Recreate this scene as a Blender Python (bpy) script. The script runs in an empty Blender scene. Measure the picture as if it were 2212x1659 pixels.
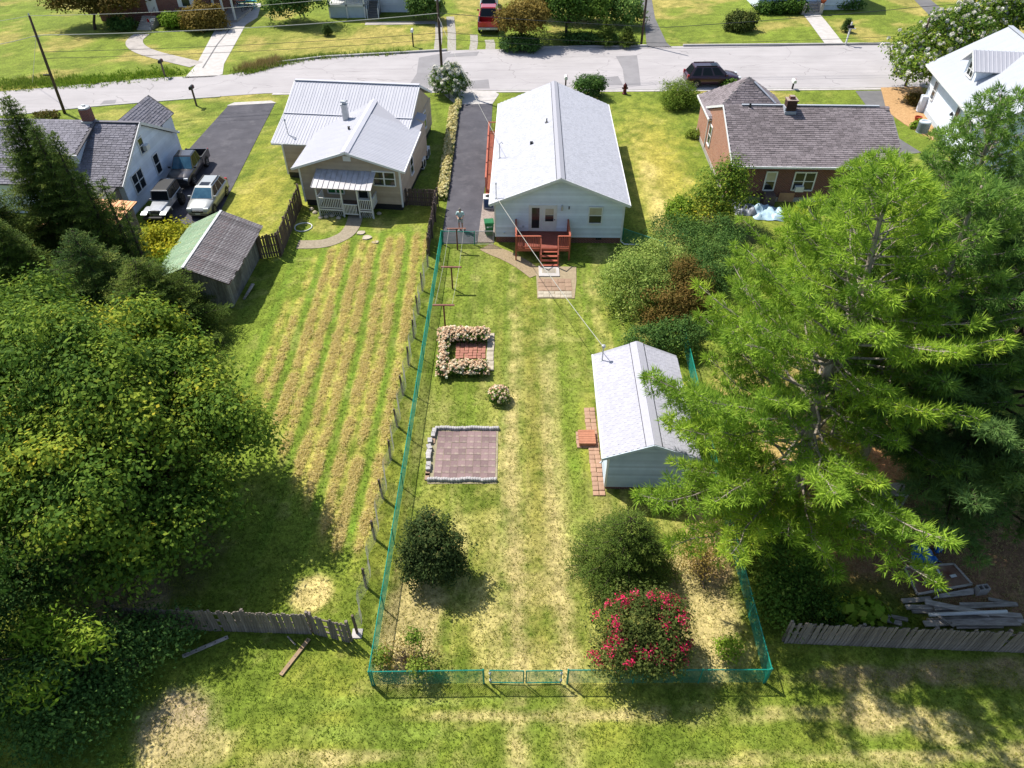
import bpy, math, random
import numpy as np
from mathutils import Vector, Matrix, Quaternion

# ------------------------------------------------------------------ scene, camera, light
SC = bpy.context.scene
COL = SC.collection
H = 26.0
TH = math.radians(42.0)
FX, CX, CY = 1533.6, 1106.0, 829.5          # focal length and centre of the 2212 px wide survey picture
CT, ST = math.cos(TH), math.sin(TH)

cam_d = bpy.data.cameras.new('camera')
cam = bpy.data.objects.new('camera', cam_d)
COL.objects.link(cam)
cam.location = (0, 0, H)
cam.rotation_euler = (math.pi/2 - TH, 0, 0)
cam_d.sensor_width = 36
cam_d.lens = 36*FX/2212
cam_d.clip_start = 0.1
cam_d.clip_end = 3000
SC.camera = cam

SUN_DIR = Vector((0.447, -0.382, -0.809)).normalized()
world = bpy.data.worlds.new('World')
SC.world = world
world.use_nodes = True
wn = world.node_tree
bg = wn.nodes['Background']
sky = wn.nodes.new('ShaderNodeTexSky')
sky.sky_type = 'NISHITA'
sky.sun_disc = False
sky.sun_elevation = math.radians(54)
sky.sun_rotation = math.atan2(-0.76, 0.65)
sky.air_density = 1.0
sky.dust_density = 1.2
wn.links.new(sky.outputs[0], bg.inputs[0])
bg.inputs[1].default_value = 0.125
sun_d = bpy.data.lights.new('sun', 'SUN')
sun_d.energy = 5.0
sun_d.angle = math.radians(0.5)
sun_d.color = (1.0, 0.95, 0.87)
sun = bpy.data.objects.new('sun', sun_d)
COL.objects.link(sun)
sun.location = (-30, 40, 60)
sun.rotation_euler = SUN_DIR.to_track_quat('-Z', 'Y').to_euler()
SC.view_settings.view_transform = 'Standard'
SC.view_settings.look = 'None'
SC.view_settings.exposure = 0.5
SC.view_settings.gamma = 1.0
SC.view_settings.use_curve_mapping = False
SC.render.engine = 'CYCLES'
SC.cycles.max_bounces = 6
SC.cycles.transparent_max_bounces = 8

# ------------------------------------------------------------------ survey helpers
def G(x, y, z=0.0):
    a, v = (x-CX)/FX, (y-CY)/FX
    f, d = CT - v*ST, -(ST + v*CT)
    t = (z-H)/d
    return Vector((a*t, f*t, z))

def HY(x, y, Y):
    a, v = (x-CX)/FX, (y-CY)/FX
    f, d = CT - v*ST, -(ST + v*CT)
    t = Y/f
    return Vector((a*t, Y, H + d*t))

def P2(ox, oy, k):                            # a crop of the photograph -> survey pixels
    return lambda x, y: ((ox + x/k)*.72, (oy + y/k)*.72)

rng = np.random.default_rng(11)
random.seed(5)
Z = Vector((0, 0, 1))

# ------------------------------------------------------------------ materials
def lin(c):
    if isinstance(c, str):
        c = [int(c[i:i+2], 16)/255 for i in (0, 2, 4)]
        return tuple(((x+.055)/1.055)**2.4 if x > .04045 else x/12.92 for x in c) + (1,)
    return tuple(c) + (1,)

class NT:
    def __init__(s, name):
        s.m = bpy.data.materials.new(name)
        s.m.use_nodes = True
        s.t = s.m.node_tree
        s.b = s.t.nodes['Principled BSDF']
        s.out = s.t.nodes['Material Output']
        s.tc = None
    def n(s, typ, **kw):
        nd = s.t.nodes.new(typ)
        for k, v in kw.items():
            setattr(nd, k, v)
        return nd
    def l(s, a, b):
        s.t.links.new(a, b)
    def co(s):
        if not s.tc:
            s.tc = s.n('ShaderNodeTexCoord')
        return s.tc.outputs['Object']
    def noise(s, sc, det=4, rough=.6, vec=None, stretch=None):
        nd = s.n('ShaderNodeTexNoise')
        nd.inputs['Scale'].default_value = sc
        nd.inputs['Detail'].default_value = det
        nd.inputs['Roughness'].default_value = rough
        v = vec or s.co()
        if stretch:
            mp = s.n('ShaderNodeMapping')
            mp.inputs['Scale'].default_value = stretch
            s.l(v, mp.inputs['Vector'])
            v = mp.outputs[0]
        s.l(v, nd.inputs['Vector'])
        return nd.outputs['Fac']
    def ramp(s, fac, stops):
        r = s.n('ShaderNodeValToRGB')
        e = r.color_ramp.elements
        while len(e) < len(stops):
            e.new(.5)
        for i, (p, c) in enumerate(stops):
            e[i].position = p
            e[i].color = lin(c)
        s.l(fac, r.inputs[0])
        return r.outputs[0]
    def mix(s, fac, a, b, typ='MIX'):
        m = s.n('ShaderNodeMix', data_type='RGBA', blend_type=typ)
        for sock, val in ((m.inputs[0], fac), (m.inputs[6], a), (m.inputs[7], b)):
            if hasattr(val, 'is_linked'):
                s.l(val, sock)
            elif isinstance(val, (int, float)):
                sock.default_value = val
            else:
                sock.default_value = lin(val)
        return m.outputs[2]
    def math(s, op, a, b=0.0, c=None, clamp=False):
        m = s.n('ShaderNodeMath', operation=op, use_clamp=clamp)
        for i, val in enumerate((a, b) if c is None else (a, b, c)):
            if hasattr(val, 'is_linked'):
                s.l(val, m.inputs[i])
            else:
                m.inputs[i].default_value = val
        return m.outputs[0]
    def scale(s, col, fac):
        h = s.n('ShaderNodeHueSaturation')
        s.l(col, h.inputs['Color'])
        s.l(fac, h.inputs['Value'])
        return h.outputs[0]
    def bump(s, hgt, strength=.3, dist=.02):
        b = s.n('ShaderNodeBump')
        b.inputs['Strength'].default_value = strength
        b.inputs['Distance'].default_value = dist
        s.l(hgt, b.inputs['Height'])
        s.l(b.outputs[0], s.b.inputs['Normal'])
    def fin(s, col, rough=.85, metal=0., spec=.3):
        if hasattr(col, 'is_linked'):
            s.l(col, s.b.inputs['Base Color'])
        else:
            s.b.inputs['Base Color'].default_value = lin(col)
        s.b.inputs['Roughness'].default_value = rough
        s.b.inputs['Metallic'].default_value = metal
        s.b.inputs['Specular IOR Level'].default_value = spec
        return s.m

def mat(name, c1, c2=None, sc=2.0, rough=.85, bump=0., bsc=30., metal=0., spec=.3, rnd=0., tint=0., stretch=None, lo=.35, hi=.65, grime=None, gsc=.7):
    t = NT(name)
    col = t.mix(0.0, c1, c1)
    if c2 is not None:
        f = t.noise(sc, 5, .65, stretch=stretch)
        mr = t.n('ShaderNodeMapRange')
        mr.inputs[1].default_value = lo
        mr.inputs[2].default_value = hi
        t.l(f, mr.inputs[0])
        col = t.mix(mr.outputs[0], c1, c2)
    if grime is not None:
        f = t.noise(gsc, 6, .7)
        mr = t.n('ShaderNodeMapRange')
        mr.inputs[1].default_value = .52
        mr.inputs[2].default_value = .75
        t.l(f, mr.inputs[0])
        col = t.mix(mr.outputs[0], col, grime)
    if rnd:
        oi = t.n('ShaderNodeObjectInfo')
        col = t.scale(col, t.math('MULTIPLY_ADD', oi.outputs['Random'], 2*rnd, 1-rnd))
    if tint:
        at = t.n('ShaderNodeAttribute', attribute_name='tint')
        col = t.scale(col, t.math('MULTIPLY_ADD', at.outputs['Fac'], 2*tint, 1-tint))
    if bump:
        t.bump(t.noise(bsc, 4, .6, stretch=stretch), bump, .03)
    return t.fin(col, rough, metal, spec)

def leafmat(name, stops, trans=.3, rough=.7, spec=.07):
    t = NT(name)
    at = t.n('ShaderNodeAttribute', attribute_name='tint')
    col = t.ramp(at.outputs['Fac'], stops)
    t.fin(col, rough, 0, spec)
    if trans:
        tr = t.n('ShaderNodeBsdfTranslucent')
        c2 = t.mix(.5, col, t.scale(col, t.math('ADD', 1.25, 0.0)))
        t.l(c2, tr.inputs['Color'])
        mx = t.n('ShaderNodeMixShader')
        mx.inputs[0].default_value = trans
        t.l(t.b.outputs[0], mx.inputs[1])
        t.l(tr.outputs[0], mx.inputs[2])
        t.l(mx.outputs[0], t.out.inputs['Surface'])
    return t.m

def brickmat(name, c1, c2, mortar, w=.21, h=.075, spec=.2):
    t = NT(name)
    geo = t.n('ShaderNodeNewGeometry')
    tcn = t.n('ShaderNodeTexCoord')
    sp = t.n('ShaderNodeSeparateXYZ')
    t.l(tcn.outputs['Object'], sp.inputs[0])
    cb = t.n('ShaderNodeCombineXYZ')
    t.l(t.math('ADD', sp.outputs[0], sp.outputs[1]), cb.inputs[0])
    t.l(sp.outputs[2], cb.inputs[1])
    br = t.n('ShaderNodeTexBrick')
    br.inputs['Color1'].default_value = lin(c1)
    br.inputs['Color2'].default_value = lin(c2)
    br.inputs['Mortar'].default_value = lin(mortar)
    br.inputs['Scale'].default_value = 1
    br.inputs['Mortar Size'].default_value = .008
    br.inputs['Brick Width'].default_value = w
    br.inputs['Row Height'].default_value = h
    t.l(cb.outputs[0], br.inputs['Vector'])
    col = t.mix(t.noise(1.2, 4), br.outputs[0], t.mix(.35, br.outputs[0], (.05, .03, .025)))
    return t.fin(col, .9, 0, spec)

M = {}
M['white_siding'] = mat('white_siding', 'd8dfea', 'ccd4e0', 1.2, .6, tint=.10)
M['grey_siding'] = mat('grey_siding', 'b9c4cc', 'aab6bf', 1.0, .6, tint=.13)
M['white_trim'] = mat('white_trim', 'dcdcdc', 'cfcfd0', 3, .5)
M['beige_siding'] = mat('beige_siding', 'b3a28c', 'a89782', 1.5, .7, tint=.09)
M['house_shell'] = mat('house_shell', 'b0b0b0', rough=.8)
M['glass'] = mat('window_glass', (.02, .025, .03), rough=.06, spec=.5)
M['glass_blind'] = mat('blind_glass', 'a8a08c', 'b4ad9c', 2, .15, spec=.5)
M['car_glass'] = mat('car_glass', (.010, .013, .016), rough=.12, spec=.22)
M['windshield'] = mat('windshield_glass', (.02, .07, .12), (.05, .13, .19), 1.5, .06, spec=.5)  # blue sky reflection put into the glass colour
M['white_shingle'] = mat('pale_shingle', 'a3a4ac', 'a9aab1', 6, .9, rnd=.06)
M['white_shingle_t'] = mat('pale_shingle_field', 'a3a4ac', 'a9aab1', 6, .9, tint=.06)
M['garage_shingle'] = mat('lilac_shingle', 'a3a2ac', 'aaa9b2', 6, .9, rnd=.06)
M['garage_shingle_t'] = mat('lilac_shingle_field', 'a3a2ac', 'aaa9b2', 6, .9, tint=.06)
M['grey_shingle'] = mat('grey_shingle', '727077', '7e7b82', 5, .95, rnd=.2, bump=.3)
M['grey_shingle_t'] = mat('grey_shingle_field', '727077', '7e7b82', 5, .95, tint=.2, bump=.3)
M['brown_shingle'] = mat('brown_grey_shingle', '6c6466', '7a7274', .8, .95, rnd=.25, bump=.3)
M['brown_shingle_t'] = mat('brown_grey_shingle_field', '6c6466', '7a7274', .8, .95, tint=.25, bump=.3)
M['roof_deck'] = mat('roof_deck', '5d5a5c', rough=.9)
M['pale_deck'] = mat('pale_roof_deck', '9a9aa1', rough=.9)
M['silver_metal'] = mat('silver_roof_metal', 'b6b6bc', 'adadb4', .7, .65, metal=.0, spec=.15, rnd=.02)
M['white_metal'] = mat('white_roof_metal', 'a3a7ae', '9da1a8', .7, .6, spec=.2, rnd=.01)
M['porch_metal'] = mat('porch_roof_metal', 'b8b6ba', 'a29d9c', 2.5, .55, rnd=.07, spec=.4)
M['rust_metal'] = mat('rusted_roof_metal', 'a39e9c', '5e5354', 1.3, .75, rnd=.2, stretch=(.7, 7, 7), grime='6a4a46', gsc=.7, spec=.3)
M['green_metal'] = mat('green_roof_metal', '87a886', 'b3c4a6', 1.0, .6, rnd=.10, stretch=(1, 5, 5), grime='b7b48a', spec=.35)
M['orange_metal'] = mat('orange_roof_metal', 'c98a55', 'd59c68', .8, .5, rnd=.05)
M['brick_red'] = brickmat('red_brick', '7c3d33', '5f2d28', 'a09288')
M['brick_red_sunlit'] = brickmat('sunlit_red_brick', 'b07a62', '9c664f', 'b8a494')  # the red brick again, sunlight put into its lighter orange colour
M['concrete'] = mat('concrete', 'aaa39c', '9a938d', 1.5, .9, bump=.15, grime='7f7a74')
M['pale_concrete'] = mat('pale_concrete', 'b9b4b0', 'a9a49f', 1.5, .9, bump=.1)
M['old_wood'] = mat('weathered_wood', '8d827a', '655c54', 4, .9, rnd=.22, stretch=(6, 6, .7), bump=.3)
M['dark_wood'] = mat('dark_fence_wood', '73635a', '52463e', 4, .9, rnd=.22, stretch=(6, 6, .7), bump=.3)
M['grey_plank'] = mat('grey_plank', 'b5aca2', '857c73', 2.5, .9, rnd=.25, stretch=(.7, 5, 5))
M['pole_wood'] = mat('pole_wood', '55463b', '463a31', 3, .9, stretch=(5, 5, .5))
M['red_deck'] = mat('red_deck_paint', '9d5340', 'a95f49', 2, .6, rnd=.06)
M['brown_deck'] = mat('brown_deck_paint', '7c4034', '884b3d', 2, .6, rnd=.08)
M['rust_steel'] = mat('rusty_steel', '6a4438', '7d5647', 4, .7)
M['green_vinyl'] = mat('green_vinyl', '0f7a68', '138774', 2, .4, spec=.4)
M['green_wire'] = mat('green_chain_wire', '11806d', rough=.4, spec=.4)
M['grey_wire'] = mat('grey_fence_wire', '9c9c93', '85857d', 2, .6)
M['galv'] = mat('galvanised_steel', 'b4b6b8', 'a3a6a8', 3, .45, metal=.3)
M['black'] = mat('black_plastic', (.012, .012, .013), rough=.5)
M['dark_metal'] = mat('dark_metal', (.03, .03, .032), rough=.45)
M['cable'] = mat('cable', (.02, .02, .02), rough=.6)
M['pale_cable'] = mat('pale_cable', 'a9a89e', rough=.6)
M['tyre'] = mat('tyre_rubber', (.012, .012, .012), rough=.85)
M['rim'] = mat('alloy_rim', '9da0a4', rough=.35, metal=.6)
M['asphalt'] = mat('asphalt', (.060, .058, .068), (.085, .082, .094), .6, .95, bump=.2, bsc=60, grime=(.115, .11, .12))
M['old_asphalt'] = mat('old_asphalt', (.16, .155, .155), (.12, .118, .12), .8, .95, bump=.2)
M['trash_green'] = mat('green_bin_plastic', '1f6a3c', '1a5d34', 2, .5)
M['white_paint'] = mat('white_enamel', 'd9d9d6', 'cfcfcc', 2, .4)
M['bark'] = mat('grey_bark', 'b0a596', '7d7266', 3, .95, stretch=(5, 5, 1), bump=.5)
M['dark_bark'] = mat('dark_bark', '50443a', '3a312a', 3, .95, stretch=(5, 5, 1), bump=.5)
M['twig'] = mat('dry_twig', '94806c', '7b6a58', 3, .9)
M['hydrant'] = mat('hydrant_paint', '5c1d1c', '4b1716', 3, .5)
M['skin'] = mat('skin', 'c79a80', 'be8f75', 4, .6)

# ------------------------------------------------------------------ mesh builder
class MB:
    def __init__(s):
        s.v, s.f, s.c = [], [], []
    def add(s, vs, fs, t=.5):
        o = len(s.v)
        s.v += [tuple(v) for v in vs]
        s.f += [tuple(i+o for i in q) for q in fs]
        s.c += [t]*len(fs)
        return s
    def box(s, x0, x1, y0, y1, z0, z1, t=.5):
        return s.add([(x0,y0,z0),(x1,y0,z0),(x1,y1,z0),(x0,y1,z0),(x0,y0,z1),(x1,y0,z1),(x1,y1,z1),(x0,y1,z1)],
              [(3,2,1,0),(4,5,6,7),(0,1,5,4),(1,2,6,5),(2,3,7,6),(3,0,4,7)], t)
    def obox(s, c, a, b, n, t=.5):            # centre and three half-axis vectors
        c, a, b, n = Vector(c), Vector(a), Vector(b), Vector(n)
        vs = [c+i*a+j*b+k*n for k in (-1, 1) for i, j in ((-1,-1),(1,-1),(1,1),(-1,1))]
        return s.add(vs, [(3,2,1,0),(4,5,6,7),(0,1,5,4),(1,2,6,5),(2,3,7,6),(3,0,4,7)], t)
    def bar(s, p, q, w, h, up=Z, t=.5):
        p, q = Vector(p), Vector(q)
        d = q-p
        L = d.length
        d = d/L
        up = Vector(up)
        if abs(d.dot(up)) > .98:
            up = Vector((1, 0, 0))
        sd = d.cross(up).normalized()
        u = sd.cross(d)
        return s.obox((p+q)/2, d*L/2, sd*w/2, u*h/2, t)
    def tube(s, pts, r, n=6, t=.5):
        pts = [Vector(p) for p in pts]
        rs = r if hasattr(r, '__len__') else [r]*len(pts)
        rings = []
        a = None
        for i, p in enumerate(pts):
            d = (pts[min(i+1, len(pts)-1)] - pts[max(i-1, 0)])
            d = d.normalized() if d.length > 1e-9 else Z.copy()
            if a is None or abs(a.dot(d)) > .95:
                a = d.orthogonal().normalized()
            a = (a - d*a.dot(d)).normalized()
            b = d.cross(a)
            rings.append([p + (a*math.cos(2*math.pi*k/n) + b*math.sin(2*math.pi*k/n))*rs[i] for k in range(n)])
        vs = [v for g in rings for v in g]
        fs = []
        for i in range(len(pts)-1):
            for k in range(n):
                fs.append((i*n+k, i*n+(k+1) % n, (i+1)*n+(k+1) % n, (i+1)*n+k))
        fs.append(tuple(range(n-1, -1, -1)))
        fs.append(tuple((len(pts)-1)*n+k for k in range(n)))
        return s.add(vs, fs, t)
    def lathe(s, prof, c=(0,0,0), n=12, ax=None, t=.5):       # prof: (radius, height)
        c = Vector(c)
        ax = Vector(ax or (0, 0, 1)).normalized()
        a = ax.orthogonal().normalized()
        b = ax.cross(a)
        vs, fs = [], []
        for r, h in prof:
            vs += [c + ax*h + (a*math.cos(2*math.pi*k/n)+b*math.sin(2*math.pi*k/n))*r for k in range(n)]
        for i in range(len(prof)-1):
            for k in range(n):
                fs.append((i*n+k, i*n+(k+1) % n, (i+1)*n+(k+1) % n, (i+1)*n+k))
        if prof[0][0] > 1e-4:
            fs.append(tuple(range(n-1, -1, -1)))
        if prof[-1][0] > 1e-4:
            fs.append(tuple((len(prof)-1)*n+k for k in range(n)))
        return s.add(vs, fs, t)
    def prism(s, poly, vec, t=.5):
        vec = Vector(vec)
        n = len(poly)
        vs = [Vector(p) for p in poly] + [Vector(p)+vec for p in poly]
        fs = [tuple(range(n-1, -1, -1)), tuple(range(n, 2*n))] + [(i, (i+1) % n, n+(i+1) % n, n+i) for i in range(n)]
        return s.add(vs, fs, t)
    def loft(s, rings, t=.5, cap=True):
        n = len(rings[0])
        vs = [v for g in rings for v in g]
        fs = []
        for i in range(len(rings)-1):
            for k in range(n):
                fs.append((i*n+k, i*n+(k+1) % n, (i+1)*n+(k+1) % n, (i+1)*n+k))
        if cap:
            fs.append(tuple(range(n-1, -1, -1)))
            fs.append(tuple((len(rings)-1)*n+k for k in range(n)))
        return s.add(vs, fs, t)
    def mesh(s, name, m):
        me = bpy.data.meshes.new(name)
        me.from_pydata(s.v, [], s.f)
        if m:
            me.materials.append(m)
        at = me.attributes.new('tint', 'FLOAT', 'FACE')
        at.data.foreach_set('value', np.array(s.c, dtype=np.float32))
        return me
    def build(s, name, m, parent=None, smooth=False, **kw):
        me = s.mesh(name, m)
        if smooth:
            me.polygons.foreach_set('use_smooth', np.ones(len(me.polygons), dtype=bool))
        return link(name, me, parent, **kw)

def link(name, me, parent=None, M4=None, label=None, cat=None, group=None, kind=None):
    o = bpy.data.objects.new(name, me)
    COL.objects.link(o)
    if parent is not None:
        o.parent = parent
    if M4 is not None:
        o.matrix_basis = M4
    for k, v in (('label', label), ('category', cat), ('group', group), ('kind', kind)):
        if v:
            o[k] = v
    return o

def thing(name, label, cat, loc=(0, 0, 0), rz=0., group=None):
    o = link(name, None, None, Matrix.Translation(Vector(loc)) @ Matrix.Rotation(rz, 4, 'Z'), label, cat, group)
    return o

def dup(root, loc, rz=0., label=None):
    r = root.copy()
    COL.objects.link(r)
    r.matrix_basis = Matrix.Translation(Vector(loc)) @ Matrix.Rotation(rz, 4, 'Z')
    if label:
        r['label'] = label
    for ch in root.children:
        c = ch.copy()
        COL.objects.link(c)
        c.parent = r
        for g in ch.children:
            d = g.copy()
            COL.objects.link(d)
            d.parent = c
    return r

def struct(name, mb, m, smooth=False):
    return mb.build(name, m, None, smooth, kind='structure')

# fast meshes made of many small faces
def face_mesh(name, V, m, tint, parent=None, **kw):     # V: (n, k, 3)
    n, k, _ = V.shape
    me = bpy.data.meshes.new(name)
    me.vertices.add(n*k)
    me.vertices.foreach_set('co', np.ascontiguousarray(V, dtype=np.float32).ravel())
    me.loops.add(n*k)
    me.loops.foreach_set('vertex_index', np.arange(n*k, dtype=np.int32))
    me.polygons.add(n)
    me.polygons.foreach_set('loop_start', np.arange(0, n*k, k, dtype=np.int32))
    me.materials.append(m)
    at = me.attributes.new('tint', 'FLOAT', 'FACE')
    at.data.foreach_set('value', np.clip(tint, 0, 1).astype(np.float32))
    me.update(calc_edges=True)
    return link(name, me, parent, **kw)

def unit(a):
    return a/np.maximum(np.linalg.norm(a, axis=-1, keepdims=True), 1e-9)

def leaf_quads(P, N, S, asp=.55):
    N = unit(N)
    t = unit(np.cross(N, rng.normal(size=N.shape)))
    b = np.cross(N, t)
    S = S[:, None]
    return np.stack([P-t*S, P+b*S*asp, P+t*S, P-b*S*asp], 1)

def blade_tris(P, D, L, W, up=False, nrm=None):
    D = unit(D)
    sd = unit(np.cross(D, nrm if nrm is not None else np.array([0, 0, 1.0])+rng.normal(size=D.shape)*.35 if up else rng.normal(size=D.shape)))
    L, W = L[:, None], W[:, None]
    return np.stack([P-sd*W/2, P+sd*W/2, P+D*L], 1)

_lat = {}
def vnoise(x, y, s, seed=0):
    if seed not in _lat:
        _lat[seed] = np.random.default_rng(100+seed).random((128, 128))
    L = _lat[seed]
    fx, fy = np.asarray(x)/s, np.asarray(y)/s
    ix, iy = np.floor(fx).astype(int), np.floor(fy).astype(int)
    tx, ty = fx-ix, fy-iy
    tx, ty = tx*tx*(3-2*tx), ty*ty*(3-2*ty)
    a, b = L[ix % 128, iy % 128], L[(ix+1) % 128, iy % 128]
    c, d = L[ix % 128, (iy+1) % 128], L[(ix+1) % 128, (iy+1) % 128]
    return (a*(1-tx)+b*tx)*(1-ty) + (c*(1-tx)+d*tx)*ty

def fbm(x, y, s, seed=0, o=4):
    r, a, w = 0, .5, 0
    for i in range(o):
        r = r + a*vnoise(x, y, s/2**i, seed+i)
        w += a
        a *= .55
    return r/w

def sstep(e0, e1, x):
    t = np.clip((x-e0)/(e1-e0), 0, 1)
    return t*t*(3-2*t)
# ------------------------------------------------------------------ ground
def gauss(x, y, cx, cy, rx, ry):
    return np.exp(-((x-cx)/rx)**2 - ((y-cy)/ry)**2)

def hay_mask(x, y):
    xx = x + .25*np.sin(y*.13+1) + .22*(fbm(x, y, 2.2, 33)-.5)
    ph = 2*np.pi*(xx+7.2)/1.9                        # 0 on the green gap
    row = (.5-.5*np.cos(ph))**.42*(.62+.38*np.cos(2*ph+np.pi))
    reg = sstep(-15.8, -12.6, x - .10*(y-30)*(y > 30)+2.5*(fbm(x, y, 3, 35)-.5))*sstep(-5.75, -6.1, x)*sstep(16, 20, y - .35*(x+7))*sstep(46.0, 43.5, y - .2*(x+7))*sstep(-.8, .6, x+14.6-np.maximum(0, 29.5-y)*.58)
    return row*reg*np.clip(.25+1.35*fbm(x, y, 1.5, 31, 3), 0, 1.3)

def ground_col(x, y):
    C = lambda *c: np.array(c)[None, :]
    n1, n2, n3 = fbm(x, y, 7, 1), fbm(x, y, 1.6, 5), fbm(x, y, .45, 9, 3)
    green, lush, yel, tan, dirt, sand = C(.115,.160,.020), C(.080,.135,.014), C(.19,.200,.032), C(.36,.295,.135), C(.30,.150,.075), C(.40,.32,.21)
    col = green*np.ones((len(x), 1))
    def mixc(c, w):
        w = np.clip(w, 0, 1)
        w = np.clip(w + (n3-.5+(n2-.5)*.6)*w*(1-w)*3.6, 0, 1)[:, None]
        return col*(1-w) + c*w
    # general dryness
    d = sstep(.42, .68, .55*n1+.45*n2)
    col = mixc(yel, d*.6)
    # far lawns greener-yellow
    far = sstep(60, 75, y)
    col = mixc(C(.165,.215,.030), far*.75)
    col = mixc(C(.33,.27,.085), far*sstep(.5, .66, fbm(x, y, 6, 41))*.75)
    far2 = gauss(x, y, -22, 88, 9, 5)
    col = mixc(C(.33,.27,.085), far2*.7)
    # left yard
    ly = sstep(-17.5, -15.5, x)*sstep(-6.0, -6.4, x)*sstep(16, 20, y)*sstep(47, 45, y)
    col = mixc(C(.14,.19,.024), ly*.8)
    hm = hay_mask(x, y)
    col = mixc(C(.25,.235,.05), ly*sstep(.05, .3, hm)*.7)
    col = mixc(C(.31,.275,.075), sstep(.20, .55, hm)*.85)
    col = mixc(C(.10,.165,.018), ly*sstep(.22, .03, (.5+.5*np.cos(2*np.pi*(x+.25*np.sin(y*.13+1)+8.2)/1.9)))*.6)
    # house side lawns
    col = mixc(C(.28,.25,.05), gauss(x, y, -19.5, 50, 2.6, 7)*.8)
    col = mixc(C(.31,.27,.055), gauss(x, y, 12.2, 56, 2.2, 10)*.95)
    col = mixc(C(.40,.33,.12), gauss(x, y, 11.2, 50, .9, 9)*.8*n2*2)
    # main back yard
    my = sstep(-5.1, -4.9, x)*sstep(9.4, 9.2, x)*sstep(12, 12.4, y)*sstep(43.6, 43, y)
    st = .5+.5*np.sin(2*np.pi*(x-.4)/2.3)
    col = mixc(C(.30,.27,.07), my*st*.45*sstep(38, 22, y))
    col = mixc(C(.105,.155,.020), my*(1-st)*.5*sstep(14, 24, y))
    fine = .5+.5*np.sin(2*np.pi*(x+.1*np.sin(y*.3))/.82+1.3)
    col = mixc(C(.27,.255,.070), my*sstep(.55, 1, fine)*.42*sstep(42, 30, y))
    sk = fbm(x, y*.13, .8, 81, 4)
    col = mixc(C(.31,.275,.10), my*sstep(.50, .66, sk)*(.75-.4*sstep(22, 34, y)))
    col = mixc(C(.19,.165,.045), my*sstep(.44, .32, sk)*.5*gauss(x, y, 1.4, 25, 2.6, 16))
    for tx in (-1.2, 3.3):
        col = mixc(C(.30,.275,.085), my*np.exp(-((x-tx-.2*np.sin(y*.17+tx))/.3)**2)*.55*n2*1.6)
    for tx in (.2, 2.05):
        tr = np.exp(-((x-tx-.25*np.sin(y*.2))/.42)**2)*sstep(41, 19, y)
        col = mixc(tan, my*tr*(.62+.5*n2))
        col = mixc(tan, np.exp(-((x-tx)/.4)**2)*sstep(12.2, 11.5, y)*sstep(8, 9.5, y)*.9*n2)
    col = mixc(tan, gauss(x, y, .95, 16.5, 2.4, 3.6)*my*.75*sstep(.30, .6, n2))
    col = mixc(C(.115,.165,.02), gauss(x, y, 3.2, 25, .75, 11)*my*.8)
    col = mixc(C(.175,.165,.035), gauss(x, y, 1.1, 25, .5, 12)*my*.7)
    col = mixc(C(.11,.155,.02), sstep(.5, 1.5, -x)*my*sstep(18, 24, y)*.45)
    # dry and bare spots, and darker ground around some trees
    for cx, cy, rx, ry, w, c in (
        (-4.0,14.6,1.3,2.6,.95,tan), (7.2,15.4,2.3,3.0,.95,tan), (8.6,18.2,1.0,2.4,.9,C(.40,.27,.15)), (4.2,24.5,.8,4.2,.6,yel),
        (-8.3,16.0,.8,.9,.95,C(.46,.37,.16)), (-12,10.7,1.4,1.3,.85,C(.33,.25,.16)), (-11.5,9.9,1.6,.9,.7,tan), (-15.5,15.6,1.6,1.3,1.0,sand),
        (13.0,11.1,1.0,.8,.95,tan), (15.5,10.6,1.2,.6,.6,tan), (18,9.5,1.5,.7,.5,tan), (13,12.4,2.5,.5,.6,C(.22,.16,.10)), (19,12.6,5,.6,.6,C(.22,.16,.10)),
        (15.5,21,3.4,4.2,1.0,dirt), (13.5,26,3.6,3.2,.95,C(.38,.27,.11)), (20,18,5,4,1.0,C(.20,.115,.07)), (18,28,6,6,.8,C(.30,.22,.09)), (17.3,23.0,1.6,1.2,1,C(.42,.2,.10)),
        (-19.8,43.5,2,3,.5,C(.30,.26,.07)), (-13.7,46.2,1.0,1.3,.5,C(.30,.26,.08)), (-9.4,46.5,1,1,.5,C(.30,.26,.08)),
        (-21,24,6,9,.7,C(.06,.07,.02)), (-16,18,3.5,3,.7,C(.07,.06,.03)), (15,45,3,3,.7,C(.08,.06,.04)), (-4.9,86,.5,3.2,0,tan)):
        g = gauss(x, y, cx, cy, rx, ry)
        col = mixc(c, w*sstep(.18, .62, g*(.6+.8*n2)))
    # foreground mown strip, streaks run across
    fg = sstep(11.9, 11.4, y)*sstep(-11, -6, x)
    stx = fbm(x*.16, y*1.6, 1.1, 61)
    col = mixc(tan, fg*sstep(.50, .70, stx)*.6)
    col = mixc(C(.15,.20,.035), fg*sstep(.46, .28, stx)*.6)
    # fine mottling
    col = col*(.66+.68*n3)[:, None]*(.8+.4*n2)[:, None]
    gz = sstep(.60, .72, fbm(x, y, .8, 77, 3))
    col = mixc(tan*.95, gz*.16*(1-far))
    return np.clip(col*np.array([1.10, 1.10, 1.0])[None, :]*(1-.14*far[:, None]), 0, 1)

def ground_axis(lo, hi, step, far_lo, far_hi):
    a = list(np.arange(lo, hi+1e-6, step))
    s, v = step, lo
    left = []
    while v > far_lo:
        s *= 1.18
        v -= s
        left.append(v)
    s, v = step, hi
    right = []
    while v < far_hi:
        s *= 1.12
        v += s
        right.append(v)
    return np.array(left[::-1] + a + right)

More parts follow.
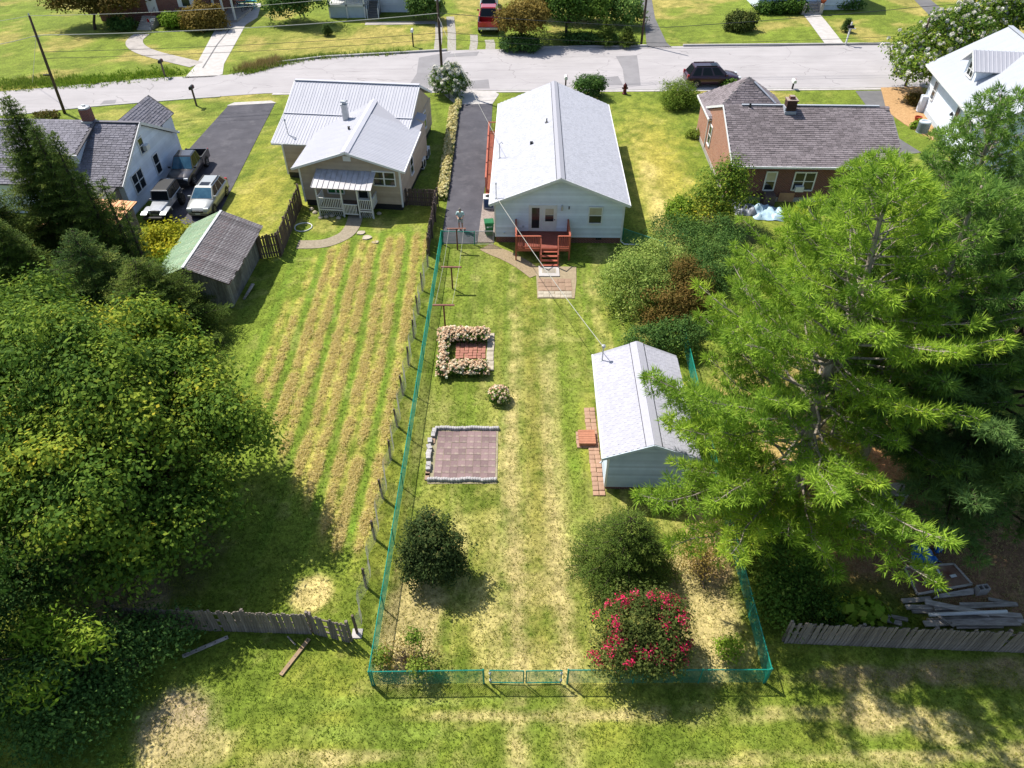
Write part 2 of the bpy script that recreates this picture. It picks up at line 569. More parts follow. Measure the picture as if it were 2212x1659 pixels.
gx = np.concatenate([(-np.geomspace(75, 900, 24))[::-1], np.arange(-74.7, -20, .5), np.arange(-20, 20, .17), np.arange(20.2, 75, .5), np.geomspace(75.3, 900, 24)])
gy1 = np.arange(6, 48, .17)
gy2 = np.arange(48, 112, .40)
s, v, gyr = .40, 112, []
while v < 1500:
    s *= 1.15; v += s; gyr.append(v)
s, v, gyl = .14, 6, []
while v > -300:
    s *= 1.25; v -= s; gyl.append(v)
gy = np.concatenate([np.array(gyl[::-1]), gy1, gy2, np.array(gyr)])
X, Y = np.meshgrid(gx, gy)
xf, yf = X.ravel(), Y.ravel()
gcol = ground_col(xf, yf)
near = ((np.abs(xf) < 27) & (yf > 5) & (yf < 50)).astype(float)
gz = (.03*(fbm(xf, yf, .5, 21, 3)-.5) - .01 + .11*sstep(.30, .75, hay_mask(xf, yf))*np.maximum(0, fbm(xf, yf, .42, 25, 3)-.28))*near
nx, ny = len(gx), len(gy)
me = bpy.data.meshes.new('ground')
me.vertices.add(nx*ny)
me.vertices.foreach_set('co', np.stack([xf, yf, gz], 1).astype(np.float32).ravel())
ii = (np.arange(ny-1)[:, None]*nx + np.arange(nx-1)[None, :]).ravel()
q = np.stack([ii, ii+1, ii+nx+1, ii+nx], 1).astype(np.int32)
me.loops.add(q.size)
me.loops.foreach_set('vertex_index', q.ravel())
me.polygons.add(len(q))
me.polygons.foreach_set('loop_start', np.arange(0, q.size, 4, dtype=np.int32))
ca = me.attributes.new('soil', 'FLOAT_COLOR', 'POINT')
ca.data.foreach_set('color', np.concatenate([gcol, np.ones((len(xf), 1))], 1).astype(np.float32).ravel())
me.update(calc_edges=True)
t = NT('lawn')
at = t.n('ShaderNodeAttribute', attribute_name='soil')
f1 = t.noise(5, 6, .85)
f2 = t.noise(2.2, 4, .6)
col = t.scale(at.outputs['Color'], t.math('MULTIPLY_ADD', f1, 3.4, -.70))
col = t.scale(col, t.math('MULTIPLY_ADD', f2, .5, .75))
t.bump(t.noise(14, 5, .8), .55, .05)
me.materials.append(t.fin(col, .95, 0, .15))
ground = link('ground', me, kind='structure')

# ------------------------------------------------------------------ paved surfaces
def slab(name, pts, m, z0=-.05, z1=.03, kind='structure', **kw):
    mb = MB()
    mb.prism([(p[0], p[1], z0) for p in pts], (0, 0, z1-z0))
    return mb.build(name, m, kind=kind, **kw)

def strip(name, A, B, m, z=.03, n=None):
    mb = MB()
    vs, fs = [], []
    for a, b in zip(A, B):
        vs += [(a[0], a[1], z), (b[0], b[1], z)]
    for i in range(len(A)-1):
        fs.append((2*i, 2*i+1, 2*i+3, 2*i+2))
    mb.add(vs, fs)
    return struct(name, mb, m)

def resample(pts, n):
    pts = [Vector((p[0], p[1], 0)) for p in pts]
    L = [0]
    for a, b in zip(pts, pts[1:]):
        L.append(L[-1] + (b-a).length)
    out = []
    for k in range(n):
        s = L[-1]*k/(n-1)
        i = max(j for j in range(len(L)-1) if L[j] <= s+1e-9)
        f = (s-L[i])/(L[i+1]-L[i])
        out.append(pts[i].lerp(pts[i+1], f))
    return out

t = NT('road_surface')
c = t.ramp(t.noise(.25, 4), [(.3, (.33, .31, .31)), (.7, (.385, .362, .362))])
vor = t.n('ShaderNodeTexVoronoi', feature='DISTANCE_TO_EDGE')
vor.inputs['Scale'].default_value = .22
wv = t.n('ShaderNodeMapping')
wv.inputs['Scale'].default_value = (.6, 1.5, 1)
nz = t.n('ShaderNodeTexNoise')
nz.inputs['Scale'].default_value = .5
t.l(t.co(), nz.inputs['Vector'])
vadd = t.n('ShaderNodeVectorMath', operation='MULTIPLY_ADD')
t.l(nz.outputs['Color'], vadd.inputs[0])
vadd.inputs[1].default_value = (2.2, 2.2, 0)
t.l(t.co(), vadd.inputs[2])
t.l(vadd.outputs[0], wv.inputs['Vector'])
t.l(wv.outputs[0], vor.inputs['Vector'])
crack = t.math('LESS_THAN', vor.outputs['Distance'], .005)
crack = t.math('MULTIPLY', crack, t.math('MULTIPLY', t.noise(.35, 3), .75))
c = t.mix(crack, c, (.12, .11, .11))
c = t.scale(c, t.math('MULTIPLY_ADD', t.noise(30, 3), .3, .85))
c = t.scale(c, t.math('MULTIPLY_ADD', t.noise(1.2, 4, .7, stretch=(.06, 1.2, 1)), .35, .83))
M['road'] = t.fin(c, .95, 0, .2)
M['road_patch'] = mat('road_patch', (.25, .24, .245), (.21, .20, .205), .6, .95, bump=.1)
M['kerb'] = mat('kerb_concrete', (.40, .385, .37), (.32, .31, .30), .8, .9)

far_e = [(-90,71), tuple(G(0,198))[:2], tuple(G(100,190))[:2], tuple(G(230,178))[:2], tuple(G(330,168))[:2], tuple(G(410,166))[:2], tuple(G(520,161))[:2], tuple(G(560,147))[:2], tuple(G(600,137))[:2], tuple(G(700,125))[:2], tuple(G(900,114))[:2], tuple(G(1000,108))[:2], (16,87.3), (43,88.0), (95,88.5)]
near_e = [(-90,60.5), tuple(G(15,250))[:2], tuple(G(200,230))[:2], tuple(G(400,214))[:2], tuple(G(590,201))[:2], (-11,73.1), (10,73.4), (37.5,74), (95,75)]
A, B = resample(far_e, 60), resample(near_e, 60)
strip('road', B, A, M['road'], .03)

def kerb(name, pts, n, w=.28, h=.14, skip=()):
    pts = resample(pts, n)
    mb = MB()
    for a, b in zip(pts, pts[1:]):
        m_ = (a+b)/2
        if any(x0 < m_.x < x1 for x0, x1 in skip):
            continue
        mb.bar((a.x, a.y, h/2-.02), (b.x, b.y, h/2-.02), w, h+.04)
    return struct(name, mb, M['kerb'])
kerb('kerb', [(-26, 81.4)] + [Vector(p) for p in far_e[8:]], 90, skip=((-7.3, 1.0), (15.3, 20.5)), h=.22)
kerb('kerb', [Vector(p) for p in near_e[1:]], 120, skip=((-29.5, -23.6), (-6.3, -1.6), (36.0, 42)), h=.06)
strip('kerb_gutter', [(p[0], p[1]-.55) for p in near_e[4:-1]], [(p[0], p[1]-.1) for p in near_e[4:-1]], M['pale_concrete'], .035)
strip('road_patch', [G(905,125), G(900,160), G(880,190)], [G(975,112), G(940,160), G(930,190)], M['road_patch'], .036)
strip('road_patch', [G(1330,122), G(1345,150), G(1350,186)], [G(1376,120), G(1380,150), G(1384,185)], M['road_patch'], .036)
strip('road_patch', [G(1255,172), G(1258,186)], [G(1335,165), G(1346,184)], M['road_patch'], .034)
strip('road_patch', [G(930,120), G(930,126)], [G(1035,112), G(1030,121)], M['road_patch'], .040)
strip('road_patch', [G(215,228), G(225,218)], [G(247,226), G(252,216)], M['road_patch'], .036)
strip('road_patch', [G(985,178), G(985,192)], [G(1055,172), G(1058,192)], M['road_patch'], .036)

slab('left_driveway', [G(493,229), G(594,224), G(560,290), G(505,400), G(466,476), G(432,492), G(375,480), G(330,470), G(372,372), G(400,332)], M['asphalt'])
slab('driveway_apron', [G(490,229), G(506,222), G(586,218), G(597,223)], M['pale_concrete'], -.05, .04)
z7, z6, z5, z4, z3, z2, z1 = P2(1250,220,2.44), P2(800,200,2.963), P2(400,480,3.19), P2(2000,0,2.063), P2(1300,0,2.765), P2(800,0,3.16), P2(0,0,2.44)
zb, zl, zc, zd, z8 = P2(1050,620,2.765), P2(2000,160,3.16), P2(1050,1150,2.765), P2(1650,900,2.765), P2(1050,1700,2.746)
zf, zg, zh = P2(2300,1300,1.6528), P2(0,1600,1.9235), P2(1650,1400,2.37)
slab('centre_driveway', [G(985,226), G(1064,224), (-1.9,58), (-2.15,52), (-2.3,47), (-2.45,43.55), (-5.0,43.55), (-4.95,50), (-4.95,60)], M['asphalt'])
slab('driveway_apron', [G(960,205), G(1010,196), G(1066,197), G(1078,204), G(1064,224.5), G(985,226.5)], M['pale_concrete'], -.05, .036)
slab('gravel_strip', [(-2.42,43.7), (-1.25,43.7), (-1.25,50.5), (-2.2,50.5)], mat('pale_gravel', '9d9188', '7d6f66', 9, .95, bump=.5, bsc=40), -.05, .034)
t_conc = M['concrete']
slab('far_driveway', [G(*z1(1350,575)), G(*z1(1440,470)), G(*z1(1600,170)), G(*z1(1720,60)), G(*z1(1740,25)), G(*z1(1915,25)), G(*z1(1885,130)), G(*z1(1800,180)), G(*z1(1640,470)), G(*z1(1630,545)), G(*z1(1560,565))], M['pale_concrete'])
ribbon_done = None
def ribbon(name, pts, w, m, z=.034):
    A, B = [], []
    pts = [Vector((p[0], p[1], 0)) for p in pts]
    for i, p in enumerate(pts):
        d = (pts[min(i+1, len(pts)-1)]-pts[max(i-1, 0)]).normalized()
        n_ = Vector((-d.y, d.x, 0))*w/2
        A.append(p-n_); B.append(p+n_)
    return strip(name, A, B, m, z)
def smooth_pts(pts, n=18):
    pts = [Vector((p[0], p[1], 0)) for p in pts]
    P = [pts[0]] + pts + [pts[-1]]
    out = []
    for i in range(1, len(P)-2):
        for k in range(n//(len(pts)-1)+1):
            u = k/(n//(len(pts)-1)+1)
            a, b, c_, d = P[i-1], P[i], P[i+1], P[i+2]
            out.append(.5*((2*b)+(c_-a)*u+(2*a-5*b+4*c_-d)*u*u+(3*b-a-3*c_+d)*u**3))
    out.append(pts[-1])
    return out
ribbon('driveway_joint', [G(*z1(1485,500)), G(*z1(1590,330)), G(*z1(1690,205))], .16, M['old_asphalt'], .033)
ribbon('far_walkway', smooth_pts([G(*z1(1040,250)), G(*z1(985,300)), G(*z1(1010,350)), G(*z1(1130,400)), G(*z1(1440,475))]), 1.9, t_conc)
ribbon('far_walkway', [G(1752,30), G(1768,50), G(1806,100)], 2.2, M['pale_concrete'])
ribbon('far_walkway', [G(*z2(935,225)), G(*z2(1600,215))], 1.3, t_conc)
slab('far_driveway', [G(1398,103), G(1452,103), G(1440,93), G(1415,40), G(1408,0), G(1380,0), G(1392,40), G(1396,90)], M['old_asphalt'])
M['track_gravel'] = mat('track_gravel', (.36,.34,.31), (.26,.24,.19), 3, .95, bump=.4)
for p, q, w in ((z2(1630,210), z2(1620,480), .85), (z2(1740,160), z2(1755,480), 1.0), (z2(1965,330), z2(1955,480), .9), (z2(2110,380), z2(2120,470), 1.1)):
    ribbon('gravel_track', [G(*p), G(*p).lerp(G(*q), .5)+Vector((.1,0,0)), G(*q)], w, M['track_gravel'])
slab('far_driveway', [G(1975,0), G(2010,0), G(2060,40), G(2020,46)], M['old_asphalt'])
slab('side_driveway', [G(1848,197), G(1905,196), G(1925,235), G(1942,300), G(1990,330), G(1950,335), G(1930,320), G(1880,240)], M['old_asphalt'])
slab('mulch_bed', [G(1902,190), G(1990,188), (38.6,64), (37.2,61), (36.2,64.5), (35.7,67.7), (36.7,71)], mat('pine_straw', '9c7a52', 'b89468', 6, .95, bump=.5, bsc=12), -.05, .05)
# brick-and-gravel path from the small gate to the steps
ribbon('garden_path', smooth_pts([(-1.85,43.2), (-1.2,42.6), (-.3,41.9), (.7,40.9), (1.65,39.6)]), 1.15, mat('tan_gravel', '9b8a6e', '86765c', 8, .95, bump=.4, bsc=30), .02)
slab('patio_base', [(1.6,40.65), (4.3,40.6), (4.2,38.9), (3.95,36.95), (1.6,36.95)], mat('sandy_paving', '9e8f74', '8b7c64', 4, .95, bump=.3), -.05, .022)
ribbon('flagstone_path', smooth_pts([(-11.6,47.6), (-11.6,45.9), (-12.0,44.6), (-13.2,43.6), (-15.0,43.45)]), 1.1, mat('flagstone', '9a8f7b', '887d6a', 5, .95, bump=.4), .02)

def tiles(parent, name, o, ux, uy, nx_, ny_, w, l, m, gap=.02, h=.05, jit=.01, skip=.0, z=.03, zj=.012):
    mb = MB()
    mb.box(-(w-gap)/2, (w-gap)/2, -(l-gap)/2, (l-gap)/2, -.04, h)
    me_ = mb.mesh(name, m)
    o, ux, uy = Vector(o), Vector(ux).normalized(), Vector(uy).normalized()
    R = Matrix((ux, uy, Z)).transposed().to_4x4()
    for j in range(ny_):
        for i in range(nx_):
            if random.random() < skip:
                continue
            p = o + ux*w*(i+.5) + uy*l*(j+.5) + Vector((random.gauss(0, jit), random.gauss(0, jit), z-.03+random.uniform(-zj, zj)))
            link(name, me_, parent, Matrix.Translation(p) @ R @ Matrix.Rotation(random.gauss(0, .02), 4, 'Z'))

M['patio_brick'] = mat('patio_brick', '9b826e', '8b735f', 5, .9, rnd=.10)
M['pale_block'] = mat('pale_block', 'b3a997', '9c927f', 4, .9, rnd=.12)
pt = thing('stepping_patio', 'tan brick patio with pale block front edge below the deck stairs', 'patio', (2.8,38.2,0))
tiles(pt, 'brick', (1.7-2.8,37.75-38.2,0), (1,0,0), (0,1,0), 5, 3, .43, .46, M['patio_brick'])
tiles(pt, 'block', (1.65-2.8,37.0-38.2,0), (1,0,0), (0,1,0), 6, 2, .36, .36, M['pale_block'])
ms = thing('landing_slab', 'pale concrete landing slab with dark doormat below the deck stairs', 'slab', (2.45,40.0,0))
MB().box(-.68,.68,-.62,.62,-.03,.09).build('slab', M['pale_concrete'], ms)
mb = MB()
for i in range(7):
    mb.box(-.42, .42, -.25+i*.08, -.21+i*.08, .09, .105)
mb.box(-.46,-.42,-.27,.31,.09,.105).box(.42,.46,-.27,.31,.09,.105)
mb.build('doormat', M['pale_block'], ms)

# square patio framed by hydrangeas
M['red_paver'] = mat('red_paver', 'a2705f', '936354', 4, .9, rnd=.10)
hp = thing('red_patio', 'square of red concrete pavers enclosed by the U-shaped hydrangea hedge', 'patio', (-1.45,30.6,0))
a0, a1, b0, b1 = G(*zb(870,1265)), G(*zb(1125,1265)), G(*zb(865,1110)), G(*zb(1125,1110))
tiles(hp, 'paver', a0-Vector((-1.45,30.6,0)), (1,0,0), (0,1,0), 7, 7, (a1.x-a0.x)/7, (b0.y-a0.y)/7, M['red_paver'], gap=.03)
tiles(hp, 'edging_stone', (a1.x+1.5, a0.y-30.6-1.0, 0), (1,0,0), (0,1,0), 1, 8, .42, .42, M['pale_block'])

# old paved square
M['mauve_paver'] = mat('mauve_paver', '85706f', '776362', 3, .95, rnd=.20, grime='b3a893', gsc=.9)
M['cast_edging'] = mat('cast_edging', 'b9b5b2', '8f8b8a', 3, .9, rnd=.10)
oc = G(*zc(960,600))
op = thing('old_patio', 'old mauve paved square with white scalloped edging and loose grey blocks', 'patio', oc)
p0, p1, q0 = G(*zc(690,800)), G(*zc(1205,800)), G(*zc(715,400))
W_ = p1.x-p0.x
L_ = q0.y-p0.y
tiles(op, 'paver', p0-oc, (1,0,0), (0,1,0), 8, 8, W_/8, L_/8, M['mauve_paver'], gap=.012, h=.03, jit=.004, zj=.008)
mb = MB()
mb.box(-W_/2-.25, W_/2+.1, -L_/2-.2, L_/2+.2, -.05, .016)
mb.build('sand_bed', mat('sandy_soil', '9a8f78', '7f7a5a', 3, .95), op)
mb = MB().lathe([(.10,-.05),(.10,.12),(.085,.17),(.03,.20)], n=8)
me_ = mb.mesh('edging_block', M['cast_edging'])
for row, (u0, u1, zy) in enumerate(((720,1225,382), (655,1205,808))):
    e0, e1 = G(*zc(u0,zy)), G(*zc(u1,zy))
    n_ = 27
    for i in range(n_):
        p = e0.lerp(e1, i/(n_-1)) - oc
        p.z = 0; p.y += .03*math.sin(i*.5)+random.gauss(0,.01)
        link('edging_block', me_, op, Matrix.Translation(p) @ Matrix.Rotation(random.gauss(0,.06), 4, 'X'))
for (u, v, w, l, h) in ((700,410,.2,.32,.2),(692,440,.2,.3,.2),(665,490,.22,.3,.2),(660,545,.22,.32,.22),(655,590,.24,.34,.2),(652,625,.22,.3,.22),(655,690,.22,.34,.2),(650,715,.22,.3,.2)):
    mb = MB().box(-w/2,w/2,-l/2,l/2,-.03,h).box(-w/2+.05,w/2-.05,-l/2+.04,-.02,h,h+.004).box(-w/2+.05,w/2-.05,.02,l/2-.04,h,h+.004)
    mb.build('loose_block', M['cast_edging'], op).matrix_basis = Matrix.Translation(G(*zc(u,v))-oc) @ Matrix.Rotation(random.gauss(0,.15), 4, 'Z')
for (u, v) in ((690,480),(645,745),(640,780)):
    MB().box(-.1,.1,-.2,.2,-.03,.07).build('loose_brick', M['patio_brick'], op).matrix_basis = Matrix.Translation(G(*zc(u,v))-oc)

# brick walk along the garage
bw = thing('brick_walk', 'narrow orange brick walk along the left wall of the garage', 'walkway', (4.0,25,0))
M['walk_brick'] = mat('walk_brick', 'a98a74', '9a7a65', 5, .9, rnd=.09)
tiles(bw, 'brick', (3.78-4.0, 21.1-25, 0), (1,-.0,0), (.0,1,0), 2, 21, .28, .28, M['walk_brick'], gap=.018)
tiles(bw, 'brick', (3.22-4.0, 24.1-25, 0), (1,0,0), (0,1,0), 2, 4, .28, .28, M['walk_brick'], gap=.018)
M['step_paint'] = mat('step_paint', 'a8735a', '9a674f', 4, .8, rnd=.05)
st = thing('garage_step', 'terracotta painted wooden step platform at the garage side door', 'step', (3.75,24.65,0))
for i in range(6):
    MB().box(-.42,.42,-.48+i*.16,-.335+i*.16,.24,.28).build('board', M['step_paint'], st)
MB().box(-.4,.4,-.46,.46,-.02,.24).build('frame', M['step_paint'], st)
# ------------------------------------------------------------------ building kit (all in the house's own frame)
def shingles(parent, o, u, v, w, l, ms, mt, course=.19, tab=.32, th=.022, singles=300, clip=None, prefer=None):
    jy = .012 if th > .015 else .003
    o, u, v = Vector(o), Vector(u).normalized(), Vector(v).normalized()
    n = u.cross(v)
    if n.z < 0:
        n = -n
    R = Matrix((u, v, n)).transposed().to_4x4()
    def tabmesh(mb, t):
        a, b = (-tab/2+.012, tab/2-.012) if th > .015 else (-tab/2+.004, tab/2-.004)
        return [(a,0,0),(b,0,0),(b,0,t),(a,0,t),(a,course+.02,.004),(b,course+.02,.004)]
    F = [(0,1,2,3),(3,2,5,4),(0,3,4),(1,5,2)]
    protos = []
    for k in range(3):
        mb = MB().add(tabmesh(None, th*(.85+.25*k)), F)
        protos.append(mb.mesh('shingle', ms))
    field = MB()
    cells = []
    nr = int(l/course)
    for r in range(nr):
        x0, x1 = (0, w) if clip is None else clip((r+.5)*course)
        off = (r % 2)*tab/2 + random.uniform(-.04, .04)
        nt = int((x1-x0)/tab)
        for i in range(nt):
            x = x0 + tab*(i+.5) + off*.5
            if x > x1-tab*.3:
                continue
            cells.append((r, x))
    if prefer:
        cells.sort(key=prefer)
    for k, (r, x) in enumerate(cells):
        p = o + u*x + v*(r*course+random.uniform(-jy, jy)) + n*.012
        if k < singles:
            link('shingle', protos[random.randrange(3)], parent, Matrix.Translation(p) @ R)
        else:
            t_ = th*random.uniform(.8, 1.35)
            patch = float(vnoise(np.array([x*1.1+o.x]), np.array([r*course*2.2+o.z]), 1.0, 71)[0])
            field.add([p + u*a + v*b + n*c for a, b, c in tabmesh(None, t_)], F, (1-random.random()**2.2*.9) if patch < .6 else random.random())
    if field.f:
        field.build('shingle_field', mt, parent, kind='stuff')

def metal_sheets(parent, o, u, v, w, l, m, sheet=.92, rib=.23, rh=.024, name='roof_sheet', clip=None, wob=0.):
    o, u, v = Vector(o), Vector(u).normalized(), Vector(v).normalized()
    n = u.cross(v)
    if n.z < 0:
        n = -n
    R = Matrix((u, v, n)).transposed().to_4x4()
    ns = max(1, round(w/sheet))
    sw = w/ns
    nrib = max(1, round(sw/rib))
    prof = []
    for k in range(nrib):
        x = sw*k/nrib
        c = sw/nrib
        prof += [(x+.002, 0), (x+c*.5-.045, 0), (x+c*.5-.02, rh), (x+c*.5+.02, rh), (x+c*.5+.045, 0)]
    prof.append((sw-.004, 0))
    me_ = None
    for i in range(ns):
        ll = l if clip is None else clip(sw*(i+.5))
        if me_ is None or clip is not None or wob:
            mb = MB()
            vs = [(x, y, z) for y in (random.uniform(-wob, wob)*2, ll) for x, z in prof]
            k = len(prof)
            mb.add(vs, [(j, j+1, k+j+1, k+j) for j in range(k-1)])
            mb.add([(x, 0, z-.02) for x, z in prof]+[(x, 0, z) for x, z in prof], [(j, j+1, k+j+1, k+j) for j in range(k-1)])
            me_ = mb.mesh(name, m)
        p = o + u*sw*i + n*(.012 + random.uniform(0, wob))
        link(name, me_, parent, Matrix.Translation(p) @ R)

def lap_wall(mb, p, a, L, z0, z1, n, pitch=.2, apex=None, d=.045):
    """overlapping boards on a vertical wall from p along unit a; gable above z1 if apex=(x,z)"""
    a, n, p = Vector(a), Vector(n), Vector(p)
    z = z0
    top = apex[1] if apex else z1
    while z < top-.02:
        zt = min(z+pitch, top)
        def ext(zz):
            if not apex or zz <= z1:
                return 0, L
            f = (zz-z1)/(apex[1]-z1)
            return apex[0]*f, L-(L-apex[0])*f
        x0, x1 = ext(z)
        y0, y1 = ext(zt)
        q = [p+a*x0+n*d+Z*z, p+a*x1+n*d+Z*z, p+a*y1+n*.004+Z*zt, p+a*y0+n*.004+Z*zt, p+a*x0+Z*z, p+a*x1+Z*z]
        mb.add(q, [(0,1,2,3),(4,5,1,0)], random.random())
        z += pitch

def window(parent, p, a, n, w, h, fm=None, cols=1, gm=None, name='window', rail=True, dep=.06, fw=.085, sill=True):
    """p bottom-left on the wall, a to the right along the wall, n outward"""
    fm = fm or M['white_trim']
    gm = gm or M['glass']
    p, a, n = Vector(p), Vector(a), Vector(n)
    mb = MB()
    def brd(x0, x1, z0, z1, d0, d1):
        mb.obox(p+a*(x0+x1)/2+Z*(z0+z1)/2+n*(d0+d1)/2, a*(x1-x0)/2, Z*(z1-z0)/2, n*(d1-d0)/2)
    brd(-fw, 0, -fw, h+fw, .0, dep)
    brd(w, w+fw, -fw, h+fw, .0, dep)
    brd(0, w, h, h+fw, .0, dep+.004)
    brd(0, w, -fw, 0, .0, dep+(.05 if sill else .004))
    cw = w/cols
    for c in range(1, cols):
        brd(c*cw-.05, c*cw+.05, 0, h, .0, dep-.006)
    if rail:
        for c in range(cols):
            brd(c*cw+(.05 if c else 0), (c+1)*cw-(.05 if c < cols-1 else 0), h*.5-.03, h*.5+.03, .0, dep-.01)
    o = mb.build(name, fm, parent)
    for c in range(cols):
        x0, x1 = c*cw+(.05 if c else 0), (c+1)*cw-(.05 if c < cols-1 else 0)
        rows = ((0, h*.5-.03), (h*.5+.03, h)) if rail else ((0, h),)
        for k, (z0, z1) in enumerate(rows):
            g = gm[k % len(gm)] if isinstance(gm, (list, tuple)) else gm
            MB().obox(p+a*(x0+x1)/2+Z*(z0+z1)/2+n*.022, a*(x1-x0)/2, Z*(z1-z0)/2, n*.012).build('pane', g, o)
    return o

def gable_roof(parent, x0, x1, y0, y1, ze, zr, m, axis='y', th=.10, trim=None, name='roof'):
    """slab roof with the ridge along the given axis; returns the roof part"""
    mb = MB()
    if axis == 'y':
        xm = (x0+x1)/2
        for xa, s in ((x0, 1), (x1, -1)):
            mb.prism([(xa,y0,ze),(xm,y0,zr),(xm,y0,zr-th*1.1),(xa,y0,ze-th)], (0, y1-y0, 0))
    else:
        ym = (y0+y1)/2
        for ya in (y0, y1):
            mb.prism([(x0,ya,ze),(x0,ym,zr),(x0,ym,zr-th*1.1),(x0,ya,ze-th)], (x1-x0, 0, 0))
    return mb.build(name, m, parent)

def rake_trim(parent, pts, m, w=.035, h=.17, name='rake_board'):
    mb = MB()
    for p, q in zip(pts, pts[1:]):
        mb.bar(p, q, w, h)
    return mb.build(name, m, parent)

# ------------------------------------------------------------------ main white house
HX, HYY = -1.15, 43.8
house = thing('white_house', 'long white clapboard house with pale shingled gable roof behind the red deck', 'house', (HX, HYY, 0), math.radians(-1.1))
Wd, Dp, ze, zr, ov = 8.72, 17.3, 3.08, 4.98, .33
sl = (zr-ze)/(Wd/2+ov)
MB().box(.02,Wd-.02,.02,Dp,-.05,.46).build('foundation', M['brick_red'], house)
mb = MB().box(.03,Wd-.03,.03,Dp-.03,.45,ze-.02)
mb.prism([(.03,.03,ze-.02),(Wd-.03,.03,ze-.02),(Wd/2,.03,zr-.14)], (0,Dp-.06,0))
wall = mb.build('wall', M['white_siding'], house)
mb = MB()
wz = ze + sl*ov - .12
lap_wall(mb, (0,0,0), (1,0,0), Wd, .46, wz, (0,-1,0), .185, (Wd/2, zr-.15))
lap_wall(mb, (0,Dp,0), (0,-1,0), Dp, .46, ze-.02, (-1,0,0), .185)
lap_wall(mb, (Wd,0,0), (0,1,0), Dp, .46, ze-.02, (1,0,0), .185)
mb.build('siding_board', M['white_siding'], wall, kind='stuff')
for x in (0, Wd):
    for y in (0, Dp):
        MB().box(x-.05,x+.05,y-.05,y+.05,.46,ze).build('corner_trim', M['white_trim'], house)
roof = gable_roof(house, -ov, Wd+ov, -.38, Dp+.35, ze, zr, M['pale_deck'], 'y', .1)
L_ = math.hypot(Wd/2+ov, zr-ze)
cx, sx = (Wd/2+ov)/L_, (zr-ze)/L_
pick = lambda c: c[0]*.25 + 0*c[1]
shingles(roof, (-ov,-.38,ze), (0,1,0), (cx,0,sx), Dp+.73, L_, M['white_shingle'], M['white_shingle_t'], .16, .30, .012, 150, prefer=lambda c: c[1]*.5+c[0]*.05)
shingles(roof, (Wd+ov,-.38,ze), (0,1,0), (-cx,0,sx), Dp+.73, L_, M['white_shingle'], M['white_shingle_t'], .16, .30, .012, 150, prefer=lambda c: c[1]*.5+c[0]*.05)
mb = MB()
for s in (-1, 1):
    mb.obox((Wd/2+s*.13, Dp/2-.015, zr+.045-abs(.13)*sl), (s*.14*cx,0,-.14*sx), (0,Dp/2+.35,0), (s*.02*sx,0,.02*cx))
mb.build('ridge_vent', M['pale_deck'], roof)
mb = MB()
for s in (-1, 1):
    mb.bar((Wd/2+s*.29,-.36,zr-.29*sl+.05), (Wd/2+s*.29,Dp+.33,zr-.29*sl+.05), .025, .02)
mb.build('vent_gap', M['black'], roof)
rake_trim(roof, [(-ov-.02,-.40,ze-.04),(Wd/2,-.40,zr-.05),(Wd+ov+.02,-.40,ze-.04)], M['white_trim'], .04, .19)
for x in (-ov-.04, Wd+ov+.04):
    MB().box(x-.045,x+.045,-.38,Dp+.35,ze-.11,ze+.005).build('gutter', M['white_trim'], roof)
# rear wall openings
loc = lambda v: Vector((v.x-HX, 0, v.z))
window(house, (6.42,-.035,1.62), (1,0,0), (0,-1,0), .82, 1.12, gm=[M['glass'], M['glass_blind']])
d = MB().box(2.28,4.22,-.06,0,.93,2.92).build('door_frame', M['white_trim'], house)
MB().box(2.36,3.16,-.085,-.06,.96,2.86).build('glazed_door', M['white_paint'], house)
MB().box(2.50,3.02,-.10,-.085,1.2,2.72).build('door_glass', M['glass'], d)
dr = MB().box(3.26,4.14,-.085,-.06,.96,2.86).build('rear_door', M['white_paint'], house)
MB().box(3.42,3.98,-.10,-.085,2.22,2.66).build('door_glass', M['glass_blind'], dr)
MB().box(3.42,3.98,-.10,-.085,1.72,2.19).build('door_glass', M['glass'], dr)
MB().lathe([(.03,0),(.03,.05)], (4.06,-.085,1.85), 8, (0,-1,0)).build('handle', M['dark_metal'], dr)
MB().box(4.47,4.60,-.16,-.03,2.56,2.86).lathe([(.09,0),(.03,.1)], (4.535,-.10,2.86), 8).build('porch_light', M['galv'], house)
MB().box(4.98,5.05,-.07,-.03,2.62,2.83).build('wall_bracket', M['dark_metal'], house)
MB().box(1.85,2.0,-.05,-.03,1.2,1.34).build('outlet_box', M['grey_siding'], house)
MB().lathe([(.06,0),(.06,.12)], (.62,-.03,.78), 8, (0,-1,0)).build('wall_vent', M['grey_siding'], house)
for x in (2.0, 7.0):
    MB().box(x,x+.4,-.02,.02,.28,.43).build('crawl_vent', M['black'], house)
mb = MB().tube([(Wd+.04,-.06,ze-.15),(Wd+.04,-.06,.2),(Wd+.3,-.2,.05),(Wd+1.3,-.25,.05)], .045, 6)
mb.build('downspout', M['white_trim'], house)
